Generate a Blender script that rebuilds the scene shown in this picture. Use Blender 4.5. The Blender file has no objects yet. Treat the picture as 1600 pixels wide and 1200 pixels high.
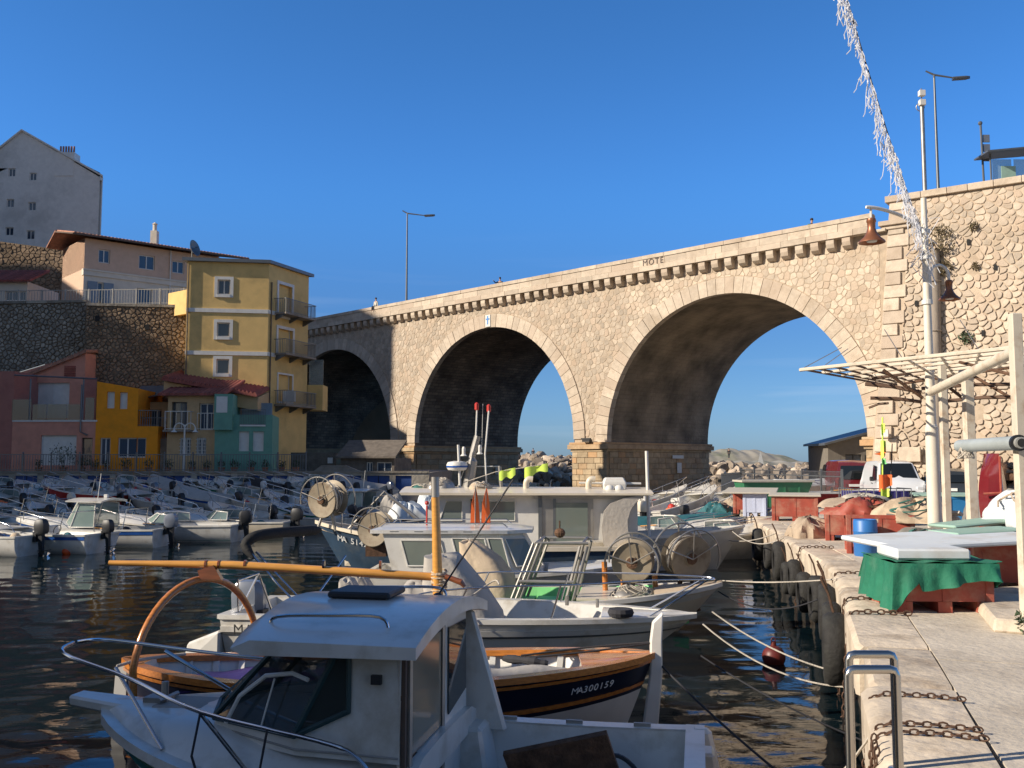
import bpy, bmesh, math, random
from mathutils import Vector, Matrix, Euler
from math import radians as RD, sin, cos, pi, sqrt, atan2
rnd = random.Random(11)
SC = bpy.context.scene
COL = SC.collection
# ------------------------------------------------------------------ camera, sky, sun, exposure
FPX, CX, CY, PITCH, EYE = 1500.0, 800.0, 600.0, math.atan(122/1500), 1.75
WZ = -1.2                                  # water level (quay top = 0)
cam_d = bpy.data.cameras.new('camera'); cam = bpy.data.objects.new('camera', cam_d); COL.objects.link(cam)
cam.location = (0, 0, EYE); cam.rotation_euler = (pi/2 + PITCH, 0, 0)
cam_d.sensor_width = 36; cam_d.lens = 36*FPX/1600; cam_d.clip_start = .05; cam_d.clip_end = 60000
SC.camera = cam
SUN_EL = RD(27.5)
SUN_AZ = Vector((-.958, -.287, 0)).normalized()
SUN = Vector((SUN_AZ.x*cos(SUN_EL), SUN_AZ.y*cos(SUN_EL), sin(SUN_EL)))
w = bpy.data.worlds.new('World'); SC.world = w; w.use_nodes = True
nt = w.node_tree; bg = nt.nodes['Background']
sky = nt.nodes.new('ShaderNodeTexSky'); sky.sky_type = 'NISHITA'; sky.sun_disc = False
sky.sun_elevation = SUN_EL; sky.sun_rotation = atan2(SUN.x, SUN.y) % (2*pi)
sky.altitude = 0; sky.air_density = 1.25; sky.dust_density = .35; sky.ozone_density = 3.4
# the phone camera renders this winter sky bluer than the model: one smooth colour balance over the elevation
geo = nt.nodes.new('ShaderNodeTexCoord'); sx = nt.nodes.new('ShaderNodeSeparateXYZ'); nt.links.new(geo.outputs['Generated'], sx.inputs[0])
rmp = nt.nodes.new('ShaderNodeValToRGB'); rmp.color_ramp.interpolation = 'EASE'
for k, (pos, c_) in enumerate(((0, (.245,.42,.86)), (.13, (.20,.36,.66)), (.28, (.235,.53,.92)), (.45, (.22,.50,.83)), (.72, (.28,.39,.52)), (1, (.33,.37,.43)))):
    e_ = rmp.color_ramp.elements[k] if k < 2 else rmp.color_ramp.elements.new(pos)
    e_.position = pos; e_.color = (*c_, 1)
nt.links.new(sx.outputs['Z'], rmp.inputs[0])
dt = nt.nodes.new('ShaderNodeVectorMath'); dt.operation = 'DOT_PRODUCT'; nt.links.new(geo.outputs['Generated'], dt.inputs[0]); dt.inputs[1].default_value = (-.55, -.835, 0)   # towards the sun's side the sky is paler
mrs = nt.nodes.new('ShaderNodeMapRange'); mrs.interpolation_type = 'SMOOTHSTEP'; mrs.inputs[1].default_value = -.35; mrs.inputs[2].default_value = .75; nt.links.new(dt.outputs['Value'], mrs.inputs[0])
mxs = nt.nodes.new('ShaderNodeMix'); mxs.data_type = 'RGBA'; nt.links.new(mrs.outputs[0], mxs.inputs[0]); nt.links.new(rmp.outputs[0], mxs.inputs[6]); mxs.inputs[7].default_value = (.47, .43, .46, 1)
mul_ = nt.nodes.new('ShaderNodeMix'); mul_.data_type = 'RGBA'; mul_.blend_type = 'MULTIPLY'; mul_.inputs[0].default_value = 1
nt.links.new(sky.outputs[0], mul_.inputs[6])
# a trace of thin high cloud low in the sky
mpc = nt.nodes.new('ShaderNodeMapping'); mpc.inputs['Scale'].default_value = (1.6, 1.6, 26); nt.links.new(geo.outputs['Generated'], mpc.inputs[0])
nc_ = nt.nodes.new('ShaderNodeTexNoise'); nc_.inputs['Scale'].default_value = 1.7; nc_.inputs['Detail'].default_value = 6; nc_.inputs['Distortion'].default_value = .3; nt.links.new(mpc.outputs[0], nc_.inputs['Vector'])
mc = nt.nodes.new('ShaderNodeMapRange'); mc.inputs[1].default_value = .53; mc.inputs[2].default_value = .8; mc.inputs[3].default_value = 0; mc.inputs[4].default_value = .22; nt.links.new(nc_.outputs['Fac'], mc.inputs[0])
ml = nt.nodes.new('ShaderNodeMapRange'); ml.inputs[1].default_value = .24; ml.inputs[2].default_value = .06; ml.inputs[3].default_value = 0; ml.inputs[4].default_value = 1; nt.links.new(sx.outputs['Z'], ml.inputs[0])
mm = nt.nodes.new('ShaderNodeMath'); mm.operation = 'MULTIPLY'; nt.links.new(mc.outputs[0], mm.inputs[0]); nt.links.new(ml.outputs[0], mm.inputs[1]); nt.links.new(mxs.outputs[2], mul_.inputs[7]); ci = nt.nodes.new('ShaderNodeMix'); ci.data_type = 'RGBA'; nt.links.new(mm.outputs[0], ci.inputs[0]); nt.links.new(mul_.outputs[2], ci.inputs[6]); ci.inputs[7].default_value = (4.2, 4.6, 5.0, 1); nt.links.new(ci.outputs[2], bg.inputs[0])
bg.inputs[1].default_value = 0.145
sun_d = bpy.data.lights.new('sun', 'SUN'); sun_o = bpy.data.objects.new('sun', sun_d); COL.objects.link(sun_o)
sun_d.energy = 5.0; sun_d.angle = RD(.55); sun_d.color = (1, .89, .74)
sun_o.rotation_euler = SUN.to_track_quat('Z', 'Y').to_euler(); sun_o.location = SUN*300
SC.view_settings.view_transform = 'Standard'; SC.view_settings.look = 'None'
SC.view_settings.exposure = 0.4; SC.view_settings.gamma = 1; SC.view_settings.use_curve_mapping = False

# ------------------------------------------------------------------ helpers
def ray(px, py):
    u, v = (px-CX)/FPX, (CY-py)/FPX
    return Vector((u, cos(PITCH)-v*sin(PITCH), sin(PITCH)+v*cos(PITCH)))
def at(px, py, Y):
    r = ray(px, py); return Vector((0, 0, EYE)) + r*(Y/r.y)
def atz(px, py, z):
    r = ray(px, py); return Vector((0, 0, EYE)) + r*((z-EYE)/r.z)
def lerp(a, b, t): return a+(b-a)*t

class MB:
    def __init__(s): s.v = []; s.f = []; s.uv = None
    def add(s, vs, fs):
        n = len(s.v); s.v += [tuple(v) for v in vs]; s.f += [tuple(n+i for i in f) for f in fs]; return s
    def box(s, c, d, rz=0, M=None):
        x, y, z = d[0]/2, d[1]/2, d[2]/2
        m = M or Matrix.Rotation(rz, 3, 'Z'); c = Vector(c)
        vs = [c + m @ Vector(p) for p in ((-x,-y,-z),(x,-y,-z),(x,y,-z),(-x,y,-z),(-x,-y,z),(x,-y,z),(x,y,z),(-x,y,z))]
        return s.add(vs, [(0,3,2,1),(4,5,6,7),(0,1,5,4),(1,2,6,5),(2,3,7,6),(3,0,4,7)])
    def hexa(s, p):                      # 8 points, bottom 4 then top 4
        return s.add(p, [(0,3,2,1),(4,5,6,7),(0,1,5,4),(1,2,6,5),(2,3,7,6),(3,0,4,7)])
    def loft(s, rings, closed=True, cap=True):
        n = len(rings[0]); vs = [p for r in rings for p in r]; fs = []
        for i in range(len(rings)-1):
            for j in range(n if closed else n-1):
                k = (j+1) % n
                fs.append((i*n+j, i*n+k, (i+1)*n+k, (i+1)*n+j))
        if cap and closed:
            fs.append(tuple(range(n-1, -1, -1))); fs.append(tuple((len(rings)-1)*n+j for j in range(n)))
        return s.add(vs, fs)
    def tube(s, pts, r, n=8, cap=True):
        pts = [Vector(p) for p in pts]; rs = r if isinstance(r, (list, tuple)) else [r]*len(pts)
        rings = []; up = None
        for i, p in enumerate(pts):
            a = pts[max(i-1, 0)]; b = pts[min(i+1, len(pts)-1)]; d = (b-a).normalized() if (b-a).length > 1e-9 else Vector((0,0,1))
            if up is None: up = d.orthogonal().normalized()
            up = (up - d*up.dot(d)); up = up.normalized() if up.length > 1e-6 else d.orthogonal().normalized()
            q = d.cross(up)
            rings.append([p + (up*cos(2*pi*k/n)+q*sin(2*pi*k/n))*rs[i] for k in range(n)])
        return s.loft(rings, True, cap)
    def lathe(s, prof, n=16, c=(0,0,0), M=None):
        c = Vector(c); m = M or Matrix.Identity(3)
        rings = [[c + m @ Vector((r*cos(2*pi*k/n), r*sin(2*pi*k/n), z)) for k in range(n)] for r, z in prof]
        return s.loft(rings, True, True)
    def ball(s, c, r, nu=12, nv=8, M=None):
        r = r if isinstance(r, (list, tuple)) else (r, r, r); c = Vector(c); m = M or Matrix.Identity(3); rings = []
        for i in range(nv+1):
            t = pi*i/nv; e = max(sin(t), .001)
            rings.append([c + m @ Vector((r[0]*e*cos(2*pi*k/nu), r[1]*e*sin(2*pi*k/nu), -r[2]*cos(t))) for k in range(nu)])
        return s.loft(rings, True, True)
    def torus(s, c, R_, r, n=24, m=8, M=None, arc=(0, 2*pi)):
        c = Vector(c); mt = M or Matrix.Identity(3); full = abs(arc[1]-arc[0]-2*pi) < 1e-4
        k = n if full else n+1
        pts = [c + mt @ Vector((R_*cos(arc[0]+(arc[1]-arc[0])*i/n), R_*sin(arc[0]+(arc[1]-arc[0])*i/n), 0)) for i in range(k)]
        if not full: return s.tube(pts, r, m)
        rings = []
        for i in range(n):
            a = 2*pi*i/n; d = Vector((cos(a), sin(a), 0))
            rings.append([c + mt @ (d*(R_+r*cos(2*pi*j/m)) + Vector((0,0,r*sin(2*pi*j/m)))) for j in range(m)])
        rings.append(rings[0]); return s.loft(rings, True, False)
    def prism(s, poly, z0, z1):
        n = len(poly)
        vs = [(p[0], p[1], z0) for p in poly] + [(p[0], p[1], z1) for p in poly]
        return s.add(vs, [tuple(range(n-1, -1, -1)), tuple(range(n, 2*n))] + [(i, (i+1) % n, n+(i+1) % n, n+i) for i in range(n)])
    def grid(s, fn, nu, nv, th=0):
        vs = [fn(i/nu, j/nv) for j in range(nv+1) for i in range(nu+1)]
        fs = [(j*(nu+1)+i, j*(nu+1)+i+1, (j+1)*(nu+1)+i+1, (j+1)*(nu+1)+i) for j in range(nv) for i in range(nu)]
        return s.add(vs, fs)
    def build(s, name, mat, parent=None, smooth=False, bevel=0, solid=0, fix=True):
        off = Vector((0, 0, 0)); p = parent
        while p: off += p.location; p = p.parent
        me = bpy.data.meshes.new(name)
        me.from_pydata([Vector(v)-off for v in s.v], [], s.f)
        if fix or bevel or solid:
            bm = bmesh.new(); bm.from_mesh(me)
            bmesh.ops.remove_doubles(bm, verts=bm.verts, dist=1e-5)
            bmesh.ops.recalc_face_normals(bm, faces=bm.faces)
            if solid: 
                bmesh.ops.solidify(bm, geom=bm.faces[:], thickness=solid)
            if bevel:
                ed = [e for e in bm.edges if len(e.link_faces) == 2 and e.calc_face_angle(0) > .5]
                bmesh.ops.bevel(bm, geom=ed, offset=bevel, segments=2 if bevel > .03 else 1, affect='EDGES', profile=.6)
            bm.to_mesh(me); bm.free()
        if mat: me.materials.append(mat)
        if smooth:
            me.shade_smooth(); me.set_sharp_from_angle(angle=RD(smooth if smooth > 1 else 40))
        o = bpy.data.objects.new(name, me); COL.objects.link(o)
        if parent: o.parent = parent
        return o

def tag(o, label=None, cat=None, group=None, kind=None):
    if label: o['label'] = label
    if cat: o['category'] = cat
    if group: o['group'] = group
    if kind: o['kind'] = kind
    return o
def thing(name, label, cat, loc=(0,0,0), group=None):
    o = bpy.data.objects.new(name, None); COL.objects.link(o); o.location = loc; o.empty_display_size = .2
    return tag(o, label, cat, group)
def put(o, loc, rz=0, rx=0, ry=0): o.location = loc; o.rotation_euler = (rx, ry, rz); return o
def copy_tree(o, parent=None, label=None):
    c = o.copy(); COL.objects.link(c); c.parent = parent
    if label: c['label'] = label
    for ch in list(KIDS.get(o.name) or [x for x in o.children]): copy_tree(ch, c)
    return c
KIDS = {}
def text(body, size, mat, parent, M, name='lettering', ext=.004, shear=0, space=1.0):
    cu = bpy.data.curves.new(name, 'FONT'); cu.body = body; cu.size = size; cu.extrude = ext; cu.shear = shear; cu.space_character = space
    cu.align_x = 'CENTER'; cu.align_y = 'CENTER'; cu.materials.append(mat)
    o = bpy.data.objects.new(name, cu); COL.objects.link(o)
    off = Vector((0,0,0)); p = parent
    while p: off += p.location; p = p.parent
    o.parent = parent; o.matrix_local = Matrix.Translation(-off) @ M
    return o
def basis(o, x, z):                       # 4x4 with origin o, x axis, normal z
    x = Vector(x).normalized(); z = Vector(z).normalized(); y = z.cross(x).normalized(); x = y.cross(z)
    m = Matrix((x, y, z)).transposed().to_4x4(); m.translation = Vector(o); return m

# ------------------------------------------------------------------ materials
def mat(name, col, rough=.6, metal=0, var=.15, scale=3, bump=0, bscale=15, rand=0, island=0, stain=None, samt=.5, sscale=1.2, coat=0, emit=0, detail=6, spec=.5, stretch=None, alt=None):
    m = bpy.data.materials.new(name); m.use_nodes = True; n = m.node_tree.nodes; L = m.node_tree.links
    b = n['Principled BSDF']; b.inputs['Roughness'].default_value = rough; b.inputs['Metallic'].default_value = metal
    b.inputs['Specular IOR Level'].default_value = spec
    if coat: b.inputs['Coat Weight'].default_value = coat; b.inputs['Coat Roughness'].default_value = .12
    tc = n.new('ShaderNodeTexCoord'); src = tc.outputs['Object']
    if stretch:
        mp = n.new('ShaderNodeMapping'); mp.inputs['Scale'].default_value = stretch; L.new(src, mp.inputs[0]); src = mp.outputs[0]
    nz = n.new('ShaderNodeTexNoise'); nz.inputs['Scale'].default_value = scale; nz.inputs['Detail'].default_value = detail; L.new(src, nz.inputs['Vector'])
    mr = n.new('ShaderNodeMapRange'); mr.inputs[1].default_value = .25; mr.inputs[2].default_value = .75
    mr.inputs[3].default_value = 1-var; mr.inputs[4].default_value = 1+var; L.new(nz.outputs['Fac'], mr.inputs[0]); fac = mr.outputs[0]
    def mul(a, bsock):
        q = n.new('ShaderNodeMath'); q.operation = 'MULTIPLY'; L.new(a, q.inputs[0]); L.new(bsock, q.inputs[1]); return q.outputs[0]
    for amt, node, sock in ((rand, 'ShaderNodeObjectInfo', 'Random'), (island, 'ShaderNodeNewGeometry', 'Random Per Island')):
        if amt:
            oi = n.new(node); r2 = n.new('ShaderNodeMapRange'); r2.inputs[3].default_value = 1-amt; r2.inputs[4].default_value = 1+amt*.7
            L.new(oi.outputs[sock], r2.inputs[0]); fac = mul(fac, r2.outputs[0])
    vm = n.new('ShaderNodeVectorMath'); vm.operation = 'SCALE'; vm.inputs[0].default_value = col[:3]; L.new(fac, vm.inputs['Scale']); out = vm.outputs[0]
    if alt:
        oi = n.new('ShaderNodeObjectInfo'); gi = n.new('ShaderNodeNewGeometry'); ad = n.new('ShaderNodeMath'); ad.operation = 'ADD'; L.new(oi.outputs['Random'], ad.inputs[0]); L.new(gi.outputs['Random Per Island'], ad.inputs[1])
        fr = n.new('ShaderNodeMath'); fr.operation = 'MULTIPLY'; L.new(ad.outputs[0], fr.inputs[0]); fr.inputs[1].default_value = 7.31; f2 = n.new('ShaderNodeMath'); f2.operation = 'FRACT'; L.new(fr.outputs[0], f2.inputs[0])
        m3 = n.new('ShaderNodeMapRange'); m3.inputs[1].default_value = .55; m3.inputs[2].default_value = 1; m3.inputs[3].default_value = 0; m3.inputs[4].default_value = .85; L.new(f2.outputs[0], m3.inputs[0])
        mx = n.new('ShaderNodeMix'); mx.data_type = 'RGBA'; L.new(m3.outputs[0], mx.inputs[0]); L.new(out, mx.inputs[6]); mx.inputs[7].default_value = (*alt, 1); out = mx.outputs[2]
    if stain:
        n2 = n.new('ShaderNodeTexNoise'); n2.inputs['Scale'].default_value = sscale; n2.inputs['Detail'].default_value = 8; n2.inputs['Roughness'].default_value = .65; L.new(tc.outputs['Object'], n2.inputs['Vector'])
        m2 = n.new('ShaderNodeMapRange'); m2.inputs[1].default_value = .5; m2.inputs[2].default_value = .68; m2.inputs[3].default_value = 0; m2.inputs[4].default_value = samt; L.new(n2.outputs['Fac'], m2.inputs[0])
        mx = n.new('ShaderNodeMix'); mx.data_type = 'RGBA'; L.new(m2.outputs[0], mx.inputs[0]); L.new(out, mx.inputs[6]); mx.inputs[7].default_value = (*stain, 1); out = mx.outputs[2]
    L.new(out, b.inputs['Base Color'])
    if bump:
        nb = n.new('ShaderNodeTexNoise'); nb.inputs['Scale'].default_value = bscale; nb.inputs['Detail'].default_value = 7; L.new(src, nb.inputs['Vector'])
        bp = n.new('ShaderNodeBump'); bp.inputs['Strength'].default_value = bump; bp.inputs['Distance'].default_value = .05; L.new(nb.outputs['Fac'], bp.inputs['Height']); L.new(bp.outputs[0], b.inputs['Normal'])
    if emit: b.inputs['Emission Color'].default_value = (*col[:3], 1); b.inputs['Emission Strength'].default_value = emit
    return m
def glassmat(name, col=(.02,.03,.035), rough=.04, alpha=1.0):
    m = bpy.data.materials.new(name); m.use_nodes = True; b = m.node_tree.nodes['Principled BSDF']
    b.inputs['Base Color'].default_value = (*col, 1); b.inputs['Roughness'].default_value = rough; b.inputs['Specular IOR Level'].default_value = .8
    b.inputs['Alpha'].default_value = alpha
    return m
M = {}
M['stone'] = mat('limestone_rubble', (.55,.455,.35), .85, alt=(.49,.375,.275), var=.2, scale=2.2, bump=.5, bscale=9, rand=.22, island=.22, stain=(.36,.25,.15), samt=.5, sscale=.35)
M['ashlar'] = mat('dressed_limestone', (.53,.44,.34), .8, alt=(.47,.37,.28), var=.15, scale=3, bump=.4, bscale=14, rand=.16, island=.1, stain=(.33,.25,.17), samt=.6, sscale=.7)
M['pier'] = mat('pier_ashlar', (.42,.32,.2), .85, alt=(.5,.3,.15), var=.25, scale=2, bump=.5, bscale=8, rand=.2, stain=(.18,.12,.07), samt=.6, sscale=.8)
M['mortar'] = mat('mortar', (.42,.335,.245), .95, var=.2, scale=3, bump=.4, bscale=14)
M['wallmortar'] = mat('wall_mortar', (.48,.385,.285), .95, var=.2, scale=1.5, bump=.4, bscale=14, stain=(.3,.2,.12), samt=.4, sscale=.5)
M['conc'] = mat('quay_concrete', (.57,.495,.39), .9, var=.14, scale=1.3, bump=.35, bscale=12, rand=.05, stain=(.24,.19,.14), samt=.55, sscale=.9, detail=9)
M['coping'] = mat('quay_coping_stone', (.54,.455,.35), .85, var=.2, scale=2.5, bump=.6, bscale=7, rand=.1, stain=(.24,.17,.11), samt=.65, sscale=1.6, detail=9)
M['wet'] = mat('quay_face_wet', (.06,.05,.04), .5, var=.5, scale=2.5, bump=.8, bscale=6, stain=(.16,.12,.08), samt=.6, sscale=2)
M['dark'] = mat('dark_void', (.02,.02,.02), .9)
M['iron'] = mat('grey_painted_steel', (.16,.17,.18), .45, metal=.6, var=.1)
M['black'] = mat('black_plastic', (.016,.017,.02), .5, var=.2)
M['white'] = mat('white_gelcoat', (.64,.62,.57), .3, var=.1, scale=1.6, coat=.3, stain=(.38,.33,.25), samt=.6, sscale=2.6)
M['whitep'] = mat('white_paint', (.68,.66,.61), .45, var=.07, scale=4, stain=(.5,.45,.38), samt=.3)
M['cream'] = mat('cream_gelcoat', (.68,.6,.47), .35, var=.08, coat=.2, stain=(.4,.33,.24), samt=.35)
M['glass'] = glassmat('window_glass')
M['steel'] = mat('stainless_steel', (.62,.62,.63), .18, metal=1, var=.05)
M['rust'] = mat('rusty_steel', (.13,.07,.04), .85, metal=.2, var=.5, scale=12, bump=.5, bscale=40)
# ================================================================== SETTING: water, quay, terrain
def water_mat():
    m = bpy.data.materials.new('harbour_water'); m.use_nodes = True; n = m.node_tree.nodes; L = m.node_tree.links; b = n['Principled BSDF']
    b.inputs['Base Color'].default_value = (.004,.011,.015,1); b.inputs['Roughness'].default_value = .03; b.inputs['IOR'].default_value = 1.34
    tc = n.new('ShaderNodeTexCoord'); mp = n.new('ShaderNodeMapping'); mp.inputs['Scale'].default_value = (.75, 1.5, 1); mp.inputs['Rotation'].default_value = (0,0,RD(9)); L.new(tc.outputs['Object'], mp.inputs[0])
    prev = None
    for sc, dist, st in ((2.2, .0022, 1), (8, .0014, 1)):
        nz = n.new('ShaderNodeTexNoise'); nz.inputs['Scale'].default_value = sc; nz.inputs['Detail'].default_value = 3; nz.inputs['Distortion'].default_value = .4; L.new(mp.outputs[0], nz.inputs['Vector'])
        bp = n.new('ShaderNodeBump'); bp.inputs['Strength'].default_value = st; bp.inputs['Distance'].default_value = dist; L.new(nz.outputs['Fac'], bp.inputs['Height'])
        if prev: L.new(prev.outputs[0], bp.inputs['Normal'])
        prev = bp
    L.new(prev.outputs[0], b.inputs['Normal']); return m
M['water'] = water_mat()
tag(MB().add([(-9000,-300,WZ-.06),(9000,-300,WZ-.06),(9000,30000,WZ-.06),(-9000,30000,WZ-.06)], [(0,1,2,3)]).build('sea', M['water'], fix=False), kind='structure')
# harbour surface: real ripples, a finer mesh where the water is near
import numpy as np
def wave_mesh():
    rs = np.random.RandomState(5); nr, nc = 760, 600
    Y = 3.2*np.exp(np.linspace(0, 1, nr)*math.log(112/3.2)); U = np.linspace(-.72, .62, nc); Yg, Ug = np.meshgrid(Y, U, indexing='ij'); Xg = Yg*Ug; sp = Yg*.0047+Yg*.0022
    Z = np.zeros_like(Xg)
    calm = .55+.45*np.sin(Xg*.35+1.3*np.sin(Yg*.21))*np.sin(Yg*.28+Xg*.1)
    for k in range(56):
        lam = .17*(1.3/.17)**rs.rand(); th = rs.normal(1.45, .75); kx, ky = 2*pi/lam*math.cos(th), 2*pi/lam*math.sin(th); slope = .0072
        att = np.clip((lam-3.2*sp)/(2*sp), 0, 1); Z += slope*lam/(2*pi)*att*np.sin(kx*Xg+ky*Yg+rs.rand()*6.28+.8*np.sin(Xg*.3*rs.rand()+Yg*.2))
    Z = WZ+Z*(.75+.35*calm)
    me = bpy.data.meshes.new('water'); v = np.stack([Xg, Yg, Z], -1).reshape(-1, 3); me.vertices.add(len(v)); me.vertices.foreach_set('co', v.astype(np.float32).ravel())
    i, j = np.meshgrid(np.arange(nr-1), np.arange(nc-1), indexing='ij'); a = (i*nc+j).ravel(); q = np.stack([a, a+1, a+nc+1, a+nc], -1); n = len(q)
    me.loops.add(n*4); me.loops.foreach_set('vertex_index', q.astype(np.int32).ravel()); me.polygons.add(n); me.polygons.foreach_set('loop_start', np.arange(0, n*4, 4, dtype=np.int32)); me.update(); me.validate(); me.shade_smooth()
    me.materials.append(M['water']); o = bpy.data.objects.new('water', me); COL.objects.link(o); tag(o, kind='structure')
wave_mesh()

EDGE = [(-1.7,-8),(-.2,-2.3),(2.29,6.16),(2.86,7.9),(3.67,10.46),(4.32,12.7),(5.31,16.1),(5.77,19.2),(6.14,21.5),(6.57,24.1),(7.17,28.2),(7.9,32),(8.9,37.5),(10.2,44),(12.9,54)]
quay_poly = EDGE + [(16,58),(20,62),(60,62),(60,-60),(-40,-60),(-40,-9)]
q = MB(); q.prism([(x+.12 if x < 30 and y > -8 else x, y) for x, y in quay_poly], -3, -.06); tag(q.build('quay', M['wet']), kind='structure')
tag(MB().prism([(14.5,60),(60,60),(60,110),(26,110),(22,86),(16,70)], -3, -.2).build('ground', M['conc']), kind='structure')
# coping stones along the quay edge
pav = tag(thing('pavement', None, None), kind='structure')
def along(poly, s):
    for (a, b) in zip(poly, poly[1:]):
        a, b = Vector(a), Vector(b); l = (b-a).length
        if s <= l: return a + (b-a)*s/l, (b-a).normalized()
        s -= l
    return b, (b-a).normalized()
total = sum((Vector(b)-Vector(a)).length for a, b in zip(EDGE, EDGE[1:]))
s = 0; i = 0
while s < total-2.5:
    l = rnd.uniform(1.7, 2.5) if s < 45 else rnd.uniform(2, 3); p0, d0 = along(EDGE, s+.02); p1, d1 = along(EDGE, min(s+l-.03, total))
    d = (p1-p0).normalized(); nrm = Vector((d.y, -d.x)); j = rnd.uniform(-.04, .05); j2 = j+rnd.uniform(-.03,.03); h = rnd.uniform(-.008, .012)
    a, b = p0 + nrm*j, p1 + nrm*j2; c, e = p1+nrm*.62, p0+nrm*.62
    mb = MB(); rings = []
    prof = [(0,-.5),(-.02,-.42),(-.02,-.13),(0,-.06),(.045,-.012),(.12,h),(.62,h),(.62,-.5)]
    for t in (0, .04/l*2, .5, 1-.04/l*2, 1):
        P = a.lerp(b, t); Q = e.lerp(c, t); ww = (Q-P).length; k = .03 if t in (0, 1) else rnd.uniform(-.006,.006)
        rings.append([Vector((*(P + nrm*(max(x, .0)*ww/.62 + (k if x < .3 else 0))), z-(k if z > -.1 else 0)*.6)) for x, z in prof])
    mb.loft(rings).build('coping_stone', M['coping'], pav, smooth=35); s += l
# concrete slabs, aligned to the near quay edge, joints open
dA = Vector((.292, .956)).normalized(); nA = Vector((dA.y, -dA.x)); o0 = Vector((2.29, 6.16)) + nA*.66
def inquay(p):
    # distance to the right of the edge polyline
    best = 1e9; side = 1
    for a, b in zip(EDGE, EDGE[1:]):
        a, b = Vector(a), Vector(b); t = max(0, min(1, (p-a).dot(b-a)/(b-a).length_squared)); q_ = a+(b-a)*t
        if (p-q_).length < best: best = (p-q_).length; dd = b-a; side = 1 if dd.x*(p-a).y-dd.y*(p-a).x < 0 else -1
    return best*side
for r in range(-3, 12):
    cc = 0
    for c_ in range(-1, 7):
        l, wd = 2.9, 2.35
        x0, y0 = c_*wd, r*l + (c_ % 2)*.9
        cs = [o0 + nA*(x0+.012) + dA*(y0+.012), o0 + nA*(x0+wd-.012)+dA*(y0+.012), o0+nA*(x0+wd-.012)+dA*(y0+l-.012), o0+nA*(x0+.012)+dA*(y0+l-.012)]
        # clip polygon to the inside of the coping line
        poly = [v.copy() for v in cs]; out = []
        dist = [inquay(v)-.64 for v in poly]
        for k in range(4):
            A, B, da, db = poly[k], poly[(k+1) % 4], dist[k], dist[(k+1) % 4]
            if da >= 0: out.append(A)
            if da*db < 0: out.append(A.lerp(B, da/(da-db)))
        if len(out) > 2: MB().prism(out, -.07, rnd.uniform(-.004, .004)).build('slab', M['conc'], pav)
tag(MB().prism([(8.5,31),(12.6,44),(16,56),(21,60),(60,60),(60,20),(24,20)], -.05, -.014).build('road', M['conc']), kind='structure')

# left shore: slipway, terrace
M['ramp'] = mat('slipway_concrete', (.16,.135,.11), .85, var=.3, scale=1, bump=.5, bscale=8, stain=(.05,.045,.04), samt=.7, sscale=.6)
tag(MB().hexa([(-58,40,-3),(-4,40,-3),(-4,57.4,-3),(-58,57.4,-3),(-58,40,-1.35),(-4,40,-1.35),(-4,57.4,.1),(-58,57.4,.1)]).build('slipway', M['ramp']), kind='structure')
M['terr'] = mat('terrace_concrete', (.3,.25,.2), .9, var=.2, scale=1, bump=.3, stain=(.12,.1,.08), samt=.6)
tag(MB().prism([(-75,57.4),(-5,57.4),(-5,80),(-18,100),(-75,110)], -3, 1.1).build('terrace', M['terr']), kind='structure')
# hillside behind the left houses
M['soil'] = mat('dry_hillside', (.22,.18,.12), .95, var=.3, scale=.4, bump=.6, bscale=2)
def hill(u, v):
    x = lerp(-150, -27, u); y = lerp(84, 220, v); z = 1 + 11*min(1, v*5)*min(1, (1-u)*4+.0) + 5*v + 1.2*sin(x*.2)*sin(y*.13)
    return (x, y, z)
tag(MB().grid(hill, 24, 20).build('hillside', M['soil'], smooth=True), kind='structure')

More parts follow.
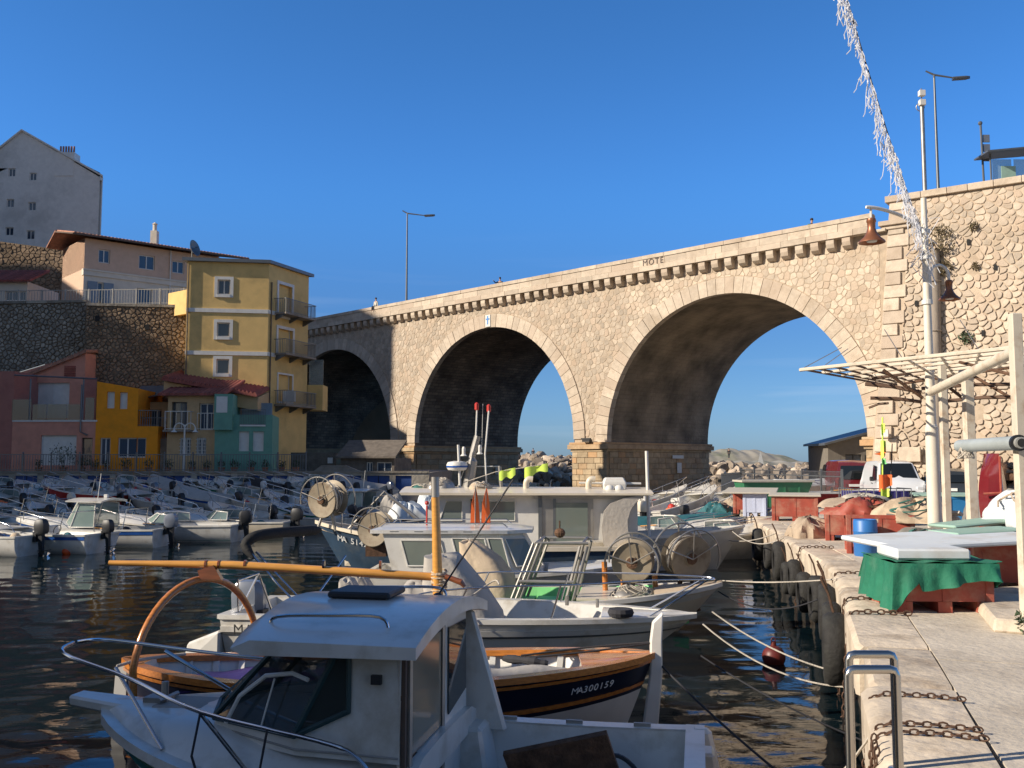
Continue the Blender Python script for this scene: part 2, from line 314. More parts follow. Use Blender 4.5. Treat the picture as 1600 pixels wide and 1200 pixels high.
# ================================================================== masonry
def clip(poly, nx, ny, c):
    out = []
    for k in range(len(poly)):
        a, b = poly[k], poly[(k+1) % len(poly)]; da = c-(a[0]*nx+a[1]*ny); db = c-(b[0]*nx+b[1]*ny)
        if da >= 0: out.append(a)
        if da*db < 0: t = da/(da-db); out.append((a[0]+(b[0]-a[0])*t, a[1]+(b[1]-a[1])*t))
    return out
def rubble(u0, u1, v0, v1, cell, clips, gap=.05, jit=.42, asp=1.0, seed=1, hmin=.04, hmax=.09, rnd_=False):
    r = random.Random(seed); nu = int((u1-u0)/cell)+2; nv = int((v1-v0)/(cell*asp))+2; S = {}
    for i in range(-2, nu+2):
        for j in range(-2, nv+2):
            S[i, j] = (u0+(i+.5+(j % 2)*.5+r.uniform(-jit, jit))*cell, v0+(j+.5+r.uniform(-jit, jit))*cell*asp)
    res = []
    for i in range(-1, nu+1):
        for j in range(-1, nv+1):
            p = S[i, j]
            if not (u0-cell < p[0] < u1+cell and v0-cell < p[1] < v1+cell): continue
            cl = clips(p)
            if cl is None: continue
            h = 2*cell; poly = [(p[0]-h, p[1]-h), (p[0]+h, p[1]-h), (p[0]+h, p[1]+h), (p[0]-h, p[1]+h)]
            for di in (-2,-1,0,1,2):
                for dj in (-2,-1,0,1,2):
                    if (di or dj) and (i+di, j+dj) in S:
                        q_ = S[i+di, j+dj]; nx, ny = q_[0]-p[0], q_[1]-p[1]
                        poly = clip(poly, nx, ny, nx*(p[0]+q_[0])/2+ny*(p[1]+q_[1])/2)
                        if len(poly) < 3: break
                if len(poly) < 3: break
            for (nx, ny, c) in cl:
                if len(poly) > 2: poly = clip(poly, nx, ny, c)
            if len(poly) < 3: continue
            cx = sum(a for a, b in poly)/len(poly); cy = sum(b for a, b in poly)/len(poly)
            area = abs(sum(poly[k][0]*poly[(k+1) % len(poly)][1]-poly[(k+1) % len(poly)][0]*poly[k][1] for k in range(len(poly))))/2
            if area < (cell*.3)**2: continue
            g = gap/2+r.uniform(0, gap*.3)
            def shr(d):
                o = []
                for a, b in poly:
                    dx, dy = a-cx, b-cy; l = sqrt(dx*dx+dy*dy) or 1; k = max(.2, (l-d)/l); o.append((cx+dx*k, cy+dy*k))
                return o
            if rnd_:
                q2 = []
                for k in range(len(poly)):
                    a, b = poly[k], poly[(k+1) % len(poly)]; q2 += [(a[0]*.75+b[0]*.25, a[1]*.75+b[1]*.25), (a[0]*.25+b[0]*.75, a[1]*.25+b[1]*.75)]
                poly = q2
            res.append(((cx, cy), shr(g*1.3), shr(g*1.3+.035*cell/.5), r.uniform(hmin, hmax), area))
    return res
def emit_stones(res, mp, parent, material, keep=300, key=None, name='stone', stuffname='rubble_stones'):
    res = sorted(res, key=key) if key else res
    mb = MB()
    for k, (c, lo, hi, h, ar) in enumerate(res):
        one = MB() if k < keep else mb; n = len(lo)
        one.add([mp(a, b, -.02) for a, b in lo] + [mp(a, b, h*.6) for a, b in lo] + [mp(a, b, h) for a, b in hi],
                [(i, (i+1) % n, n+(i+1) % n, n+i) for i in range(n)] + [(n+i, n+(i+1) % n, 2*n+(i+1) % n, 2*n+i) for i in range(n)] + [tuple(range(2*n, 3*n))])
        if k < keep: one.build(name, material, parent, fix=False)
    if mb.v: tag(mb.build(stuffname, material, parent, fix=False), kind='stuff')

# ------------------------------------------------------------------ the viaduct (local: x along, y into, z up)
BR = thing('stone_viaduct', 'pale limestone road viaduct with three tall round arches over the harbour mouth', 'viaduct')
ARCH = [(-33.6, 10.0, 3.55), (-10, 10.0, 3.55), (13.75, 10.41, 3.15)]
BW, ZC, ZP, ZT, ZB = 13.8, 15.2, 15.95, 17.15, -2.0
S0, S1 = -60.0, 26.0
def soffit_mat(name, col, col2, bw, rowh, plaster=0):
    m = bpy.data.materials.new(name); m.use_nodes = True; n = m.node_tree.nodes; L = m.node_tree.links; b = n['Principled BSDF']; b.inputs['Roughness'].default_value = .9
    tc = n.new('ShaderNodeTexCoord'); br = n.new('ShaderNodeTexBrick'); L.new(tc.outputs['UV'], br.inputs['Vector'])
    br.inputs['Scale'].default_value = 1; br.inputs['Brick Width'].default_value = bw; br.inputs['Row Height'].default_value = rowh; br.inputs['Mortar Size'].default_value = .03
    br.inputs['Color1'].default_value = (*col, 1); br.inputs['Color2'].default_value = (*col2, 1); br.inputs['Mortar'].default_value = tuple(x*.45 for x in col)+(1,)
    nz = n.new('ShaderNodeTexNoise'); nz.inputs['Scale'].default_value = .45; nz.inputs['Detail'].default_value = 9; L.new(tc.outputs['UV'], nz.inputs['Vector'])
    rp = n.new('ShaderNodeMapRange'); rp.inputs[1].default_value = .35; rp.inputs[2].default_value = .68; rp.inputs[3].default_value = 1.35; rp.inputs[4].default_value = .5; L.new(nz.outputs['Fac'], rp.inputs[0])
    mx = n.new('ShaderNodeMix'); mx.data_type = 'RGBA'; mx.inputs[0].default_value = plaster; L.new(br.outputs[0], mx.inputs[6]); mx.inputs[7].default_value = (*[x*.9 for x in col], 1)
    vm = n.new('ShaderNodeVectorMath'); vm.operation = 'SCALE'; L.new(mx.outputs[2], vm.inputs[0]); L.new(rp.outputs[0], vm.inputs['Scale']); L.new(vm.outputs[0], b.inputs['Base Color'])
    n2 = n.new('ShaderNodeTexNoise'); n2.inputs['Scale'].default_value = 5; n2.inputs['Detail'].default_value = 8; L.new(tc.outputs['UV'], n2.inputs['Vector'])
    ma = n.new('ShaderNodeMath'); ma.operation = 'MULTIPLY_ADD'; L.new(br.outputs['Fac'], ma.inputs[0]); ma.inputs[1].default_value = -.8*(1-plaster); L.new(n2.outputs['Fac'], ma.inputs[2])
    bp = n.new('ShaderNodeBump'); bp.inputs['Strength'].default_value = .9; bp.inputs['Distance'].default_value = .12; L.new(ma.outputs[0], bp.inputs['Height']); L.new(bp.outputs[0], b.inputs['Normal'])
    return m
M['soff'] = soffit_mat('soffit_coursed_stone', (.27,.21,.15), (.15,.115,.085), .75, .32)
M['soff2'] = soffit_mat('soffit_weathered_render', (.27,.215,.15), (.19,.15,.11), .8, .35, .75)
def zint(c, r, z0, s): return z0 + sqrt(max(0, r*r-(s-c)**2))
for ai, (c, r, z0) in enumerate(ARCH):
    pts = [(c-r, ZB), (c-r, z0)] + [(c-r*cos(pi*k/64), z0+r*sin(pi*k/64)) for k in range(1, 64)] + [(c+r, z0), (c+r, ZB)]
    al = [0]
    for a, b in zip(pts, pts[1:]): al.append(al[-1]+math.dist(a, b))
    ny = 12; vs = []; uvs = []
    for (x, z), l in zip(pts, al):
        for k in range(ny+1):
            vs.append((x, .02+BW*k/ny, z)); uvs.append((BW*k/ny, l))
    fs = [(i*(ny+1)+k, i*(ny+1)+k+1, (i+1)*(ny+1)+k+1, (i+1)*(ny+1)+k) for i in range(len(pts)-1) for k in range(ny)]
    me = bpy.data.meshes.new('arch_soffit'); me.from_pydata(vs, [], fs); ul = me.uv_layers.new(name='UVMap')
    for lp in me.loops: ul.data[lp.index].uv = uvs[lp.vertex_index]
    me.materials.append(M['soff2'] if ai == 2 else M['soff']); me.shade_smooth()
    o = bpy.data.objects.new('arch_soffit', me); COL.objects.link(o); o.parent = BR
# core faces (front and back), deck
for yy, nm in ((.05, 'wall_core'), (BW+.02, 'wall_core')):
    mb = MB(); prev = S0
    for c, r, z0 in ARCH + [(S1+.0, 0, 0)]:
        if r == 0: a = S1
        else: a = c-r
        mb.add([(prev, yy, ZB), (a, yy, ZB), (a, yy, ZP), (prev, yy, ZP)], [(0,1,2,3)])
        if r:
            k = 48
            for q_ in range(k):
                s0, s1 = c-r*cos(pi*q_/k), c-r*cos(pi*(q_+1)/k)
                mb.add([(s0, yy, zint(c,r,z0,s0)), (s1, yy, zint(c,r,z0,s1)), (s1, yy, ZP), (s0, yy, ZP)], [(0,1,2,3)])
            prev = c+r
    mb.build(nm, M['mortar'], BR, fix=False)
MB().box(((S0+S1)/2, BW/2, ZP+.08), (S1-S0-.5, BW+.6, .16)).build('road_deck', M['conc'], BR)
# voussoirs
for ai, (c, r, z0) in enumerate(ARCH):
    n = 47
    for k in range(n):
        a0, a1 = pi*k/n, pi*(k+1)/n; g = .0016
        if ai == 0 and a1 < pi*.35: continue
        R2 = r + 1.12 + (.12 if k % 2 else 0)*.0 + rnd.uniform(-.015, .015); f = -rnd.uniform(.03, .06)
        P = lambda a, rr, y: (c-rr*cos(a), y, z0+rr*sin(a))
        A0, A1 = a0+g, a1-g; i0 = r-.03
        MB().hexa([P(A0,i0,f), P(A1,i0,f), P(A1,i0,.5), P(A0,i0,.5), P(A0,R2,f), P(A1,R2,f), P(A1,R2,.5), P(A0,R2,.5)]).build('voussoir', M['ashlar'], BR)
# jamb blocks under the springing of the middle arches
# corbels, parapet
cm = MB()
pr = [(0,0),(-.22,.05),(-.42,.2),(-.5,.45),(-.5,.75),(.1,.75),(.1,0)]
cm.loft([[(-.27, y, z) for y, z in pr], [(.27, y, z) for y, z in pr]]); cb = cm.build('corbel', M['ashlar'], BR); cb.location = (S0, .05, ZC)
x = -48.0; first = True
while x < 24.3:
    o = cb if first else cb.copy()
    if not first: COL.objects.link(o)
    first = False; o.location = (x, .05, ZC+rnd.uniform(-.01,.01)); x += 1.08
def course(z0, z1, y0, y1, la, lb, name, s0=-50, s1=25.0, par=BR):
    x = s0
    while x < s1-.2:
        l = min(rnd.uniform(la, lb), s1-x); l = l if s1-x-l > .4 else s1-x
        j = rnd.uniform(-.012, .012)
        MB().box((x+l/2, (y0+y1)/2+j, (z0+z1)/2), (l-.022, y1-y0, z1-z0-.02)).build(name, M['ashlar'], par); x += l
course(ZP+.0, ZP+.4, -.55, .1, 1.2, 2.0, 'cornice_block')
course(ZP+.4, ZP+.9, -.5, -.05, 1.1, 2.1, 'parapet_block')
course(ZP+.9, ZT, -.56, .0, 1.3, 2.3, 'parapet_coping')
MB().box((-12.5, -.2, (ZP+ZT)/2-.02), (75, .5, ZT-ZP-.09)).build('parapet_core', M['mortar'], BR)
MB().box((-5, BW+.2, (ZP+ZT)/2), (100, .5, ZT-ZP)).build('parapet', M['ashlar'], BR)
# rubble facing
def bclips(p):
    s, z = p; cl = [(0, 1, ZC+.35), (0, -1, -3.35), (1, 0, 25.2), (-1, 0, 46)]
    if z > ZC+.3: return None
    for c, r, z0 in ARCH:
        R2 = r+1.14
        if z > z0:
            dx, dz = s-c, z-z0; d = sqrt(dx*dx+dz*dz)
            if d < R2-.12: return None
            if d < R2+1.2: cl.append((-dx/d, -dz/d, -(dx/d*c+dz/d*z0)-R2))
        else:
            if abs(s-c) < R2-.1: return None
            if abs(s-c) < R2+1: sg = 1 if s > c else -1; cl.append((-sg, 0, -(sg*c+R2)))
    return cl
res = rubble(-46, 25.2, 3.3, ZC+.3, .44, bclips, gap=.03, rnd_=True, seed=4, hmin=.012, hmax=.035)
emit_stones(res, lambda a, b, h: (a, .05-h, b), BR, M['stone'], 300, key=lambda t: -t[0][0])
# piers: ashlar bases and imposts
def pier(s0, s1, bl, bh, joined):
    F0 = -.12; zt = 2.55
    MB().box(((s0+s1)/2, BW/2+.0, (zt+ZB)/2), (s1-s0-.16, BW+.1, zt-ZB)).build('pier_core', M['mortar'], BR)
    mb = MB(); z = -1.5; row = 0
    def blk(c, d):
        if joined: mb.box(c, d)
        else: MB().box(c, d).build('ashlar_block', M['pier'], BR, bevel=.015)
    while z < zt-.05:
        h = min(bh, zt-z); x = s0; k = 0
        while x < s1-.05:
            l = min(bl*rnd.uniform(.6, 1.1) if not (k == 0 and row % 2) else bl*.5, s1-x)
            if s1-x-l < .25: l = s1-x
            blk((x+l/2, F0+.1, z+h/2), (l-.025, .3+rnd.uniform(-.02,.02), h-.025)); x += l; k += 1
        y = F0+.27; k = 0
        while y < BW:
            l = min(bl*rnd.uniform(.75, 1.2) if not (k == 0 and row % 2) else bl*.5, BW-y)
            if l < .05: break
            blk((s1-.06, y+l/2, z+h/2), (.22+rnd.uniform(-.02,.02), l-.025, h-.025)); y += l; k += 1
        z += h; row += 1
    if joined: tag(mb.build('ashlar_blocks', M['pier'], BR), kind='stuff')
    for (e, za, zb) in ((.12, 2.55, 2.75), (.3, 2.75, 3.12), (.2, 3.12, 3.3)):
        MB().box(((s0+s1)/2, BW/2, (za+zb)/2), (s1-s0+2*e, BW+.2+2*e, zb-za-.004)).build('impost', M['pier'], BR, bevel=.02)
pier(-.1, 3.44, .95, .45, False)
pier(-23.7, -19.9, 1.25, .5, False)
pier(24.06, 26.5, .8, .5, True)
pier(-60, -43.5, 1.0, .5, True)
# floodlights at the imposts, keystone emblem, graffiti
for s_ in (1.7, -21.7): MB().box((s_, -.42, 3.42), (.75, .35, .2)).box((s_, -.55, 3.56), (.95, .12, .12)).build('floodlight', M['black'], BR)
em = MB().box((-9.9, -.09, 14.1), (.62, .06, 1.05)).build('keystone_emblem', M['whitep'], BR)
M['cross'] = mat('emblem_blue', (.05,.22,.55), .5)
MB().box((-9.9, -.13, 14.15), (.12, .03, .75)).box((-9.9, -.13, 14.25), (.44, .025, .12)).build('cross', M['cross'], em)
M['graf'] = mat('graffiti_paint', (.07,.05,.04), .7)
text('MOTE', .62, M['graf'], BR, basis((8.3, -.53, ZP+.62), (1,0,0), (0,-1,0)), 'graffiti', .003, space=1.25)
put(BR, (4.955, 76.53, 0), -pi/4)

tag(MB().grid(lambda u,v: (lerp(-46,-10.5,u), lerp(113,150,v), -3+18*min(1,v*11)*min(1,(1-u)*3+.8)+.8*sin(u*19)), 20, 12).build('rock_slope', M['soil'], smooth=True), kind='structure')
# ------------------------------------------------------------------ retaining wall on the right (local: x along, y into, z up)
RW = thing('retaining_wall', 'high rubble stone retaining wall with quoins rising right of the viaduct', 'wall')
BT = .12; WT = 17.75
wy = lambda z: BT*z
MB().hexa([(-.5,.0-.12*.0,-1),(30,-.12,-1),(30,8,-1),(-.5,8,-1),(0.9,wy(WT)+.02,WT),(30,wy(WT)+.02,WT),(30,8,WT),(.9,8,WT)]).build('wall_core', M['wallmortar'], RW)
def wclips(p):
    if p[1] > WT: return None
    e = lerp(.9, 1.9, p[1]/WT)
    if p[0] < e-.1: return None
    if 5.45 < p[0] < 5.55: return None
    cl = [(0,1,WT-.02), (0,-1,.2)]
    if p[0] < e+1: cl.append((-1, 0, -e))
    return cl
res = rubble(.8, 13.5, -.2, WT, .47, wclips, gap=.05, asp=.85, jit=.46, seed=9, rnd_=True, hmin=.008, hmax=.03)
emit_stones(res, lambda a, b, h: (a, wy(b)-h, b), RW, M['stone'], 300, key=lambda t: abs(t[0][1]-10)+abs(t[0][0]-4))
z = .0; k = 0
while z < WT-.3:
    h = rnd.uniform(.72, .82); wd = 1.3 if k % 2 else .95; x0 = lerp(-.25, .75, z/WT)
    b = MB().hexa([(x0,wy(z)-.09,z+.02),(x0+wd,wy(z)-.09,z+.02),(x0+wd,wy(z)+.3,z+.02),(x0,wy(z)+.5,z+.02),
                   (x0+.05,wy(z+h)-.09,z+h-.02),(x0+wd,wy(z+h)-.09,z+h-.02),(x0+wd,wy(z+h)+.3,z+h-.02),(x0+.05,wy(z+h)+.5,z+h-.02)])
    o = b.build('quoin', M['ashlar'], RW, bevel=.03)
    z += h; k += 1
x = .5
while x < 14:
    l = rnd.uniform(1.0, 1.6); MB().box((x+l/2, wy(WT)+.25, WT+.2), (l-.025, .95, .4)).build('coping_stone', M['ashlar'], RW, bevel=.02); x += l
MB().box((22, wy(WT)+.25, WT+.2), (16, .9, .38)).build('coping_run', M['ashlar'], RW)
M['pipe'] = mat('grey_cement_pipe', (.3,.25,.2), .8, var=.15, stretch=(1,1,.2), scale=5, bump=.3)
MB().tube([(3.45, -.3, 0), (3.35, wy(7)-.28, 7), (3.3, wy(15)-.26, 14.3)], .36, 14).build('drain_pipe', M['pipe'], RW, smooth=True)
for zz in (3.2, 6.2, 9.4, 12.4): MB().torus((3.35, wy(zz)-.28, zz), .38, .035, 16, 6).build('pipe_collar', M['pipe'], RW)
for (a, b) in ((5.2,14.6),(8.3,12.5),(9.2,10.8),(5.9,9.1),(8.9,7.8),(6.6,12.9),(4.9,7.4),(10.2,13.4),(2.3,11.2),(2.1,6.2),(7.7,4.8)):
    MB().box((a, wy(b)-.075, b), (.16, .06, .34)).build('weep_hole', M['dark'], RW)
# plaque, electric box
MB().box((1.15, wy(WT)-.1, WT-1.35), (2.0, .9, .3)).box((1.15, wy(WT)-.05, WT-1.62), (1.7, .7, .22)).build('quoin_cap', M['ashlar'], RW, bevel=.03)
pq = MB().box((1.75+.2, -.02, 2.2), (1.2, .2, .85)).build('stone_plaque', M['ashlar'], RW, bevel=.02)
MB().box((.62, -.16, 3.45), (.42, .2, .42)).build('meter_box', M['whitep'], RW)
put(RW, (21.55, 57.1, 0), atan2(-.588, .809))
# ================================================================== LEFT SHORE: houses
class Facade:
    def __init__(s, p0, p1):
        s.p = Vector(p0[:2]); s.q = Vector(p1[:2]); s.e = (s.q-s.p).normalized(); s.L = (s.q-s.p).length; s.n = Vector((s.e.y, -s.e.x))
    def pix(s, px, py):
        r = ray(px, py); t = s.p.dot(s.n)/(r.x*s.n.x+r.y*s.n.y); P = r*t
        return (Vector(P[:2])-s.p).dot(s.e), P.z+EYE
    def W(s, u, z, d=0): v = s.p+s.e*u+s.n*d; return Vector((v.x, v.y, z))
    def box(s, mb, u0, u1, z0, z1, d0, d1):
        return mb.hexa([s.W(u0,z0,d1),s.W(u1,z0,d1),s.W(u1,z0,d0),s.W(u0,z0,d0),s.W(u0,z1,d1),s.W(u1,z1,d1),s.W(u1,z1,d0),s.W(u0,z1,d0)])
    def rect(s, px0, py0, px1, py1):
        a = s.pix(px0, (py0+py1)/2)[0]; b = s.pix(px1, (py0+py1)/2)[0]; m = (px0+px1)/2
        return a, b, s.pix(m, py1)[1], s.pix(m, py0)[1]
    def wall(s, parent, material, u0, u1, z0, zt, holes=(), rev=.22, name='wall'):
        za, zb = zt if isinstance(zt, tuple) else (zt, zt); top = lambda u: lerp(za, zb, (u-u0)/(u1-u0))
        us = sorted({u0, u1, *[h[0] for h in holes], *[h[1] for h in holes]}); zs = sorted({z0, *[h[2] for h in holes], *[h[3] for h in holes]}) + [None]
        mb = MB()
        for a, b in zip(us, us[1:]):
            for c, d in zip(zs, zs[1:]):
                m = ((a+b)/2, (c+(d if d is not None else c+.01))/2)
                if any(h[0] < m[0] < h[1] and h[2] < m[1] < h[3] for h in holes): continue
                mb.add([s.W(a,c), s.W(b,c), s.W(b, top(b) if d is None else d), s.W(a, top(a) if d is None else d)], [(0,1,2,3)])
        for (a, b, c, d) in holes:
            for (A, B) in (((a,c),(b,c)),((b,c),(b,d)),((b,d),(a,d)),((a,d),(a,c))):
                mb.add([s.W(*A), s.W(*B), s.W(*B,-rev), s.W(*A,-rev)], [(0,1,2,3)])
        return mb.build(name, material, parent, fix=False)
    def body(s, parent, material, u0, u1, z0, zt, D, name='side_walls'):
        za, zb = zt if isinstance(zt, tuple) else (zt, zt); mb = MB(); e = .003
        mb.add([s.W(u0,z0),s.W(u0,z0,-D),s.W(u0,za,-D),s.W(u0,za)], [(0,1,2,3)]); mb.add([s.W(u1,z0),s.W(u1,z0,-D),s.W(u1,zb,-D),s.W(u1,zb)], [(0,1,2,3)])
        mb.add([s.W(u0,z0,-D),s.W(u1,z0,-D),s.W(u1,zb,-D),s.W(u0,za,-D)], [(0,1,2,3)]); mb.add([s.W(u0,za,0),s.W(u1,zb,0),s.W(u1,zb,-D),s.W(u0,za,-D)], [(0,1,2,3)])
        return mb.build(name, material, parent, fix=False)
    def window(s, parent, h, frame=None, pane=None, mull=1, rec=.14, sur=0, surm=None, bars=0, nm='window', panemat=None):
        a, b, c, d = h; fr = frame or M['whitep']; mb = MB(); t = .07
        s.box(mb, a, b, c, c+t, -rec-.05, -rec+.02); s.box(mb, a, b, d-t, d, -rec-.05, -rec+.02)
        s.box(mb, a, a+t, c+t, d-t, -rec-.05, -rec+.02); s.box(mb, b-t, b, c+t, d-t, -rec-.05, -rec+.02)
        for k in range(mull):
            m = lerp(a, b, (k+1)/(mull+1)); s.box(mb, m-t/2, m+t/2, c+t, d-t, -rec-.05, -rec+.015)
        o = mb.build(nm, fr, parent, fix=False)
        s.box(MB(), a+.01, b-.01, c+.01, d-.01, -rec-.045, -rec-.02).build('pane', pane or M['pane'], o, fix=False)
        if sur:
            m2 = MB(); s.box(m2, a-sur, a, c-sur, d+sur, 0, .05); s.box(m2, b, b+sur, c-sur, d+sur, 0, .05); s.box(m2, a, b, d, d+sur, 0, .05); s.box(m2, a, b, c-sur, c, 0, .09)
            m2.build('surround', surm or M['whitep'], o, fix=False)
        if bars:
            m3 = MB()
            for k in range(bars): x = lerp(a, b, (k+.5)/bars); s.box(m3, x-.015, x+.015, c, d, .02, .05)
            for k in range(5): z = lerp(c, d, (k+.5)/5); s.box(m3, a-.03, b+.03, z-.015, z+.015, .015, .055)
            m3.build('grille', M['whitep'], o, fix=False)
        return o
    def rail(s, parent, u0, u1, z0, h, d, material, nm='railing', sp=.14, ret=0):
        mb = MB(); s.box(mb, u0, u1, z0+h-.04, z0+h, d-.02, d+.02); s.box(mb, u0, u1, z0+.06, z0+.09, d-.015, d+.015)
        x = u0
        while x <= u1+.01: s.box(mb, x-.012, x+.012, z0, z0+h-.04, d-.012, d+.012); x += sp
        if ret:
            for uu in (u0, u1):
                s.box(mb, uu-.02, uu+.02, z0+h-.04, z0+h, 0, d); k = sp
                while k < ret: s.box(mb, uu-.012, uu+.012, z0, z0+h-.04, k-.012, k+.012); k += sp
        return mb.build(nm, material, parent, fix=False)
def tiles(F, parent, u0, u1, zf, d0, zb, D, material, nm='roof', pitch=.26):
    # roof slab of barrel tile rows running from eave (d0 out, zf) to back (-D, zb)
    mb = MB(); x = u0; f = lambda v: v if callable(v) else (lambda u: v)
    F.W
    zf_, zb_ = f(zf), f(zb)
    while x < u1:
        rings = []
        for (d, z) in ((d0, zf_(x)), (-D, zb_(x))):
            rings.append([F.W(x+pitch/2-pitch*.5*cos(pi*k/5), z+pitch*.33*sin(pi*k/5), d) for k in range(6)] + [F.W(x+pitch, z-.08, d), F.W(x, z-.08, d)])
        mb.loft(rings); x += pitch
    return mb.build(nm, material, parent, fix=False)
M['pane'] = glassmat('blue_window_glass', (.04,.06,.09), .05)
M['tile'] = mat('red_barrel_tile', (.42,.2,.13), .85, var=.3, scale=4, island=.25, bump=.3, stain=(.2,.12,.09), samt=.5)
M['tiledk'] = mat('dark_red_tile', (.28,.08,.06), .85, var=.3, scale=4, island=.25)
M['eave'] = mat('brown_eave', (.12,.08,.06), .8)
M['yel'] = mat('ochre_yellow_render', (.74,.5,.19), .9, var=.08, scale=1.5, bump=.15, stain=(.4,.28,.11), samt=.5, sscale=.5)
M['ora'] = mat('orange_render', (.9,.31,.012), .9, var=.08, bump=.15, stain=(.5,.2,.02), samt=.4, sscale=.8)
M['pnk'] = mat('salmon_pink_render', (.66,.29,.2), .9, var=.08, bump=.15, stain=(.4,.18,.13), samt=.4, sscale=.8)
M['pkd'] = mat('dusky_pink_render', (.42,.17,.13), .9, var=.08, bump=.15, stain=(.28,.1,.09), samt=.4)
M['pch'] = mat('peach_render', (.62,.43,.31), .9, var=.07, bump=.12, stain=(.48,.32,.23), samt=.5, sscale=.5)
M['crm'] = mat('cream_render', (.66,.6,.5), .9, var=.07, bump=.12, stain=(.5,.44,.35), samt=.5, sscale=.6)
M['bei'] = mat('beige_render', (.56,.38,.2), .9, var=.07, bump=.12, stain=(.4,.27,.15), samt=.5)
M['grn'] = mat('sea_green_render', (.15,.33,.25), .9, var=.07, bump=.12, stain=(.1,.24,.19), samt=.5)
M['wht'] = mat('grey_white_render', (.78,.74,.68), .9, var=.07, bump=.1, stain=(.42,.4,.36), samt=.5, sscale=.3)
M['blu'] = mat('blue_painted_door', (.02,.06,.22), .6, var=.2, stain=(.05,.08,.15), samt=.5)
M['shut'] = mat('grey_blue_shutter', (.2,.26,.32), .7)
M['stained'] = mat('weathered_stone_wall', (.32,.285,.23), .95, var=.3, scale=1.4, bump=.6, bscale=6, rand=.25, island=.3, stain=(.14,.1,.07), samt=.6, sscale=.4)
M['stdark'] = mat('old_mortar', (.17,.13,.09), .95, var=.3, bump=.4)
M['stbrown'] = mat('brown_stone_wall', (.27,.19,.12), .95, var=.35, scale=1.4, bump=.6, bscale=6, rand=.25, island=.3, stain=(.12,.08,.05), samt=.6, sscale=.4)

# white apartment house up on the rock
F = Facade((-54.12, 90.2), (-39.524, 90.2)); T = thing('apartment_house', 'tall pale grey gabled house with six tiny windows high above the stone terraces', 'house', (-57, 112, 14))
hl = [F.rect(*r) for r in ((13,263,24,276),(46,270,57,282),(10,311,22,324),(44,316,56,329),(8,355,21,368),(41,360,54,374))]
ur = F.L; zE = F.pix(143, 277)[1]; zP = F.pix(35, 205)[1]; uP = F.pix(35, 205)[0]
F.wall(T, M['wht'], 0, uP, 9, (zE-1.5, zP), [h for h in hl if h[1] < uP]); F.wall(T, M['wht'], uP, ur, 9, (zP, zE), [h for h in hl if h[0] > uP])
MB().hexa([(-54.1,90.6,9),(-39.54,90.6,9),(-44.6,101.7,9),(-55.8,101.7,9),(-54.1,90.6,zE-.05),(-39.54,90.6,zE-.05),(-44.6,101.7,zE-.05),(-55.8,101.7,zE-.05)]).build('side_walls', M['wht'], T)
for h in hl: F.window(T, h, mull=1, rec=.12)
for (a, b, za, zb) in ((-.2, uP, zE-1.5, zP), (uP, ur+.35, zP, zE)):
    MB().hexa([F.W(a,za,.2),F.W(b,zb,.2),F.W(b-(5.1 if b>uP else 0),zb,-11.5),F.W(a-(5.1 if a>=uP else 0),za,-11.5),F.W(a,za+.16,.2),F.W(b,zb+.16,.2),F.W(b-(5.1 if b>uP else 0),zb+.16,-11.5),F.W(a-(5.1 if a>=uP else 0),za+.16,-11.5)]).build('roof', M['wht'], T)
a, b, c, d = F.rect(87, 238, 116, 275); mb = MB(); F.box(mb, a, b, c, d, -1.2, .06); ch = mb.build('chimney', M['wht'], T)
for k in range(6):
    x = lerp(a+.2, b-.3, k/5); MB().lathe([(.1,0),(.09,.75)], 8, F.W(x, d, -.5)).build('chimney_pot', M['tile'], ch)
mb = MB(); F.box(mb, ur, ur+.12, zE-.3, zE+.1, -.4, .1); mb.tube([F.W(ur+.12, 9, -.2), F.W(ur+.12, zE, -.2)], .07, 6).build('downpipe', M['whitep'], T)
# dark rock wall beneath it
def stonewall(F, name, label, u0, u1, z0, za, zb, material, cell, D=3, keep=220, seed=3, asp=.6, coping=True, holes=0):
    T = thing(name, label, 'wall', tuple(F.W((u0+u1)/2, z0, -D/2)))
    mb = MB(); mb.hexa([F.W(u0,z0,0),F.W(u1,z0,0),F.W(u1,z0,-D),F.W(u0,z0,-D),F.W(u0,za,0),F.W(u1,zb,0),F.W(u1,zb,-D),F.W(u0,za,-D)]).build('wall_core', M['stdark'], T)
    zt = lambda u: lerp(za, zb, (u-u0)/(u1-u0)); sl = (zb-za)/(u1-u0)
    def cl(p):
        if p[1] > zt(p[0])+.1: return None
        return [(-sl, 1, zt(p[0])-sl*p[0]-.02), (-1,0,-u0), (1,0,u1), (0,-1,-z0)]
    res = rubble(u0, u1, z0, max(za, zb), cell, cl, gap=.06, seed=seed, asp=asp, hmin=.03, hmax=.1)
    emit_stones(res, lambda a, b, h: tuple(F.W(a, b, h)), T, material, keep, key=lambda t: -t[4])
    if coping:
        x = u0
        while x < u1: 
            l = min(1.6, u1-x); MB().hexa([F.W(x+.02,zt(x),.12),F.W(x+l-.02,zt(x+l),.12),F.W(x+l-.02,zt(x+l),-.5),F.W(x+.02,zt(x),-.5),F.W(x+.02,zt(x)+.18,.12),F.W(x+l-.02,zt(x+l)+.18,.12),F.W(x+l-.02,zt(x+l)+.18,-.5),F.W(x+.02,zt(x)+.18,-.5)]).build('coping_stone', M['stained'], T); x += l
    r = random.Random(seed)
    for k in range(holes): 
        uu, zz = r.uniform(u0+.5, u1-.5), r.uniform(z0+2, min(za, zb)-1); mb = MB(); F.box(mb, uu, uu+.28, zz, zz+.35, 0, .12); mb.build('drain_hole', M['dark'], T)
    return T
F = Facade((-54.12, 82.82), (-38.048, 82.82)); a, z1 = F.pix(0, 374); b, z2 = F.pix(103, 391)
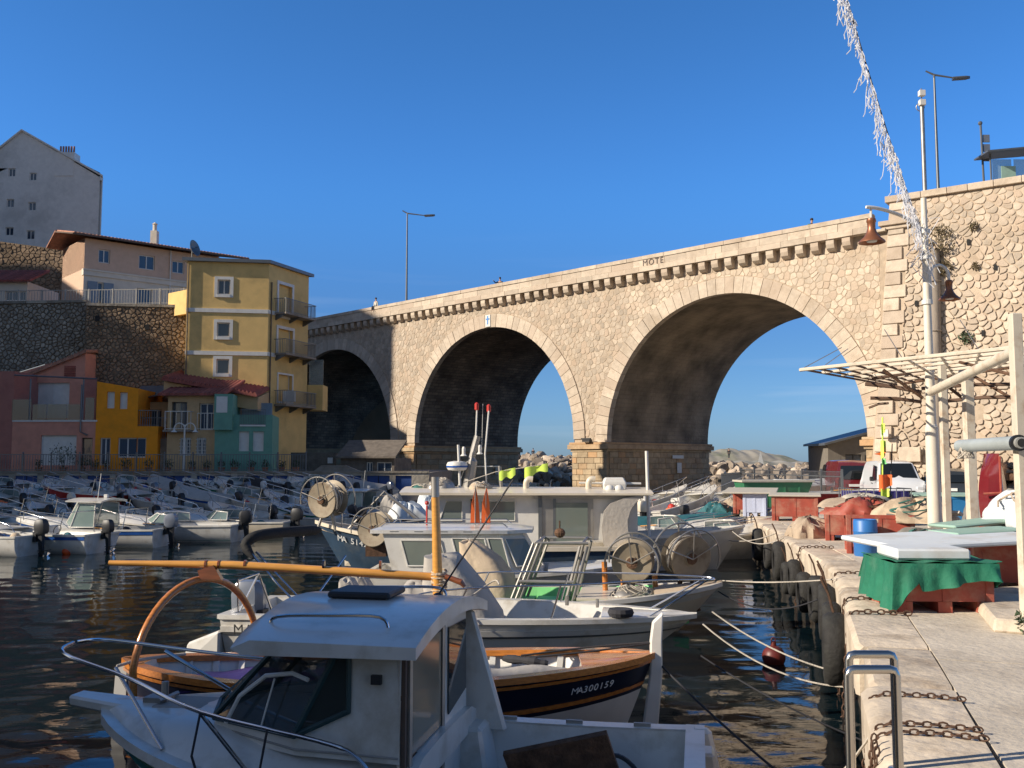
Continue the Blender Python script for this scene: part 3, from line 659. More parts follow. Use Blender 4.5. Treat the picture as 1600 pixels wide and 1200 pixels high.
stonewall(F, 'rock_wall', 'dark rough stone wall directly beneath the pale gabled house', a-5, b, 7, z1+.5, z2, M['stbrown'], .5, keep=120, seed=5, asp=.6, coping=False)
# small red roofed house at the frame edge
F = Facade((-42.64, 72.16), (-35.752, 72.16)); T = thing('garden_house', 'low white house with a dark red tiled roof beside the railing', 'house', (-47, 90, 10)); u1 = F.pix(53, 450)[0]; zt = F.pix(40, 440)[1]
F.wall(T, M['crm'], 0, u1-.5, 7, zt, [F.rect(8,455,40,470)]); F.body(T, M['crm'], 0, u1-.5, 7, zt, 5); F.window(T, F.rect(8,455,40,470), mull=2)
tiles(F, T, -.3, u1-.2, zt, .4, zt+1.35, 2.6, M['tiledk'])
# peach and cream house
cA = at(130, 450, 68.88); cB = at(372, 400, 76.752); F = Facade(cA, cB); G = Facade((cA.x-F.n.x*-5.5*-1-0, cA.y) if False else tuple(Vector(cA[:2])-F.n*5.1), cA)
T = thing('peach_house', 'two storey house, peach above and cream below, with blue shutters on the upper terrace', 'house', (cA.x, cA.y, 14))
zt = F.pix(135, 372)[1]; zt2 = zt; zm0, zm1 = F.pix(135, 430)[1], F.pix(135, 420)[1]; zb = 10
up = [F.rect(154,390,172,411), F.rect(217,399,242,421), F.rect(269,408,288,427)]; dn = [F.rect(152,441,161,478), F.rect(213,451,238,478)]
F.wall(T, M['pch'], 0, F.L, zm1, zt, up); F.wall(T, M['crm'], 0, F.L, zb, zm0, dn)
F.body(T, M['pch'], 0, F.L, zb, zt-.02, 5.1)
mb = MB(); F.box(mb, -.06, F.L, zm0, zm1, -.3, .1); F.box(mb, -.1, F.L, zm1-.12, zm1, .1, .16); mb.build('string_course', M['crm'], T)
for h in up: F.window(T, h, mull=1)
for h in dn: F.window(T, h, mull=0)
for du in (-.75, 0): 
    h = dn[0]; x0 = h[0]-.72 if du else h[1]+.02; mb = MB(); F.box(mb, x0, x0+.7, h[2], h[3], .02, .07); mb.build('shutter', M['shut'], T)
G.wall(T, M['pch'], 0, G.L, zm1, zt, []); 
tiles(F, T, -1.0, F.L+.5, zt+.12, .75, zt+1.0, 3.4, M['tile'])
MB().hexa([F.W(-1.1,zt,.8),F.W(F.L,zt,.8),F.W(F.L,zt+.85,-3.4),F.W(-1.1,zt+.85,-3.4),F.W(-1.1,zt+.1,.8),F.W(F.L,zt+.1,.8),F.W(F.L,zt+.95,-3.4),F.W(-1.1,zt+.95,-3.4)]).build('eaves', M['eave'], T)
MB().hexa([F.W(-1.1,zt,-5.5),F.W(F.L,zt,-5.5),F.W(F.L,zt+.95,-3.38),F.W(-1.1,zt+.95,-3.38),F.W(-1.1,zt+.12,-5.5),F.W(F.L,zt+.12,-5.5),F.W(F.L,zt+1.05,-3.38),F.W(-1.1,zt+1.05,-3.38)]).build('rear_roof', M['tile'], T)
u_, z_ = F.pix(258, 385); MB().box(tuple(F.W(u_, zt+1.3, -2.2)), (.5,.5,1.1)).lathe([(.16,0),(.16,.5),(.22,.55),(.05,.7)], 10, F.W(u_, zt+1.85, -2.2)).build('chimney', M['crm'], T)
u_, _ = F.pix(266, 410); MB().tube([F.W(u_, zb, .06), F.W(u_, zt, .06)], .05, 6).build('downpipe', M['whitep'], T)
dsh = thing('satellite_dish', 'grey satellite dish tilted on a pole at the peach house eaves', 'satellite dish', tuple(at(300, 402, 65.6)))
p = at(300, 389, 65.6); MB().lathe([(.0,.02),(.3,.08),(.55,.26),(.58,.26),(.3,.04),(0,-.02)], 20, p, Matrix.Rotation(RD(75),3,'Y') @ Matrix.Rotation(RD(15),3,'X')).build('dish', M['iron'], dsh, smooth=True)
MB().tube([p, at(300, 407, 65.6)], .04, 6).tube([p, p+Vector((.5,-.2,.1))], .02, 5).build('mast', M['iron'], dsh)
# terrace walls of rubble with railing
F1 = Facade((-39.36, 66.01), (-27.47, 64.78)); u1 = F1.pix(134, 520)[0]
SW1 = stonewall(F1, 'terrace_wall', 'grey brown rubble wall below the railing, left of the brown stone bastion', -2, u1, 1, F1.pix(60,474)[1], F1.pix(60,474)[1], M['stained'], .42, seed=21, asp=.5, keep=200, holes=6)
F2 = Facade((-29.52, 62.73), (-20.5, 63.96)); ua = F2.pix(133, 520)[0]; ub = F2.pix(292, 520)[0]; z_ = F2.pix(200, 479)[1]
SW2 = stonewall(F2, 'stone_bastion', 'brown rubble bastion wall between the grey terrace wall and the yellow house', ua, ub, 1, z_, z_, M['stbrown'], .36, D=4, asp=.6, seed=22, keep=250, holes=7)
z0 = F2.pix(60, 476)[1]; RL = thing('terrace_railing', 'thin pale metal railing on top of the high stone terrace wall', 'railing', (-38, 79.8, z0))
FR = Facade((-39.36, 66.338), (-20.91, 65.272)); FR.rail(RL, 0, FR.L, FR.pix(150,476)[1], 1.05, 0, M['galv'] if 'galv' in M else M.setdefault('railg', mat('grey_rail_paint', (.35,.34,.31), .6)), 'bars', sp=.2)
for k in range(12): u = FR.L*k/11; mb = MB(); FR.box(mb, u-.04, u+.04, FR.pix(150,476)[1]-.2, FR.pix(150,476)[1]+1.1, -.04, .04); mb.build('post', M['railg'], RL)
MB().hexa([(-49,66.3,1),(-20.9,65.1,1),(-20.9,84,1),(-49,84,1),(-49,66.3,12.2),(-20.9,65.1,12.2),(-20.9,84,12.2),(-49,84,12.2)]).build('upper_terrace', M['terr'])['kind'] = 'structure'
wb = MB(); W0 = Facade((-23.206, 64.124), (-21.238, 62.484)); W0.box(wb, 0, W0.L, 11.5, W0.pix(265,458)[1], -.3, 0); tag(wb.build('garden_wall', M['yel']), 'short yellow parapet wall joining the railing to the yellow house', 'wall')

# yellow corner house
F = Facade((-21.35, 62.3), (-16.179, 63.14)); B = Facade((-16.179, 63.14), (-14.489, 67.65))
T = thing('yellow_house', 'tall ochre yellow corner house with white string courses and three iron balconies', 'house', (-19, 75, 1.1)); z0 = 1.1; zt = F.pix(417, 412)[1]
fw = [F.rect(340,437,360,460), F.rect(339,504,359,526), F.rect(338,561,358,584)]
bw = [B.rect(435,446,456,494), B.rect(434,515,457,553), B.rect(434,586,456,628)]
F.wall(T, M['yel'], 0, F.L, z0, zt, fw); B.wall(T, M['yel'], 0, B.L, z0, zt, bw)
MB().prism([tuple(F.W(0,0,-.3)[:2]), tuple(F.W(F.L,0,-.3)[:2]), tuple(B.W(B.L,0,-.3)[:2]), (-14.7, 67.6), (-21.4, 65.6)], z0, zt-.02).build('side_walls', M['yel'], T)
mb = MB(); mb.add([tuple(F.W(0,z0)),tuple(F.W(0,z0,-3.3)),tuple(F.W(0,zt,-3.3)),tuple(F.W(0,zt))], [(0,1,2,3)]); mb.add([tuple(B.W(B.L,z0)),(-15.6,67.35,z0),(-15.6,67.35,zt),tuple(B.W(B.L,zt))], [(0,1,2,3)]); mb.build('flank_wall', M['yel'], T, fix=False)
MB().prism([tuple(F.W(-.3,0,.25)[:2]), tuple(F.W(F.L+.1,0,.25)[:2]), tuple(B.W(B.L+.3,0,.25)[:2]), (-14.8, 67.7), (-21.6, 65.7)], zt, zt+.22).build('roof', M['iron'], T)
for k, h in enumerate(fw): F.window(T, h, mull=1 if k == 0 else 0, sur=.2)
for k, h in enumerate(bw): B.window(T, h, mull=1 if k == 1 else 0, sur=.2 if k < 2 else .12, rec=.25, pane=M['pane'] if k < 2 else M['whitep'])
for py in (487, 553):
    z = F.pix(417, py)[1]; mb = MB(); F.box(mb, 0, F.L, z-.13, z+.13, 0, .06); B.box(mb, 0, .9, z-.13, z+.13, 0, .06); mb.build('string_course', M['whitep'], T)
for k, py in enumerate((494, 556, 634)):
    u0, u1 = B.pix(428, py)[0], B.pix(476, py)[0]; z = B.pix(452, py)[1]; mb = MB(); B.box(mb, u0, u1, z-.12, z, 0, .95); bal = mb.build('balcony', M['terr'], T)
    B.rail(bal, u0, u1, z, .95, .93, M['iron'], sp=.13, ret=.9)
    for uu in (u0+.2, (u0+u1)/2, u1-.2): mb = MB(); mb.hexa([B.W(uu-.05,z-.5,0),B.W(uu+.05,z-.5,0),B.W(uu+.05,z-.5,.05),B.W(uu-.05,z-.5,.05),B.W(uu-.05,z-.12,0),B.W(uu+.05,z-.12,0),B.W(uu+.05,z-.12,.85),B.W(uu-.05,z-.12,.85)]); mb.build('bracket', M['iron'], bal)
mb = MB(); MB().box(tuple(B.W(1.9, B.pix(445,620)[1], .5)), (.8,.35,.7)).build('air_conditioner', M['whitep'], T)
for uu in (.25, ): MB().tube([B.W(uu, z0, .07), B.W(uu, zt-1.2, .07)], .05, 6).build('downpipe', M['stdark'], T)
MB().tube([F.W(.1, z0, .07), F.W(.1, zt-.2, .07)], .05, 6).build('downpipe', M['stdark'], T)
mb = MB(); mb.hexa([(-14.5,67.8,5.4),(-13.4,67.8,5.4),(-13.4,69.6,5.4),(-14.5,69.6,5.4),(-14.5,67.8,7.2),(-13.4,67.8,7.2),(-13.4,69.6,7.2),(-14.5,69.6,7.2)]).build('bay', M['yel'], T)
MB().box((-13.9,67.9,8.1), (1.0,.05,1.8)).build('glass_screen', glassmat('clear_screen', (.3,.35,.35), .1, .35), T)

# red roof, beige and green houses
F = Facade((-23.206, 59.204), (-18.204, 59.04)); T = thing('beige_house', 'beige two storey house with white balcony rails and barred ground floor windows', 'house', (-25, 74, 1.1)); zt = F.pix(300, 618)[1]
ux = F.pix(262, 650)[0]; ue = F.pix(341, 650)[0]
hs_ = [F.rect(268,628,292,670), F.rect(311,630,333,672), F.rect(281,684,298,712), F.rect(307,684,322,712)]
F.wall(T, M['bei'], ux, ue, 1.1, zt, hs_); F.body(T, M['bei'], ux, ue, 1.1, zt, 5)
F.window(T, hs_[0], frame=M['iron'], mull=1, rec=.3); F.window(T, hs_[1], mull=1, rec=.2)
for h in hs_[2:]: F.window(T, h, mull=1, bars=5)
a, zr = F.pix(262, 672); F.rail(T, a, F.pix(301,672)[0], zr, 1.15, .5, M['whitep'], 'balcony_rail', sp=.35, ret=.5); F.rail(T, F.pix(309,672)[0], F.pix(339,672)[0], zr, 1.05, .12, M['whitep'], 'balcony_rail', sp=.22)
mb = MB(); F.box(mb, a-.1, F.pix(303,672)[0], zr-.12, zr, 0, .55); mb.build('balcony', M['terr'], T)
R0 = Facade((-23.452, 61.172), (-20.91, 61.172)); hh = R0.rect(222,640,252,672); R0.wall(T, M['bei'], 0, R0.L+1, 1.1, R0.pix(240,628)[1], [hh]); R0.window(T, hh, mull=2, rec=.4); R0.rail(T, 0, R0.L, R0.pix(240,686)[1], 1.3, 1.6, M['iron'], 'terrace_rail')
mb = MB(); R0.box(mb, -.1, R0.L, 1.1, R0.pix(240,686)[1], .05, 1.65); mb.build('terrace_block', M['stained'], T)
tiles(F, T, ux-.5, ue+.3, zt+.05, .45, zt+1.2, 3.6, M['tiledk'])
MB().hexa([F.W(ux-3.2,zt-.2,-2.4),F.W(ux,zt+.2,-.4),F.W(ux,zt+.8,-3.5),F.W(ux-3.2,zt+.8,-3.5),F.W(ux-3.2,zt-.1,-2.4),F.W(ux,zt+.3,-.4),F.W(ux,zt+.9,-3.5),F.W(ux-3.2,zt+.9,-3.5)]).build('lean_to_roof', M['iron'], T)
F = Facade((-18.163, 58.712), (-14.678, 59.204)); T = thing('green_house', 'sea green house with two white shuttered windows below a small terrace', 'house', (-20, 74, 1.1))
u1 = F.pix(425, 700)[0]; um = F.pix(364, 650)[0]; zt = F.pix(385, 648)[1]; zt2 = F.pix(350, 616)[1]
hg = [F.rect(373,674,389,705), F.rect(395,674,412,705)]
F.wall(T, M['grn'], 0, u1, 1.1, zt, hg); F.body(T, M['grn'], 0, u1, 1.1, zt, 4)
mb = MB(); F.box(mb, -.02, um, F.pix(350,672)[1], zt2, -3, .3); mb.build('upper_block', M['grn'], T)
mb = MB(); F.box(mb, .1, um-.3, F.pix(350,645)[1], F.pix(350,620)[1], .3, .33); mb.build('blind', M['whitep'], T)
for h in hg: F.window(T, h, mull=0, pane=M['whitep'])
F.rail(T, F.pix(375,664)[0], F.pix(415,664)[0], F.pix(395,665)[1], 1.0, .02, M['iron'], 'terrace_rail', sp=.1)
mb = MB(); F.box(mb, F.pix(375,664)[0], F.pix(415,664)[0], F.pix(395,665)[1]-.05, F.pix(395,665)[1]+.05, -.02, .08); mb.build('sill', M['whitep'], T)
mb = MB(); F.box(mb, um+.2, u1-.3, zt, F.pix(395,626)[1], -2.6, -2.4); mb.build('windbreak', M['shut'], T)
TR = Facade((-22.058, 60.516), (-16.072, 60.516)); T2 = T; za, zb_ = TR.pix(262,586)[1], TR.pix(376,612)[1]
rm = MB(); x = 0
while x < TR.L:
    z1 = lerp(za, zb_, x/TR.L); z2 = lerp(za, zb_, (x+.25)/TR.L); rm.loft([[TR.W(x,z1-.2,.3),TR.W(x+.125,z1-.06,.3),TR.W(x+.25,z2-.2,.3),TR.W(x+.25,z2-.35,.3),TR.W(x,z1-.35,.3)],[TR.W(x,z1+.5,-3),TR.W(x+.125,z1+.62,-3),TR.W(x+.25,z2+.5,-3),TR.W(x+.25,z2+.35,-3),TR.W(x,z1+.35,-3)]]); x += .25
rm.build('roof', M['tiledk'], T)
MB().hexa([TR.W(0,6,-.1),TR.W(TR.L,5,-.1),TR.W(TR.L,5,-3),TR.W(0,6,-3),TR.W(0,za-.4,-.1),TR.W(TR.L,zb_-.36,-.1),TR.W(TR.L,zb_+.2,-3),TR.W(0,za+.3,-3)]).build('gable_wall', M['bei'], T)

# orange house
F = Facade((-25.912, 58.794), (-22.017, 58.958)); T = thing('orange_house', 'bright orange house with two narrow upper windows and a stepped lower wing', 'house', (-29, 73, 1.1))
ua, ub, uc = F.pix(150,650)[0], F.pix(215,650)[0], F.pix(246,700)[0]
ho = [F.rect(167,612,179,638), F.rect(187,613,199,639), F.rect(156,684,172,727), F.rect(184,684,228,715)]
F.wall(T, M['ora'], ua, ub, 1.1, (F.pix(152,596)[1], F.pix(213,607)[1]), ho[:3] + [(ho[3][0], ub, ho[3][2], ho[3][3])])
F.wall(T, M['ora'], ub, uc, 1.1, F.pix(230,666)[1], [(ub, ho[3][1], ho[3][2], ho[3][3])])
F.body(T, M['ora'], ua, ub, 1.1, (F.pix(152,596)[1], F.pix(213,607)[1]), 5); F.body(T, M['ora'], ub+.01, uc, 1.1, F.pix(230,666)[1], 5)
for h in ho[:2]: F.window(T, h, mull=0, pane=M['whitep'])
F.window(T, ho[2], mull=1, nm='door'); F.window(T, ho[3], mull=2, nm='window')
F.rail(T, ub, uc, F.pix(230,666)[1], 1.0, -.1, M['iron'], 'terrace_rail')
mb = MB(); F.box(mb, ua, ub+.05, F.pix(150,596)[1]-.0, F.pix(150,596)[1]+.05, -5, .05)

# pink house
F = Facade((-32.39, 59.204), (-25.953, 58.876)); T = thing('pink_house', 'salmon pink house with a glass fronted terrace, skylit tile roof and garage door', 'house', (-36, 74, 1.1))
L0, L1, L2 = F.pix(0,700)[0]-3, F.pix(18,700)[0], F.pix(151,700)[0]
ut = F.pix(151,600)[0]; zte = F.pix(80,657)[1]; S = Facade(F.W(0,0,-2.6), F.W(F.L,0,-2.6))
hp = [F.rect(63,680,119,727), F.rect(127,684,144,727)]
F.wall(T, M['pnk'], L1, L2, 1.1, zte, hp); F.window(T, hp[0], mull=0, pane=M['whitep'], nm='garage_door'); F.window(T, hp[1], mull=0, frame=M['eave'], nm='door')
F.body(T, M['pnk'], L1, L2, 1.1, zte-.05, 7)
mb = MB(); F.box(mb, L1-.0, L2, zte-.08, zte+.02, -2.6, .06); mb.build('terrace_slab', M['whitep'], T)
dw = S.rect(27,598,108,653); s1 = S.pix(151,600)[0]; s0 = S.pix(18,600)[0]
S.wall(T, M['pnk'], s0, S.pix(132,600)[0], zte, (S.pix(20,600)[1]+.6, S.pix(131,551)[1]), [dw]); S.window(T, dw, mull=2, pane=M['whitep'], rec=.15, nm='terrace_door')
S.wall(T, M['pkd'], S.pix(132,600)[0], s1, zte, S.pix(140,592)[1], [])
S.body(T, M['pnk'], s0, S.pix(132,600)[0], zte, (S.pix(20,600)[1]+.6, S.pix(131,551)[1]), 5)
mb = MB(); a, b, c, d = S.rect(101,571,118,590)
for k in range(7): z = lerp(c, d, k/7); S.box(mb, a, b, z, z+.08, 0, .06)
mb.build('louvre_vent', M['tiledk'], T)
F.wall(T, M['pkd'], L0, L1, 1.1, F.pix(10,580)[1], []); F.body(T, M['pkd'], L0, L1, 1.1, F.pix(10,580)[1], 7)
zr0 = S.pix(20,600)[1]+.6; zr1 = S.pix(131,551)[1]
rm = MB(); n = 34
for k in range(n):
    x0, x1 = lerp(L0-.3, S.pix(132,600)[0]+.15, k/n), lerp(L0-.3, S.pix(132,600)[0]+.15, (k+1)/n); f = lambda x: lerp(zr0-1.2, zr1+.12, (x-L0)/(S.pix(132,600)[0]-L0))
    xm = (x0+x1)/2; rm.loft([[S.W(x0,f(x0)-.05,.25),S.W(xm,f(xm)+.06,.25),S.W(x1,f(x1)-.05,.25),S.W(x1,f(x1)-.2,.25),S.W(x0,f(x0)-.2,.25)],[S.W(x0,f(x0)+.5,-5),S.W(xm,f(xm)+.61,-5),S.W(x1,f(x1)+.5,-5),S.W(x1,f(x1)+.4,-5),S.W(x0,f(x0)+.4,-5)]])
rf = rm.build('roof', M['tile'], T)
for (px, py) in ((45,568), (10,563)):
    u = S.pix(px, py)[0]; f = lerp(zr0-1.2, zr1+.12, (u-L0)/(S.pix(132,600)[0]-L0)); MB().hexa([S.W(u-.9,f+.02,-.3),S.W(u+.9,f+.55,-.3),S.W(u+.9,f+.9,-2.2),S.W(u-.9,f+.4,-2.2),S.W(u-.9,f+.14,-.3),S.W(u+.9,f+.67,-.3),S.W(u+.9,f+1.02,-2.2),S.W(u-.9,f+.52,-2.2)]).build('skylight', M['steel'], rf)
pg = MB()
for px in (47, 130): u = F.pix(px, 620)[0]; pg.tube([F.W(u, zte, 0), F.W(u, F.pix(px,592)[1], 0)], .05, 6)
pg.tube([F.W(F.pix(22,592)[0], F.pix(30,586)[1], 0), F.W(ut, F.pix(140,592)[1], 0)], .05, 6).build('pergola_frame', M['iron'], T)
M['balg'] = glassmat('balustrade_glass', (.1,.13,.13), .06, .55)
for a_, b_, h_ in ((20,50,1.3),(52,74,1.0),(75,105,1.0),(106,126,1.0),(134,148,1.4)):
    mb = MB(); F.box(mb, F.pix(a_,620)[0], F.pix(b_,620)[0], zte+.03, zte+h_, .0, .03); mb.build('balustrade_pane', M['balg'], T)
for (px, py, ln) in ((48,655,1),): MB().tube([F.W(F.pix(129,600)[0], zte+2.2, .08), F.W(F.pix(129,600)[0], 3.6, .08), F.W(F.pix(140,600)[0], 3.4, .08)], .05, 6).build('downpipe', M['iron'], T)

# promenade wall with blue lockers
F = Facade((-39.36, 57.22), (-4.92, 57.22)); T = thing('promenade_wall', 'low terrace wall with a row of blue locker doors above the slipway', 'wall', (-27, 70, -.2))
x = 0; doors = []
while x < F.L-2: doors.append((x+.35, x+rnd.choice((1.3,1.7,2.4)), -.5, .95)); x = doors[-1][1]
F.wall(T, M['stained'], 0, F.L, -1, 1.1, doors, rev=.15)
for h in doors:
    mb = MB(); F.box(mb, *h, -.16, -.1); o = mb.build('locker_door', M['blu'], T)
    if h[1]-h[0] > 1.2: m_ = (h[0]+h[1])/2; mb = MB(); F.box(mb, m_-.02, m_+.02, h[2], h[3], -.1, -.08); mb.build('door_joint', M['dark'], o)
mb = MB(); F.box(mb, 0, F.L, 1.1, 1.22, -.35, .06); mb.build('ledge', M['stained'], T)
T = thing('promenade_railing', 'long black iron railing along the promenade in front of the coloured houses', 'railing', (-30, 70.3, 1.2)); FF = Facade((-39.36, 57.523), (-12.3, 57.523))
FF.rail(T, 0, FF.L, 1.22, 1.0, 0, M['iron'], 'bars', sp=.16)
for k in range(17): u = FF.L*k/16; mb = MB(); FF.box(mb, u-.035, u+.035, 1.22, 2.25, -.035, .035); mb.ball(FF.W(u, 2.3, 0), .06, 6, 5).build('post', M['iron'], T)
T = thing('promenade_lamp', 'white twin armed street lamp on the promenade in front of the beige house', 'street lamp', (-23.95, 70.6, 1.22)); p = at(287, 727, 57.892)
mb = MB(); mb.tube([(p.x,p.y,1.2),(p.x,p.y,4.0)], [.07,.045], 8).build('pole', M['whitep'], T)
for sg in (-1, 1):
    pts = [(p.x+sg*(.32-.32*cos(a)), p.y, 3.75+.34*sin(a)) for a in [pi*k/10 for k in range(11)]]; o = MB().tube(pts, .035, 6).build('arm', M['whitep'], T)
    MB().lathe([(.04,.25),(.06,.12),(.2,0),(.01,-.02)], 12, (p.x+sg*.64, p.y, 3.55)).build('lamp_head', M['whitep'], o)
# plants and pots
M['leaf'] = mat('dark_green_leaf', (.045,.075,.03), .6, var=.3, island=.4)
M['leaf2'] = mat('dry_olive_leaf', (.13,.1,.05), .8, var=.3, island=.4)
M['terra'] = mat('terracotta', (.35,.15,.08), .85, var=.15)
def leaves(r, n, rad, size, seed=0, flat=.5):
    q = random.Random(seed); mb = MB()
    for k in range(n):
        d = Vector((q.gauss(0,1), q.gauss(0,1), q.gauss(0,1)*flat)).normalized()*rad*q.uniform(.25,1)**.6
        c = Vector(r)+Vector((d.x, d.y, d.z)); a = Euler((q.uniform(0,6), q.uniform(0,6), q.uniform(0,6))).to_matrix(); s_ = size*q.uniform(.6,1.3)
        mb.add([c+a@Vector(v) for v in ((-s_,0,0),(0,-s_*.4,s_*.1),(s_,0,0),(0,s_*.4,s_*.1))], [(0,1,2,3)])
    return mb
def potplant(loc, r, h, label, seed, pot=M['terra']):
    T = thing('potted_plant', label, 'plant', loc); x, y, z = loc
    MB().lathe([(.14,0),(.2,.3),(.22,.3),(.22,.34),(.17,.34),(.16,.28)], 10, loc).build('pot', pot, T)
    st = MB(); q = random.Random(seed)
    for k in range(5): st.tube([(x,y,z+.25),(x+q.uniform(-r,r)*.6,y+q.uniform(-r,r)*.6,z+.3+h*q.uniform(.5,1))], .012, 4)
    st.build('stem', M['leaf2'], T)
    leaves((x,y,z+.35+h*.55), int(90*r/.3), r, .07, seed, flat=h/r*.6).build('foliage', M['leaf'], T, fix=False)
    return T
pots = [(98,1.0,1.5,'tall spiky plant in front of the pink house garage'),(60,.3,.5,'small dark potted plant below the pink house terrace'),(128,.4,.6,'bushy potted plant beside the pink house door'),(146,.35,.5,'potted plant at the corner of the orange house'),(165,.3,.4,'low potted plant before the orange house door'),(196,.45,.5,'wide potted plant under the orange house window'),(232,.35,.5,'dark potted plant at the step of the orange house wing'),(262,.4,.5,'potted plant left of the white twin lamp'),(300,.3,.4,'potted plant right of the white twin lamp'),(322,.35,.4,'potted plant below the barred beige window'),(346,.3,.45,'potted plant where the beige and green houses meet'),(366,.4,.4,'potted plant left under the green house windows'),(392,.35,.45,'potted plant between the green house windows'),(414,.3,.4,'potted plant at the right end of the green house'),(440,.35,.4,'potted plant at the foot of the yellow corner'),(462,.3,.4,'potted plant by the yellow house right edge')]
for k, (px, r, h, lb) in enumerate(pots): p = at(px, 735, 57.974); potplant((p.x, 58.0, 1.1), r*.85, h*.85, lb, 40+k)
for (px,py,w,h,m,lb,nm,ct) in ((592,722,.5,.4,'whitep','small white notice on the dark wall under the left arch','notice','sign'),): pass
# low dark house and stair wall under the left arch
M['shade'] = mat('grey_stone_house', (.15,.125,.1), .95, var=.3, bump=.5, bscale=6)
F = Facade((-12.628, 62.32), (-5.412, 61.09)); T = thing('low_stone_house', 'low grey stone house with a tiled roof and glazed porch under the left arch', 'house', (-11, 76, 1.1))
hh = [F.rect(572,722,582,742), F.rect(588,722,612,740)]; a, b = F.pix(532,725)[0], F.pix(616,725)[0]; zt = F.pix(580,716)[1]
F.wall(T, M['shade'], a, b, -.4, zt, hh); F.body(T, M['shade'], a, b, -.4, zt, 4)
for h in hh: F.window(T, h, mull=1)
MB().hexa([F.W(a-.2,zt,.4),F.W(b+.2,zt,.4),F.W(b+.2,zt+1.1,-2.2),F.W(a-.2,zt+1.1,-2.2),F.W(a-.2,zt+.12,.4),F.W(b+.2,zt+.12,.4),F.W(b+.2,zt+1.22,-2.2),F.W(a-.2,zt+1.22,-2.2)]).build('roof', M['shade'], T)
F = Facade((-12.956, 59.04), (-6.97, 59.04)); T = thing('stair_wall', 'arched top stone wall and ramp beside the yellow house', 'wall', (-12, 72, 0)); mb = MB()
prf = [(478,738),(488,738),(503,727),(540,727),(560,735),(585,742)]
pp = [F.pix(*p) for p in prf]
for (u0,z0_),(u1,z1_) in zip(pp, pp[1:]): mb.hexa([F.W(u0,-1,.2),F.W(u1,-1,.2),F.W(u1,-1,-.3),F.W(u0,-1,-.3),F.W(u0,z0_,.2),F.W(u1,z1_,.2),F.W(u1,z1_,-.3),F.W(u0,z0_,-.3)])
mb.build('wall_body', M['stained'], T)
F2 = Facade((-13.94, 63.14), (-10.496, 63.14)); a, b = F2.pix(478,720)[0], F2.pix(524,720)[0]; T = thing('low_wall', 'dark stone wall with a small white notice left under the arch', 'wall', (-14.6,77,1.1))
mb = MB(); F2.box(mb, a-1, b, -1, F2.pix(500,707)[1], -.4, 0); mb.build('wall_body', M['shade'], T); mb = MB(); F2.box(mb, *F2.rect(512,715,520,724), 0, .04); mb.build('notice', M['whitep'], T)
# unseen buildings added past the left edge, sized to cast shade on the harbour
for k, (x0, x1, y0, y1, z0, z1, lb) in enumerate(((-125, -84, 71.4, 112, 0, 54, 'tall pale building added unseen beyond the left edge to shade the viaduct'), (-83.4, -70, 20.4, 73.8, 0, 34.4, 'pale building added unseen beyond the left edge to shade the low houses and slipway'), (-44, -22, -30, 3.0, -2, 12.1, 'low pale building added unseen beyond the left edge to shade the nearest boat'))):
    T = thing('shade_building', lb, 'building', ((x0+x1)/2, (y0+y1)/2, z0)); F = Facade((x0,y0),(x1,y0)); G = Facade((x1,y0),(x1,y1)); n1 = int((x1-x0)/4); fl = int((z1-z0)/3.2)
    for FF_ in (F, G):
        nn = int(FF_.L/4); hs2 = [(i*4+1.4, i*4+2.7, z0+j*3.2+1.0, z0+j*3.2+2.5) for i in range(nn) for j in range(max(0, fl-5), fl)]
        FF_.wall(T, M['wht'], 0, FF_.L, z0, z1, hs2)
        for h in hs2: FF_.window(T, h, mull=1)
    F.body(T, M['wht'], 0, F.L, z0, z1-.01, y1-y0); MB().box(((x0+x1)/2,(y0+y1)/2,z1+.25),(x1-x0+.4,y1-y0+.4,.5)).build('roof', M['tile'], T)
# ================================================================== BOATS
M['navy'] = mat('navy_hull_paint', (.012,.014,.03), .3, coat=.3, var=.2)
M['bluehull'] = mat('slate_blue_hull', (.03,.06,.105), .45, var=.2, stain=(.12,.13,.13), samt=.5, sscale=2)
M['stripeb'] = mat('blue_stripe', (.02,.09,.33), .35)
M['stripeg'] = mat('green_stripe', (.01,.14,.09), .4)
M['redhull'] = mat('red_hull_paint', (.45,.03,.02), .45, var=.2)
M['varn'] = mat('varnished_wood', (.5,.18,.04), .25, var=.3, scale=5, coat=.6, stretch=(1,8,8))
M['varnd'] = mat('dark_varnished_wood', (.2,.06,.02), .3, var=.3, scale=5, coat=.5, stretch=(1,8,8))
M['pole'] = mat('varnished_spar', (.7,.33,.07), .3, var=.2, scale=4, coat=.5, stretch=(1,6,6))
M['grey'] = mat('grey_anti_slip_deck', (.32,.31,.29), .8, var=.12, bump=.2, bscale=60)
M['grcanvas'] = mat('grey_boat_canvas', (.40,.37,.33), .85, var=.1, bump=.3, bscale=10)
M['becanvas'] = mat('beige_boat_canvas', (.52,.41,.29), .85, var=.1, bump=.35, bscale=8, stain=(.35,.26,.17), samt=.5)
M['blcanvas'] = mat('black_canvas', (.009,.009,.01), .8, var=.2, bump=.3)
M['purple'] = mat('indigo_tarpaulin', (.035,.02,.12), .6, var=.2, bump=.4, bscale=5)
M['mintdeck'] = mat('mint_green_paint', (.2,.62,.22), .5, var=.12, stain=(.4,.4,.3), samt=.3)
M['teal'] = mat('teal_tarpaulin', (.02,.12,.14), .7, var=.3, bump=.5)
M['orange'] = mat('orange_flag', (.9,.16,.03), .6)
M['hivis'] = mat('fluorescent_yellow_cloth', (.65,.85,.12), .7)
M['mgrey'] = mat('grey_engine_cowl', (.16,.18,.22), .25, coat=.4)
M['rope'] = mat('pale_rope', (.5,.45,.38), .9, bump=.5, bscale=80)
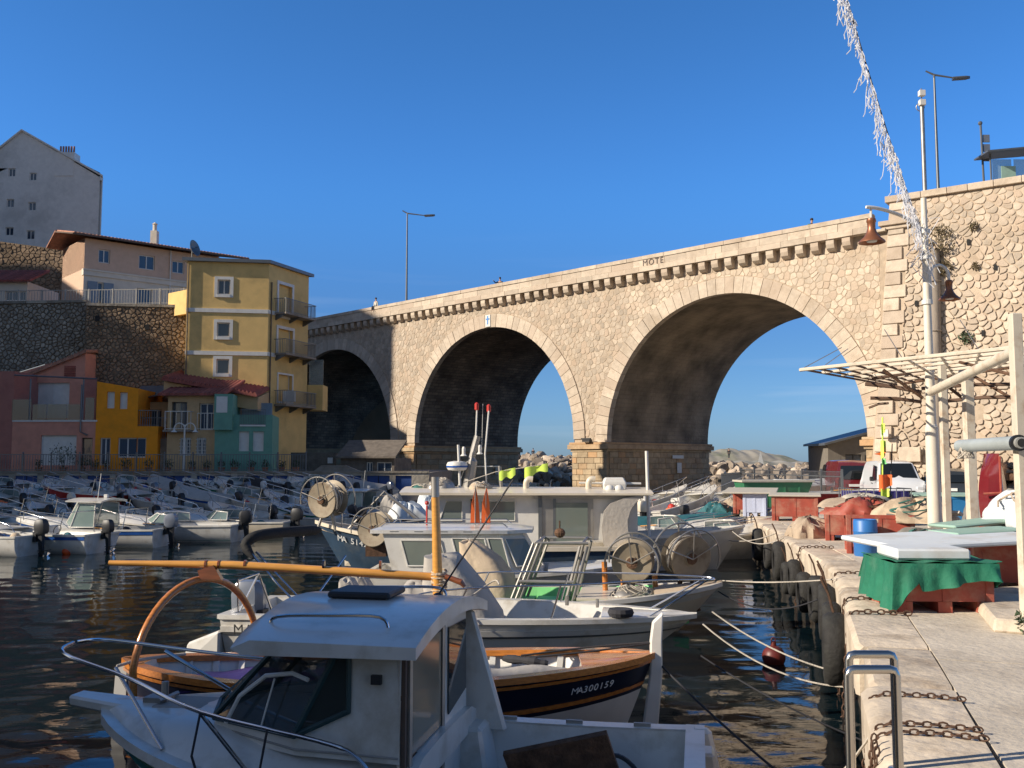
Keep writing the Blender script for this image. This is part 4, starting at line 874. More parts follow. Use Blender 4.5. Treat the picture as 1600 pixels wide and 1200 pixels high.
M['ropeb'] = mat('dark_rope', (.03,.03,.035), .9)
M['netg'] = mat('green_net', (.04,.14,.12), .9, var=.4)
M['galv'] = mat('galvanised_tube', (.36,.34,.31), .45, metal=.7, var=.2)
M['reel'] = mat('net_hauler_drum', (.3,.25,.18), .6, metal=.2, var=.25, stain=(.16,.1,.06), samt=.7, sscale=5)
M['red'] = mat('red_plastic', (.5,.03,.02), .5)
M['twhite'] = mat('white_lettering', (.8,.8,.78), .6)
M['tblack'] = mat('black_lettering', (.03,.03,.03), .6)

class Hull:
    def __init__(s, L, B, Hs, Hm, Hb, rake=.5, dbl=False, keel=-.3, full=.86):
        s.L, s.B, s.Hs, s.Hm, s.Hb, s.rake, s.dbl, s.keel, s.full = L, B, Hs, Hm, Hb, rake, dbl, keel, full
    def b(s, t):
        if s.dbl: return s.B/2*max(0, 1-abs(2*t-1)**2.4)**.75
        k = 1 if t < .4 else max(0, 1-((t-.4)/.6)**2.3)**.78
        return s.B/2*k*(s.full+(1-s.full)*min(1, t/.35))
    def z(s, t): return s.Hm+(s.Hs-s.Hm)*max(0, 1-t/.35)**2 if t < .35 else s.Hm+(s.Hb-s.Hm)*((t-.35)/.65)**1.9
    def P(s, t, sd, h=1.0, inset=0.0, dz=0.0):
        A = (0,.42,.72,.9,.97,1); Bw = (0,.12,.3,.55,.8,1); hh = (0,.12,.3,.55,.8,1)
        k = 0
        while k < 4 and h > hh[k+1]: k += 1
        f = (h-hh[k])/(hh[k+1]-hh[k]); a = lerp(A[k], A[k+1], f); bb = lerp(Bw[k], Bw[k+1], f)
        w_ = min(1, max(0, (abs(2*t-1)**2 if s.dbl else t**2.2)))
        y = max(0, s.b(t)-inset)*lerp(a, bb, w_); zk = s.keel+(s.keel*-.9)*t**6; z = zk+(s.z(t)-zk)*h
        x = t*s.L - s.rake*(1-h)*t**5 + (s.rake*.6*(1-h)*(1-t)**5 if s.dbl else .12*(1-h)*(1-t)**3)
        return (x, sd*y, z+dz)
    def shell(s, h0=0.0, h1=1.0, out=0, n=22, m=7, cap=True):
        mb = MB(); rings = []
        for i in range(n+1):
            t = i/n; hs_ = [lerp(h0, h1, j/m) for j in range(m+1)]
            R_ = [s.P(t, 1, h, -out) for h in reversed(hs_)] + [s.P(t, -1, h, -out) for h in hs_[(1 if h0 == 0 else 0):]]
            rings.append(R_)
        mb.loft(rings, closed=False)
        if cap and h0 == 0: mb.f.append(tuple(range(len(rings[0]))))
        return mb
    def band(s, h0, h1, out=.012, n=22, t0=0, t1=1):
        mb = MB()
        for sd in (1, -1):
            rings = []
            for i in range(n+1):
                t = lerp(t0, t1, i/n); a = s.P(t, sd, h0, -out); b = s.P(t, sd, h1, -out); c = s.P(t, sd, h1, .01); d = s.P(t, sd, h0, .01)
                rings.append([a, b, c, d])
            mb.loft(rings)
        return mb
    def gunwale(s, w=.09, th=.045, out=.02, n=22, t0=0, t1=1, transom=True):
        mb = MB()
        for sd in (1, -1):
            rings = []
            for i in range(n+1):
                t = lerp(t0, t1, i/n); a = Vector(s.P(t, sd, 1, -out)); b = Vector(s.P(t, sd, 1, w)); 
                rings.append([a+Vector((0,0,-th)), a+Vector((0,0,.012)), b+Vector((0,0,.012)), b+Vector((0,0,-th))])
            mb.loft(rings)
        if transom and not s.dbl:
            a, b = s.P(0, 1), s.P(0, -1); mb.box((w/2-.02, 0, a[2]-.015), (w+.02, a[1]*2+.02, .06))
        return mb
    def liner(s, w=.08, fl=.12, t0=.02, t1=.93, n=18):
        mb = MB(); rings = []
        for i in range(n+1):
            t = lerp(t0, t1, i/n); R_ = []
            for sd in (1, -1):
                a = s.P(t, sd, 1, w, -.002); zk = s.keel+(s.keel*-.9)*t**6; fz = max(fl, zk+.3*(s.z(t)-zk)); hf = min(.9, (fz-zk)/(s.z(t)-zk)); c = s.P(t, 1, hf, w)
                b = s.P(t, sd, max(.62, hf+.05), w); seq = [a, b, (b[0], sd*max(0, c[1]-.02)*.96, fz)]
                R_ += seq if sd == 1 else seq[::-1]
            rings.append(R_)
        mb.loft(rings, closed=False); mb.f.append(tuple(range(6)))
        return mb
    def deck(s, t0, t1=1.0, w=0.0, dz=0.0, camber=.05, n=10, m=6, face=True, hi=0):
        mb = MB(); rings = []
        for i in range(n+1):
            t = lerp(t0, t1, i/n); a = s.P(t, 1, 1, w); rings.append([(a[0], lerp(-a[1], a[1], j/m), a[2]+dz+camber*(1-(2*j/m-1)**2)+hi*min(1, 4*(i/n)*(1-i/n)+.0)*(1-(2*j/m-1)**4)) for j in range(m+1)])
        mb.loft(rings, closed=False)
        if face: mb.f.append(tuple(range(m+1)))
        return mb
def outboard(par, x, y, z, material, s=1.0, tilt=0.0, turn=0.0):
    m3 = Matrix.Rotation(turn, 3, 'Z') @ Matrix.Rotation(tilt, 3, 'Y'); c = Vector((x, y, z)); Q = lambda a, b, d: c+m3@(Vector((a, b, d))*s)
    s *= .88; mb = MB(); mb.loft([[Q(-.12+px_*k, py_*k2, zz) for px_, py_ in ((-.2,-.1),(-.1,-.14),(.12,-.13),(.2,-.06),(.2,.06),(.12,.13),(-.1,.14),(-.2,.1))] for zz, k, k2 in ((.02,.9,.9),(.1,1.1,1.1),(.3,1.15,1.15),(.42,1.0,1.0),(.48,.75,.8),(.5,.4,.4))])
    o = mb.build('outboard_motor', material, par, smooth=30)
    l = MB(); l.loft([[Q(-.12+a*k, b*k, zz) for a, b in ((-.09,-.06),(.1,-.06),(.1,.06),(-.09,.06))] for zz, k in ((.02,1.1),(-.2,.9),(-.5,.75),(-.62,.7))])
    l.hexa([Q(-.42,-.1,-.5),Q(.0,-.06,-.5),Q(.0,.06,-.5),Q(-.42,.1,-.5),Q(-.42,-.1,-.48),Q(.0,-.06,-.48),Q(.0,.06,-.48),Q(-.42,.1,-.48)])
    l.tube([Q(-.34,0,-.68),Q(-.1,0,-.7),Q(.12,0,-.68)], [.03*s,.055*s,.012*s], 8); l.loft([[Q(-.15,-.015,-.55),Q(.02,-.015,-.55),Q(.02,.015,-.55),Q(-.15,.015,-.55)],[Q(-.2,-.01,-.9),Q(-.05,-.01,-.85),Q(-.05,.01,-.85),Q(-.2,.01,-.9)]])
    l.build('drive_leg', M['black'] if material is not M['whitep'] else M['galv'], o)
    p_ = MB()
    for k in range(3): a = 2*pi*k/3; p_.hexa([Q(-.36,.02*cos(a)-.02*sin(a),-.68+.02*sin(a)),Q(-.32,.02*cos(a),-.68+.02*sin(a)),Q(-.32,.13*cos(a)-.05*sin(a),-.68+.13*sin(a)+.05*cos(a)),Q(-.37,.13*cos(a)-.05*sin(a),-.68+.13*sin(a)+.05*cos(a)),Q(-.35,.02*cos(a)+.02*sin(a),-.68+.02*sin(a)-.0),Q(-.31,.03*cos(a),-.68+.03*sin(a)),Q(-.31,.13*cos(a)+.05*sin(a),-.68+.13*sin(a)-.05*cos(a)),Q(-.36,.13*cos(a)+.05*sin(a),-.68+.13*sin(a)-.05*cos(a))])
    p_.build('propeller', M['steel'], o); mb = MB(); mb.box(tuple(c+Vector((.06*s,0,-.06*s))), (.12*s,.22*s,.3*s)).build('clamp', M['black'], o)
    return o
def fender(par, x, y, z, material=None, r=.09, l=.5):
    o = MB().lathe([(.01,0),(r*.7,.03),(r,.1),(r,l-.1),(r*.7,l-.03),(.02,l),(.02,l+.06)], 12, (x, y, z-l)).build('fender', material or M['whitep'], par, smooth=50)
    MB().tube([(x, y, z+.04), (x, y*.97, z+.3)], .008, 4).build('line', M['rope'], o)
def tubes(par, name, lines, r=.014, material=None, n=6):
    mb = MB()
    for l in lines: mb.tube(l, r, n)
    return mb.build(name, material or M['steel'], par, smooth=60)
def smoothline(pts, k=6):
    P = [Vector(p) for p in pts]; out = []
    for i in range(len(P)-1):
        a, b, c, d = P[max(i-1,0)], P[i], P[i+1], P[min(i+2,len(P)-1)]
        for j in range(k):
            t = j/k; out.append(.5*((2*b)+(c-a)*t+(2*a-5*b+4*c-d)*t*t+(3*b-c*1-a+d-2*c+0*a)*t**3) if False else (b*(1-t)+c*t)+ ((2*t**3-3*t**2+1)*0)*b + .5*((c-a)*(t**3-2*t**2+t)+(d-b)*(t**3-t**2)) + (b-c)*(0) + ( (2*t**3-3*t**2+t)*(b-c)*1.0))
    out.append(P[-1]); return out
def boat(label, L=5, B=1.9, H=.6, Hb=.95, hullm='white', stripe=None, kind='open', motor='black', group=None, cover=None, motor_tilt=0, seed=0, name='motor_boat', cat='boat', rake=.6, stripe_h=(.82,.93), antif=None, rail=True, fenders=0, ws=True):
    q_ = random.Random(seed); T = thing(name, label, cat, (0,0,0), group)
    Hh = Hull(L, B, H*1.02, H, Hb, rake); Hh.shell().build('hull', M[hullm], T, smooth=35)
    if stripe: Hh.band(*stripe_h).build('stripe', M[stripe], T)
    if antif: Hh.band(.1, .42, .008).build('waterline_band', M[antif], T)
    Hh.gunwale().build('gunwale', M['white'] if kind != 'wood' else M['varn'], T, smooth=35)
    if cover:
        mb = Hh.deck(0.0, .93, -.03, .01, .28, 12, 8); mb.build('boat_cover', M[cover], T, smooth=50)
    else:
        Hh.liner(fl=.1).build('liner', M['white'], T, smooth=30)
        td = {'open': .72, 'cuddy': .5, 'bowrider': .78, 'wood': .8, 'cabin': .52}[kind]
        Hh.deck(td, 1, .04, .0, .05 if kind == 'open' else .1, hi=0 if kind in ('open','wood') else .16).build('foredeck', M['white'] if kind != 'wood' else M['varnd'], T, smooth=40)
        for t in ((.22, .5) if kind in ('open','wood') else (.2,)):
            a = Hh.P(t, 1, 1, .08); MB().box((a[0], 0, a[2]-.16), (.3, a[1]*1.9, .05)).build('thwart', M['white'] if kind != 'wood' else M['varn'], T)
        a = Hh.P(.05, 1, 1, .1); MB().box((.28, 0, H*.62), (.4, a[1]*1.9, .08)).build('stern_seat', M['grey'], T)
        if kind == 'open' and ws:
            x = L*.42; MB().hexa([(x-.25,-.28,.1),(x+.22,-.28,.1),(x+.22,.28,.1),(x-.25,.28,.1),(x-.12,-.25,H+.25),(x+.16,-.25,H+.2),(x+.16,.25,H+.2),(x-.12,.25,H+.25)]).build('console', M['white'], T, bevel=.03)
            MB().torus((x-.28, 0, H+.1), .16, .015, 14, 5, Matrix.Rotation(RD(70),3,'Y')).build('steering_wheel', M['black'], T)
        if kind in ('cuddy', 'cabin', 'bowrider'):
            x0 = L*td; w0 = Hh.b(td)-.12; z0 = Hh.z(td)+.06; h = .36 if kind != 'cabin' else .85; xb = x0-.25 if kind == 'cabin' else x0-.35
            fr = [(x0+.55,-w0*.45,z0+.08),(x0+.55,w0*.45,z0+.08),(x0+.1,w0,z0),(xb-.25 if kind!='cabin' else xb-.5,w0,z0)]; tp = [(x0+.15,-w0*.42,z0+h),(x0+.15,w0*.42,z0+h),(x0-.15,w0*.9,z0+h-.02),(xb-.25 if kind!='cabin' else xb-.5,w0*.92,z0+h-.06)]
            full_b = [(p[0], -p[1], p[2]) for p in (fr[3], fr[2])] + fr; full_t = [(p[0], -p[1], p[2]) for p in (tp[3], tp[2])] + tp
            g = MB(); g.loft([full_b, full_t], closed=False).build('windscreen', M['wsglass'], T, fix=False)
            tubes(T, 'windscreen_frame', [full_t] + [[a, b] for a, b in zip(full_b, full_t)] + [full_b], .022, M['white'])
            if kind == 'cabin':
                w_ = w0+.03; rings = []
                for k in range(7):
                    y = lerp(-w_, w_, k/6); c_ = .09*(1-(2*k/6-1)**2); rings.append([(xb-.75,y,z0+h-.02+c_),(x0+.3,y,z0+h+.02+c_),(x0+.33,y,z0+h+.05+c_),(xb-.78,y,z0+h+.04+c_)])
                MB().loft(rings).build('roof', M['white'], T, smooth=40)
                MB().box((xb-.45, 0, z0+h+.2), (.12,.12,.12)).tube([(xb-.3,.3,z0+h+.05),(xb-.4,.3,z0+h+1.0)], .01, 5).build('roof_antenna', M['whitep'], T)
        if q_.random() < .8:
            for k in range(q_.randint(2,4)): MB().ball((L*q_.uniform(.12,.6), q_.uniform(-.45,.45), H*.75), (q_.uniform(.12,.28),q_.uniform(.1,.2),q_.uniform(.1,.22)), 9, 6).build('bag', M[q_.choice(['becanvas','teal','black','stripeb','red','grcanvas','orange','whitep'])], T, smooth=True)
            for k in range(2): a = Hh.P(q_.uniform(.2,.6), q_.choice((-1,1)), 1, .1); MB().tube([(a[0],a[1],a[2]+.03),(a[0]+q_.uniform(.5,1.4),a[1]*.7,a[2]+.08)], .02, 5).build('pole', M[q_.choice(['whitep','pole','galv'])], T)
            if q_.random() < .5: x_ = L*q_.uniform(.15,.3); tubes(T, 'arch_frame', [[(x_,sd*B*.42,H) for sd in (1,)]+[(x_-.1,B*.38,H+.7),(x_-.1,-B*.38,H+.7)]+[(x_,-B*.42,H)]], .018)
    if rail:
        for sd in (1, -1):
            pts = [Hh.P(t, sd, 1, .1, dz) for t, dz in ((.55,.02),(.6,.22),(.78,.3),(.93,.34))]; pts.append((L+.08, sd*.03, Hb+.36)); tubes(T, 'bow_rail', [pts] + [[Hh.P(t, sd, 1, .1, .02), Hh.P(t, sd, 1, .1, .3)] for t in (.78, .92)], .013)
    if motor: outboard(T, -.12, 0, H+.02, M[motor], 1.0 if L < 5.2 else 1.15, RD(motor_tilt), q_.uniform(-.2,.2))
    for k in range(fenders): a = Hh.P(.2+.25*k, -1, 1, -.1); fender(T, a[0], a[1], a[2]-.08)
    return T
M['wsglass'] = glassmat('pale_windscreen', (.25,.33,.3), .08, .75)
def place(T, x, y, z=WZ, hd=0, pitch=0, roll=0): T.location = (x, y, z); T.rotation_euler = Euler((roll, -pitch, hd)); return T

# ------------------------------------------------------------------ 1: white cabin boat in the shade
h1 = Vector((-.982, .19, 0)).normalized(); T = thing('cabin_boat', 'white cabin boat with steel bow rail and curved roof moored nearest the camera', 'boat')
Hh = Hull(4.75, 2.35, .78, .74, 1.0, .9, keel=-.35, full=.9); Hh.shell(n=30).build('hull', M['white'], T, smooth=35); Hh.band(.8, .885, .025, 30).build('rubbing_strake', M['stripeg'], T, smooth=35)
Hh.gunwale(.13, .06, .02, 30).build('gunwale', M['white'], T, smooth=35); Hh.liner(.14, .1, .02, .42, 12).build('cockpit_liner', M['white'], T, smooth=30)
dk = MB(); rings = []
for i in range(15):
    t = lerp(.39, 1, i/14); a = Hh.P(t, 1, 1, .1); hi = .17*min(1, (1-t)*4); r_ = []
    for j in range(13):
        f = 2*j/12-1; r_.append((a[0], a[1]*f, a[2]+.01+hi*max(0, min(1, (1-abs(f))*4.2))+.04*(1-f*f)))
    rings.append(r_)
dk.loft(rings, closed=False); dk.f.append(tuple(range(13))); dk.build('foredeck', M['white'], T, smooth=30)
MB().loft([[(4.3,-.16,1.02),(4.3,.16,1.02),(4.3,.14,.92),(4.3,-.14,.92)],[(5.0,-.1,1.08),(5.0,.1,1.08),(5.0,.08,.99),(5.0,-.08,.99)]]).build('bow_platform', M['white'], T, bevel=.02)
zb_, zt_ = 1.06, 1.70
bot = [(3.72,.0),(3.5,.5),(2.72,.86),(1.95,.93)]; top = [(3.05,.0),(2.98,.5),(2.42,.88),(1.95,.9)]
cab = MB()
for sd in (1, -1):
    b_ = [(x, sd*y, zb_-.1) for x, y in bot]; m_ = [(x, sd*y, zb_+.02) for x, y in bot]; t_ = [(x, sd*y, zt_) for x, y in top]
    cab.loft([b_, m_], closed=False); cab.add([m_[2], m_[3], t_[3], t_[2]], [(0,1,2,3)]); cab.add([(2.42,sd*.88,zt_),(2.72,sd*.86,zb_+.02),(2.3,sd*.885,zb_+.02),(2.3,sd*.885,zt_)], [(0,1,2,3)])
    cab.add([(x, sd*y, z) for x, y, z in ((1.95,.93,.1),(1.95,.93,zt_),(1.98,.9,zt_),(1.98,.9,.1))], [(0,1,2,3)])
cab.build('cabin_side', M['white'], T, fix=False)
wf = M['stripeg']; M['teals'] = mat('teal_window_seal', (.015,.05,.055), .5)
for sd in (1, -1):
    f0, f1 = [(3.70,sd*.02),(3.5,sd*.5)], [(3.05,sd*.02),(2.98,sd*.5)]
    for A, B_, nm in ((((3.70,sd*.02),(3.05,sd*.02)), ((3.5,sd*.5),(2.98,sd*.5)), 'windscreen'), (((3.5,sd*.52),(2.98,sd*.52)), ((2.72,sd*.87),(2.42,sd*.89)), 'windscreen'), (((2.72,sd*.875),(2.42,sd*.895)), ((2.32,sd*.90),(2.32,sd*.90)), 'side_window')):
        z2 = zb_+.03 if nm == 'windscreen' else zb_+.03; z3 = z2 if nm == 'windscreen' else zb_+.22
        q4 = [(A[0][0],A[0][1],z2),(B_[0][0],B_[0][1],z3),(B_[1][0],B_[1][1],zt_-.05),(A[1][0],A[1][1],zt_-.05)]
        o = MB().add(q4, [(0,1,2,3)]).build(nm, M['wglass1'] if 'wglass1' in M else M.setdefault('wglass1', glassmat('tinted_windscreen', (.02,.03,.03), .03, .8)), T, fix=False)
        MB().tube(q4+[q4[0]], .022, 5).build('seal', M['teals'], o)
MB().tube([(3.32,.68,1.1),(3.2,.72,1.3),(2.98,.77,1.46),(2.75,.84,1.5),(2.62,.88,1.47)], .016, 6).tube([(3.0,.8,1.1),(2.9,.8,1.45)], .008, 4).build('wiper_arm', M['whitep'], T, smooth=True)
rings = []
for k in range(13):
    y = lerp(-1.08, 1.08, k/12); c_ = .15*(1-(2*k/12-1)**2); dx = .14*(2*k/12-1)**2
    rings.append([(1.80,y,zt_-.03+c_*.8),(3.16-dx,y,zt_-.04+c_*.6),(3.24-dx,y,zt_+.0+c_*.7),(3.1-dx,y,zt_+.06+c_),(1.8,y,zt_+.05+c_)])
MB().loft(rings).build('roof', M['white'], T, smooth=35)
for sd in (1, -1): tubes(T, 'roof_rail', [smoothline([(2.95,sd*.78,zt_+.09),(2.9,sd*.78,zt_+.17),(2.5,sd*.78,zt_+.19),(2.15,sd*.78,zt_+.19),(2.08,sd*.78,zt_+.1)], 4)], .012)
MB().box((2.55,-.1,zt_+.235), (.5,.42,.05)).build('roof_hatch', M['black'], T, bevel=.015)
MB().lathe([(.05,0),(.05,.03),(.02,.05)], 10, (2.12,-.62,zt_+.12)).tube([(2.12,-.62,zt_+.15),(1.55,-.95,zt_+1.1)], .008, 5).build('antenna', M['black'], T)
bx_ = 1.95
MB().box((bx_,.28,.9), (.03,1.16,1.56)).build('door_frame', M['eave'], T)
MB().box((bx_-.02,.38,.55), (.012,.78,.8)).build('door_glass', M.setdefault('dglass', glassmat('brown_door_glass', (.035,.03,.022), .08, 1)), T); MB().box((bx_-.02,.38,1.32), (.012,.78,.7)).build('door_glass', M.setdefault('dglass2', glassmat('pale_door_glass', (.2,.18,.13), .1, 1)), T)
tubes(T, 'door_post', [[(bx_-.03,.8,.15),(bx_-.03,.8,1.68)],[(bx_-.03,-.04,.15),(bx_-.03,-.04,1.72)]], .02, M['galv'])
MB().hexa([(bx_-.04,-.78,.1),(bx_+.0,-.78,.1),(bx_+.0,-.08,.1),(bx_-.04,-.08,.1),(bx_-.04,-.74,1.72),(bx_,-.74,1.72),(bx_,-.08,1.74),(bx_-.04,-.08,1.74)]).build('bulkhead_panel', M['white'], T)
MB().hexa([(bx_-.055,-.7,1.1),(bx_-.045,-.7,1.1),(bx_-.045,-.14,1.02),(bx_-.055,-.14,1.02),(bx_-.055,-.68,1.66),(bx_-.045,-.68,1.66),(bx_-.045,-.14,1.68),(bx_-.055,-.14,1.68)]).build('bulkhead_window', M['glass'], T)
for sd in (-1,): MB().hexa([(1.6,sd*.98,.7),(2.1,sd*.98,.7),(2.1,sd*.9,.7),(1.6,sd*.9,.7),(1.88,sd*.93,1.7),(2.1,sd*.93,1.7),(2.1,sd*.87,1.7),(1.88,sd*.87,1.7)]).build('coaming_wing', M['white'], T, bevel=.02)
MB().hexa([(1.62,-.98,.1),(1.95,-.98,.1),(1.95,-.5,.1),(1.62,-.5,.1),(1.75,-.98,.8),(1.95,-.98,.8),(1.95,-.6,.8),(1.75,-.6,.8)]).build('locker', M['white'], T, bevel=.03)
MB().box((.5,-.99,.45), (.62,.05,.55)).build('side_locker_door', M['white'], T, bevel=.01)
MB().box((2.12,.915,1.5), (.07,.04,.06)).build('deck_light', M['black'], T)
for sd in (1,-1): tubes(T, 'moulding_line', [[(1.96,sd*.932,1.0),(2.72,sd*.868,1.0),(3.48,sd*.51,1.02),(3.72,0,1.02)]], .008, M['grey']); MB().box((2.12,sd*.93,.62),(.2,.02,.12)).build('side_vent', M['grey'], T, bevel=.01)
for x_,y_ in ((2.35,.5),(2.35,-.5),(2.9,.35),(2.9,-.35),(2.0,.0)): MB().lathe([(.03,0),(.03,.012),(.01,.02)],8,(x_,y_,zt_+.12)).build('roof_fitting', M['galv'], T)
for t_ in (.1,.22,.34): a = Hh.P(t_,-1,1,.07); MB().box((a[0],a[1],a[2]+.025),(.14,.03,.03)).build('mooring_cleat', M['galv'], T)
MB().box((4.0,0,1.04),(.42,.36,.03)).build('anchor_locker_lid', M['grey'], T, bevel=.01)
for sd in (1, -1):
    pts = smoothline([Hh.P(.42,sd,1,.1,.02), Hh.P(.46,sd,1,.1,.28), Hh.P(.52,sd,1,.1,.36), Hh.P(.72,sd,1,.1,.38), Hh.P(.88,sd,1,.05,.42), (4.9,sd*.3,1.45), (5.02,sd*.02,1.48)], 5)
    tubes(T, 'bow_rail', [pts, [Hh.P(.62,sd,1,.1,.02), Hh.P(.72,sd,1,.1,.37)], [Hh.P(.8,sd,1,.1,.02), Hh.P(.93,sd,1,.05,.42)]], .016)
    tubes(T, 'tie_rope', [[Hh.P(t,sd,1,.09,.38),Hh.P(t+.005,sd,1,.02,.1),Hh.P(t,sd,.6,-.03)] for t in (.6,.72)], .009, M['ropeb'])
MB().box((4.25,0,1.06), (.2,.14,.05)).tube([(4.17,-.14,1.08),(4.17,.14,1.08)], .02, 6).tube([(4.2,0,1.06),(4.2,0,1.2)], .03, 8).build('cleat', M['galv'], T)
MB().hexa([(-.18,-.75,.05),(.12,-.75,.05),(.12,-.42,.05),(-.18,-.42,.05),(-.1,-.7,.74),(.08,-.7,.74),(.08,-.46,.74),(-.1,-.46,.74)]).build('stern_box', M['white'], T, bevel=.02)
MB().hexa([(-.25,-1.02,.0),(.0,-1.08,.0),(.0,-.8,.0),(-.25,-.8,.0),(-.08,-1.0,.8),(.08,-1.06,.8),(.08,-.9,.8),(-.08,-.9,.8)]).build('stern_quarter', M['white'], T, bevel=.03)
MB().box((1.0,-.2,.6), (.8,.05,.62), M=Matrix.Rotation(RD(14),3,'Y')@Matrix.Rotation(RD(-25),3,'X')).build('engine_board', M['rust'], T)
tubes(T, 'hose', [smoothline([(.75,-.5,.2),(.72,-.5,.62),(.6,-.52,.66),(.45,-.5,.5),(.42,-.48,.2)], 4), [(.75,-.5,.6),(.75,-.5,.72)]], .018, M['black'])
T.location = (1.35, 7.05, WZ); T.rotation_euler = (0, 0, atan2(h1.y, h1.x))

# ------------------------------------------------------------------ 2: wooden pointed-stern boat
T = thing('wooden_boat', 'traditional double ended wooden boat with varnished rails, mast and long spar', 'boat')
Hh = Hull(6.0, 2.2, .74, .64, .82, .35, dbl=True, keel=-.35); Hh.shell(0, .55, n=34, cap=False).build('hull_bottom', M['whitep'], T, smooth=35); Hh.shell(.55, 1.0, n=34).build('top_strake', M['navy'], T, smooth=35)
Hh.band(.60, .65, .03, 34).build('lower_rail', M['varn'], T, smooth=35); Hh.gunwale(.15, .055, .045, 34).build('gunwale', M['varn'], T, smooth=35); Hh.band(.885,.92,.04,34).build('rail_moulding', M['varn'], T)
Hh.liner(.07, .05, .05, .95, 24).build('inner_planking', M['whitep'], T, smooth=30)
for k in range(19):
    t = lerp(.1, .92, k/18)
    for sd in (1, -1):
        a = Vector(Hh.P(t, sd, 1, .07, -.02)); b = Vector(Hh.P(t, sd, .45, .09, 0)); w_ = .035
        MB().hexa([(b.x-w_,b.y,b.z),(b.x+w_,b.y,b.z),(b.x+w_,b.y-sd*.05,b.z),(b.x-w_,b.y-sd*.05,b.z),(a.x-w_,a.y,a.z),(a.x+w_,a.y,a.z),(a.x+w_,a.y-sd*.05,a.z),(a.x-w_,a.y-sd*.05,a.z)]).build('rib', M['whitep'], T)
Hh.deck(.86, .99, .05, -.02, .03).build('foredeck', M['varn'], T)
MB().loft([[(5.82,-.04,-.2),(6.0,-.05,-.2),(6.0,.05,-.2),(5.82,.04,-.2)],[(5.94,-.045,.6),(6.08,-.05,.6),(6.08,.05,.6),(5.94,.045,.6)],[(5.95,-.05,.95),(6.08,-.055,.95),(6.08,.055,.95),(5.95,.05,.95)],[(5.98,-.05,1.16),(6.1,-.055,1.27),(6.1,.055,1.27),(5.98,.05,1.16)]]).build('stem_post', M['whitep'], T, bevel=.015)
MB().hexa([(-.1,-.04,-.3),(.08,-.04,-.3),(.08,.04,-.3),(-.1,.04,-.3),(-.06,-.04,.66),(.06,-.04,.66),(.06,.04,.66),(-.06,.04,.66)]).build('stern_post', M['whitep'], T)
def cloth(fn, nu, nv, name, material, T, th=.012): return MB().grid(fn, nu, nv).build(name, material, T, smooth=60, solid=th)
cloth(lambda u, v: (lerp(.9,3.0,u), lerp(-.72,.72,v), .5+.07*sin(v*pi)+.03*sin(u*14+v*5)), 22, 12, 'tarpaulin', M['purple'], T)
cloth(lambda u, v: (lerp(2.9,5.0,u), lerp(-.88,-.2,v)*(1-.35*max(0,u-.3)), .60+.14*sin(v*pi)+.02*sin(u*17)), 22, 8, 'side_deck', M['grcanvas'], T)
# hoop crutch, mast, spar
pts = [(.86+.42*cos(a), .05+.86*cos(a), .62+1.0*sin(a)) for a in [pi*k/24 for k in range(25)]]; pts = [(1.26,.88,.3)] + pts[1:-1] + [(.46,-.78,.3)]
MB().tube(pts, .042, 8).build('hoop', M['varn'], T, smooth=60)
MB().hexa([(.86,-.05,1.62),(1.1,-.05,1.62),(1.1,.05,1.62),(.86,.05,1.62),(.82,-.04,1.72),(1.0,-.04,1.78),(1.0,.04,1.78),(.82,.04,1.72)]).build('crutch_block', M['varnd'], T)
ms = MB().tube([(3.57,0,.1),(3.56,0,1.5),(3.52,0,2.55)], [.07,.06,.045], 12).build('mast', M['pole'], T, smooth=60)
MB().tube([(3.52,0,2.55),(3.515,0,2.78)], .048, 12).build('mast_cap', M['galv'], ms, smooth=60)
sp = MB().tube([(-.22,.02,1.80),(1.2,.02,1.78),(2.6,.03,1.70),(3.6,.08,1.64)], [.03,.047,.05,.045], 10).build('spar', M['pole'], T, smooth=60)
for x in (.9, 1.05, 1.35, 2.25, 2.9): MB().tube([(x-.012,.02,1.785),(x+.012,.02,1.785)], .051, 10).build('spar_band', M['varnd'] if x != 2.25 else M['navy'], sp)
lash = MB()
for k in range(7): lash.torus((3.57, .03, 1.5+k*.035), .085, .012, 14, 5, Matrix.Rotation(rnd.uniform(-.5,.5),3,'X'))
lash.build('lashing', M['becanvas'], T)
MB().tube([(3.65,-.05,1.66),(3.83,-.1,1.6),(3.87,-.1,1.55)], [.03,.035,.02], 8).build('cleat', M['varnd'], T)
MB().tube(smoothline([(4.3,.2,.72),(4.6,-.1,.74),(4.8,-.15,.72)],4), [.03,.045,.05,.035,.045,.05,.03,.04,.03], 8).build('rope_bundle', M['ropeb'], T)
tubes(T, 'stem_rope', [smoothline([(4.6,-.1,.78),(5.3,-.1,.85),(6.0,0,.93)],4), smoothline([(4.5,.2,.75),(5.3,.2,.85),(6.0,.05,.93)],4)], .012, M['ropeb'])
tubes(T, 'stern_rope', [smoothline([(.1,-.4,.72),(.3,-.2,.76),(.6,.3,.74)],4)], .018, M['rope'])
def hulltext(T, Hh, st, ts, te, sd, h, size, mt, out=.03, tilt=.25, ph=True):
    for k, ch in enumerate(st):
        if ch == ' ': continue
        t = lerp(ts, te, (k+.5)/len(st)); dt = (te-ts)*.02; a = Vector(Hh.P(t-dt,sd,h,-out)); b = Vector(Hh.P(t+dt,sd,h,-out)); d = (b-a).normalized()
        u = Vector(Hh.P(t,sd,h+.08,-out))-Vector(Hh.P(t,sd,h-.08,-out)); n_ = d.cross(u).normalized(); c = Vector(Hh.P(t,sd,h,-out))+n_*.012
        text(ch, size, mt, T, basis(c, d, n_), 'letter', .002, .1)
hulltext(T, Hh, 'MA300159', .845, .925, -1, .775, .115, M['twhite'], .03)
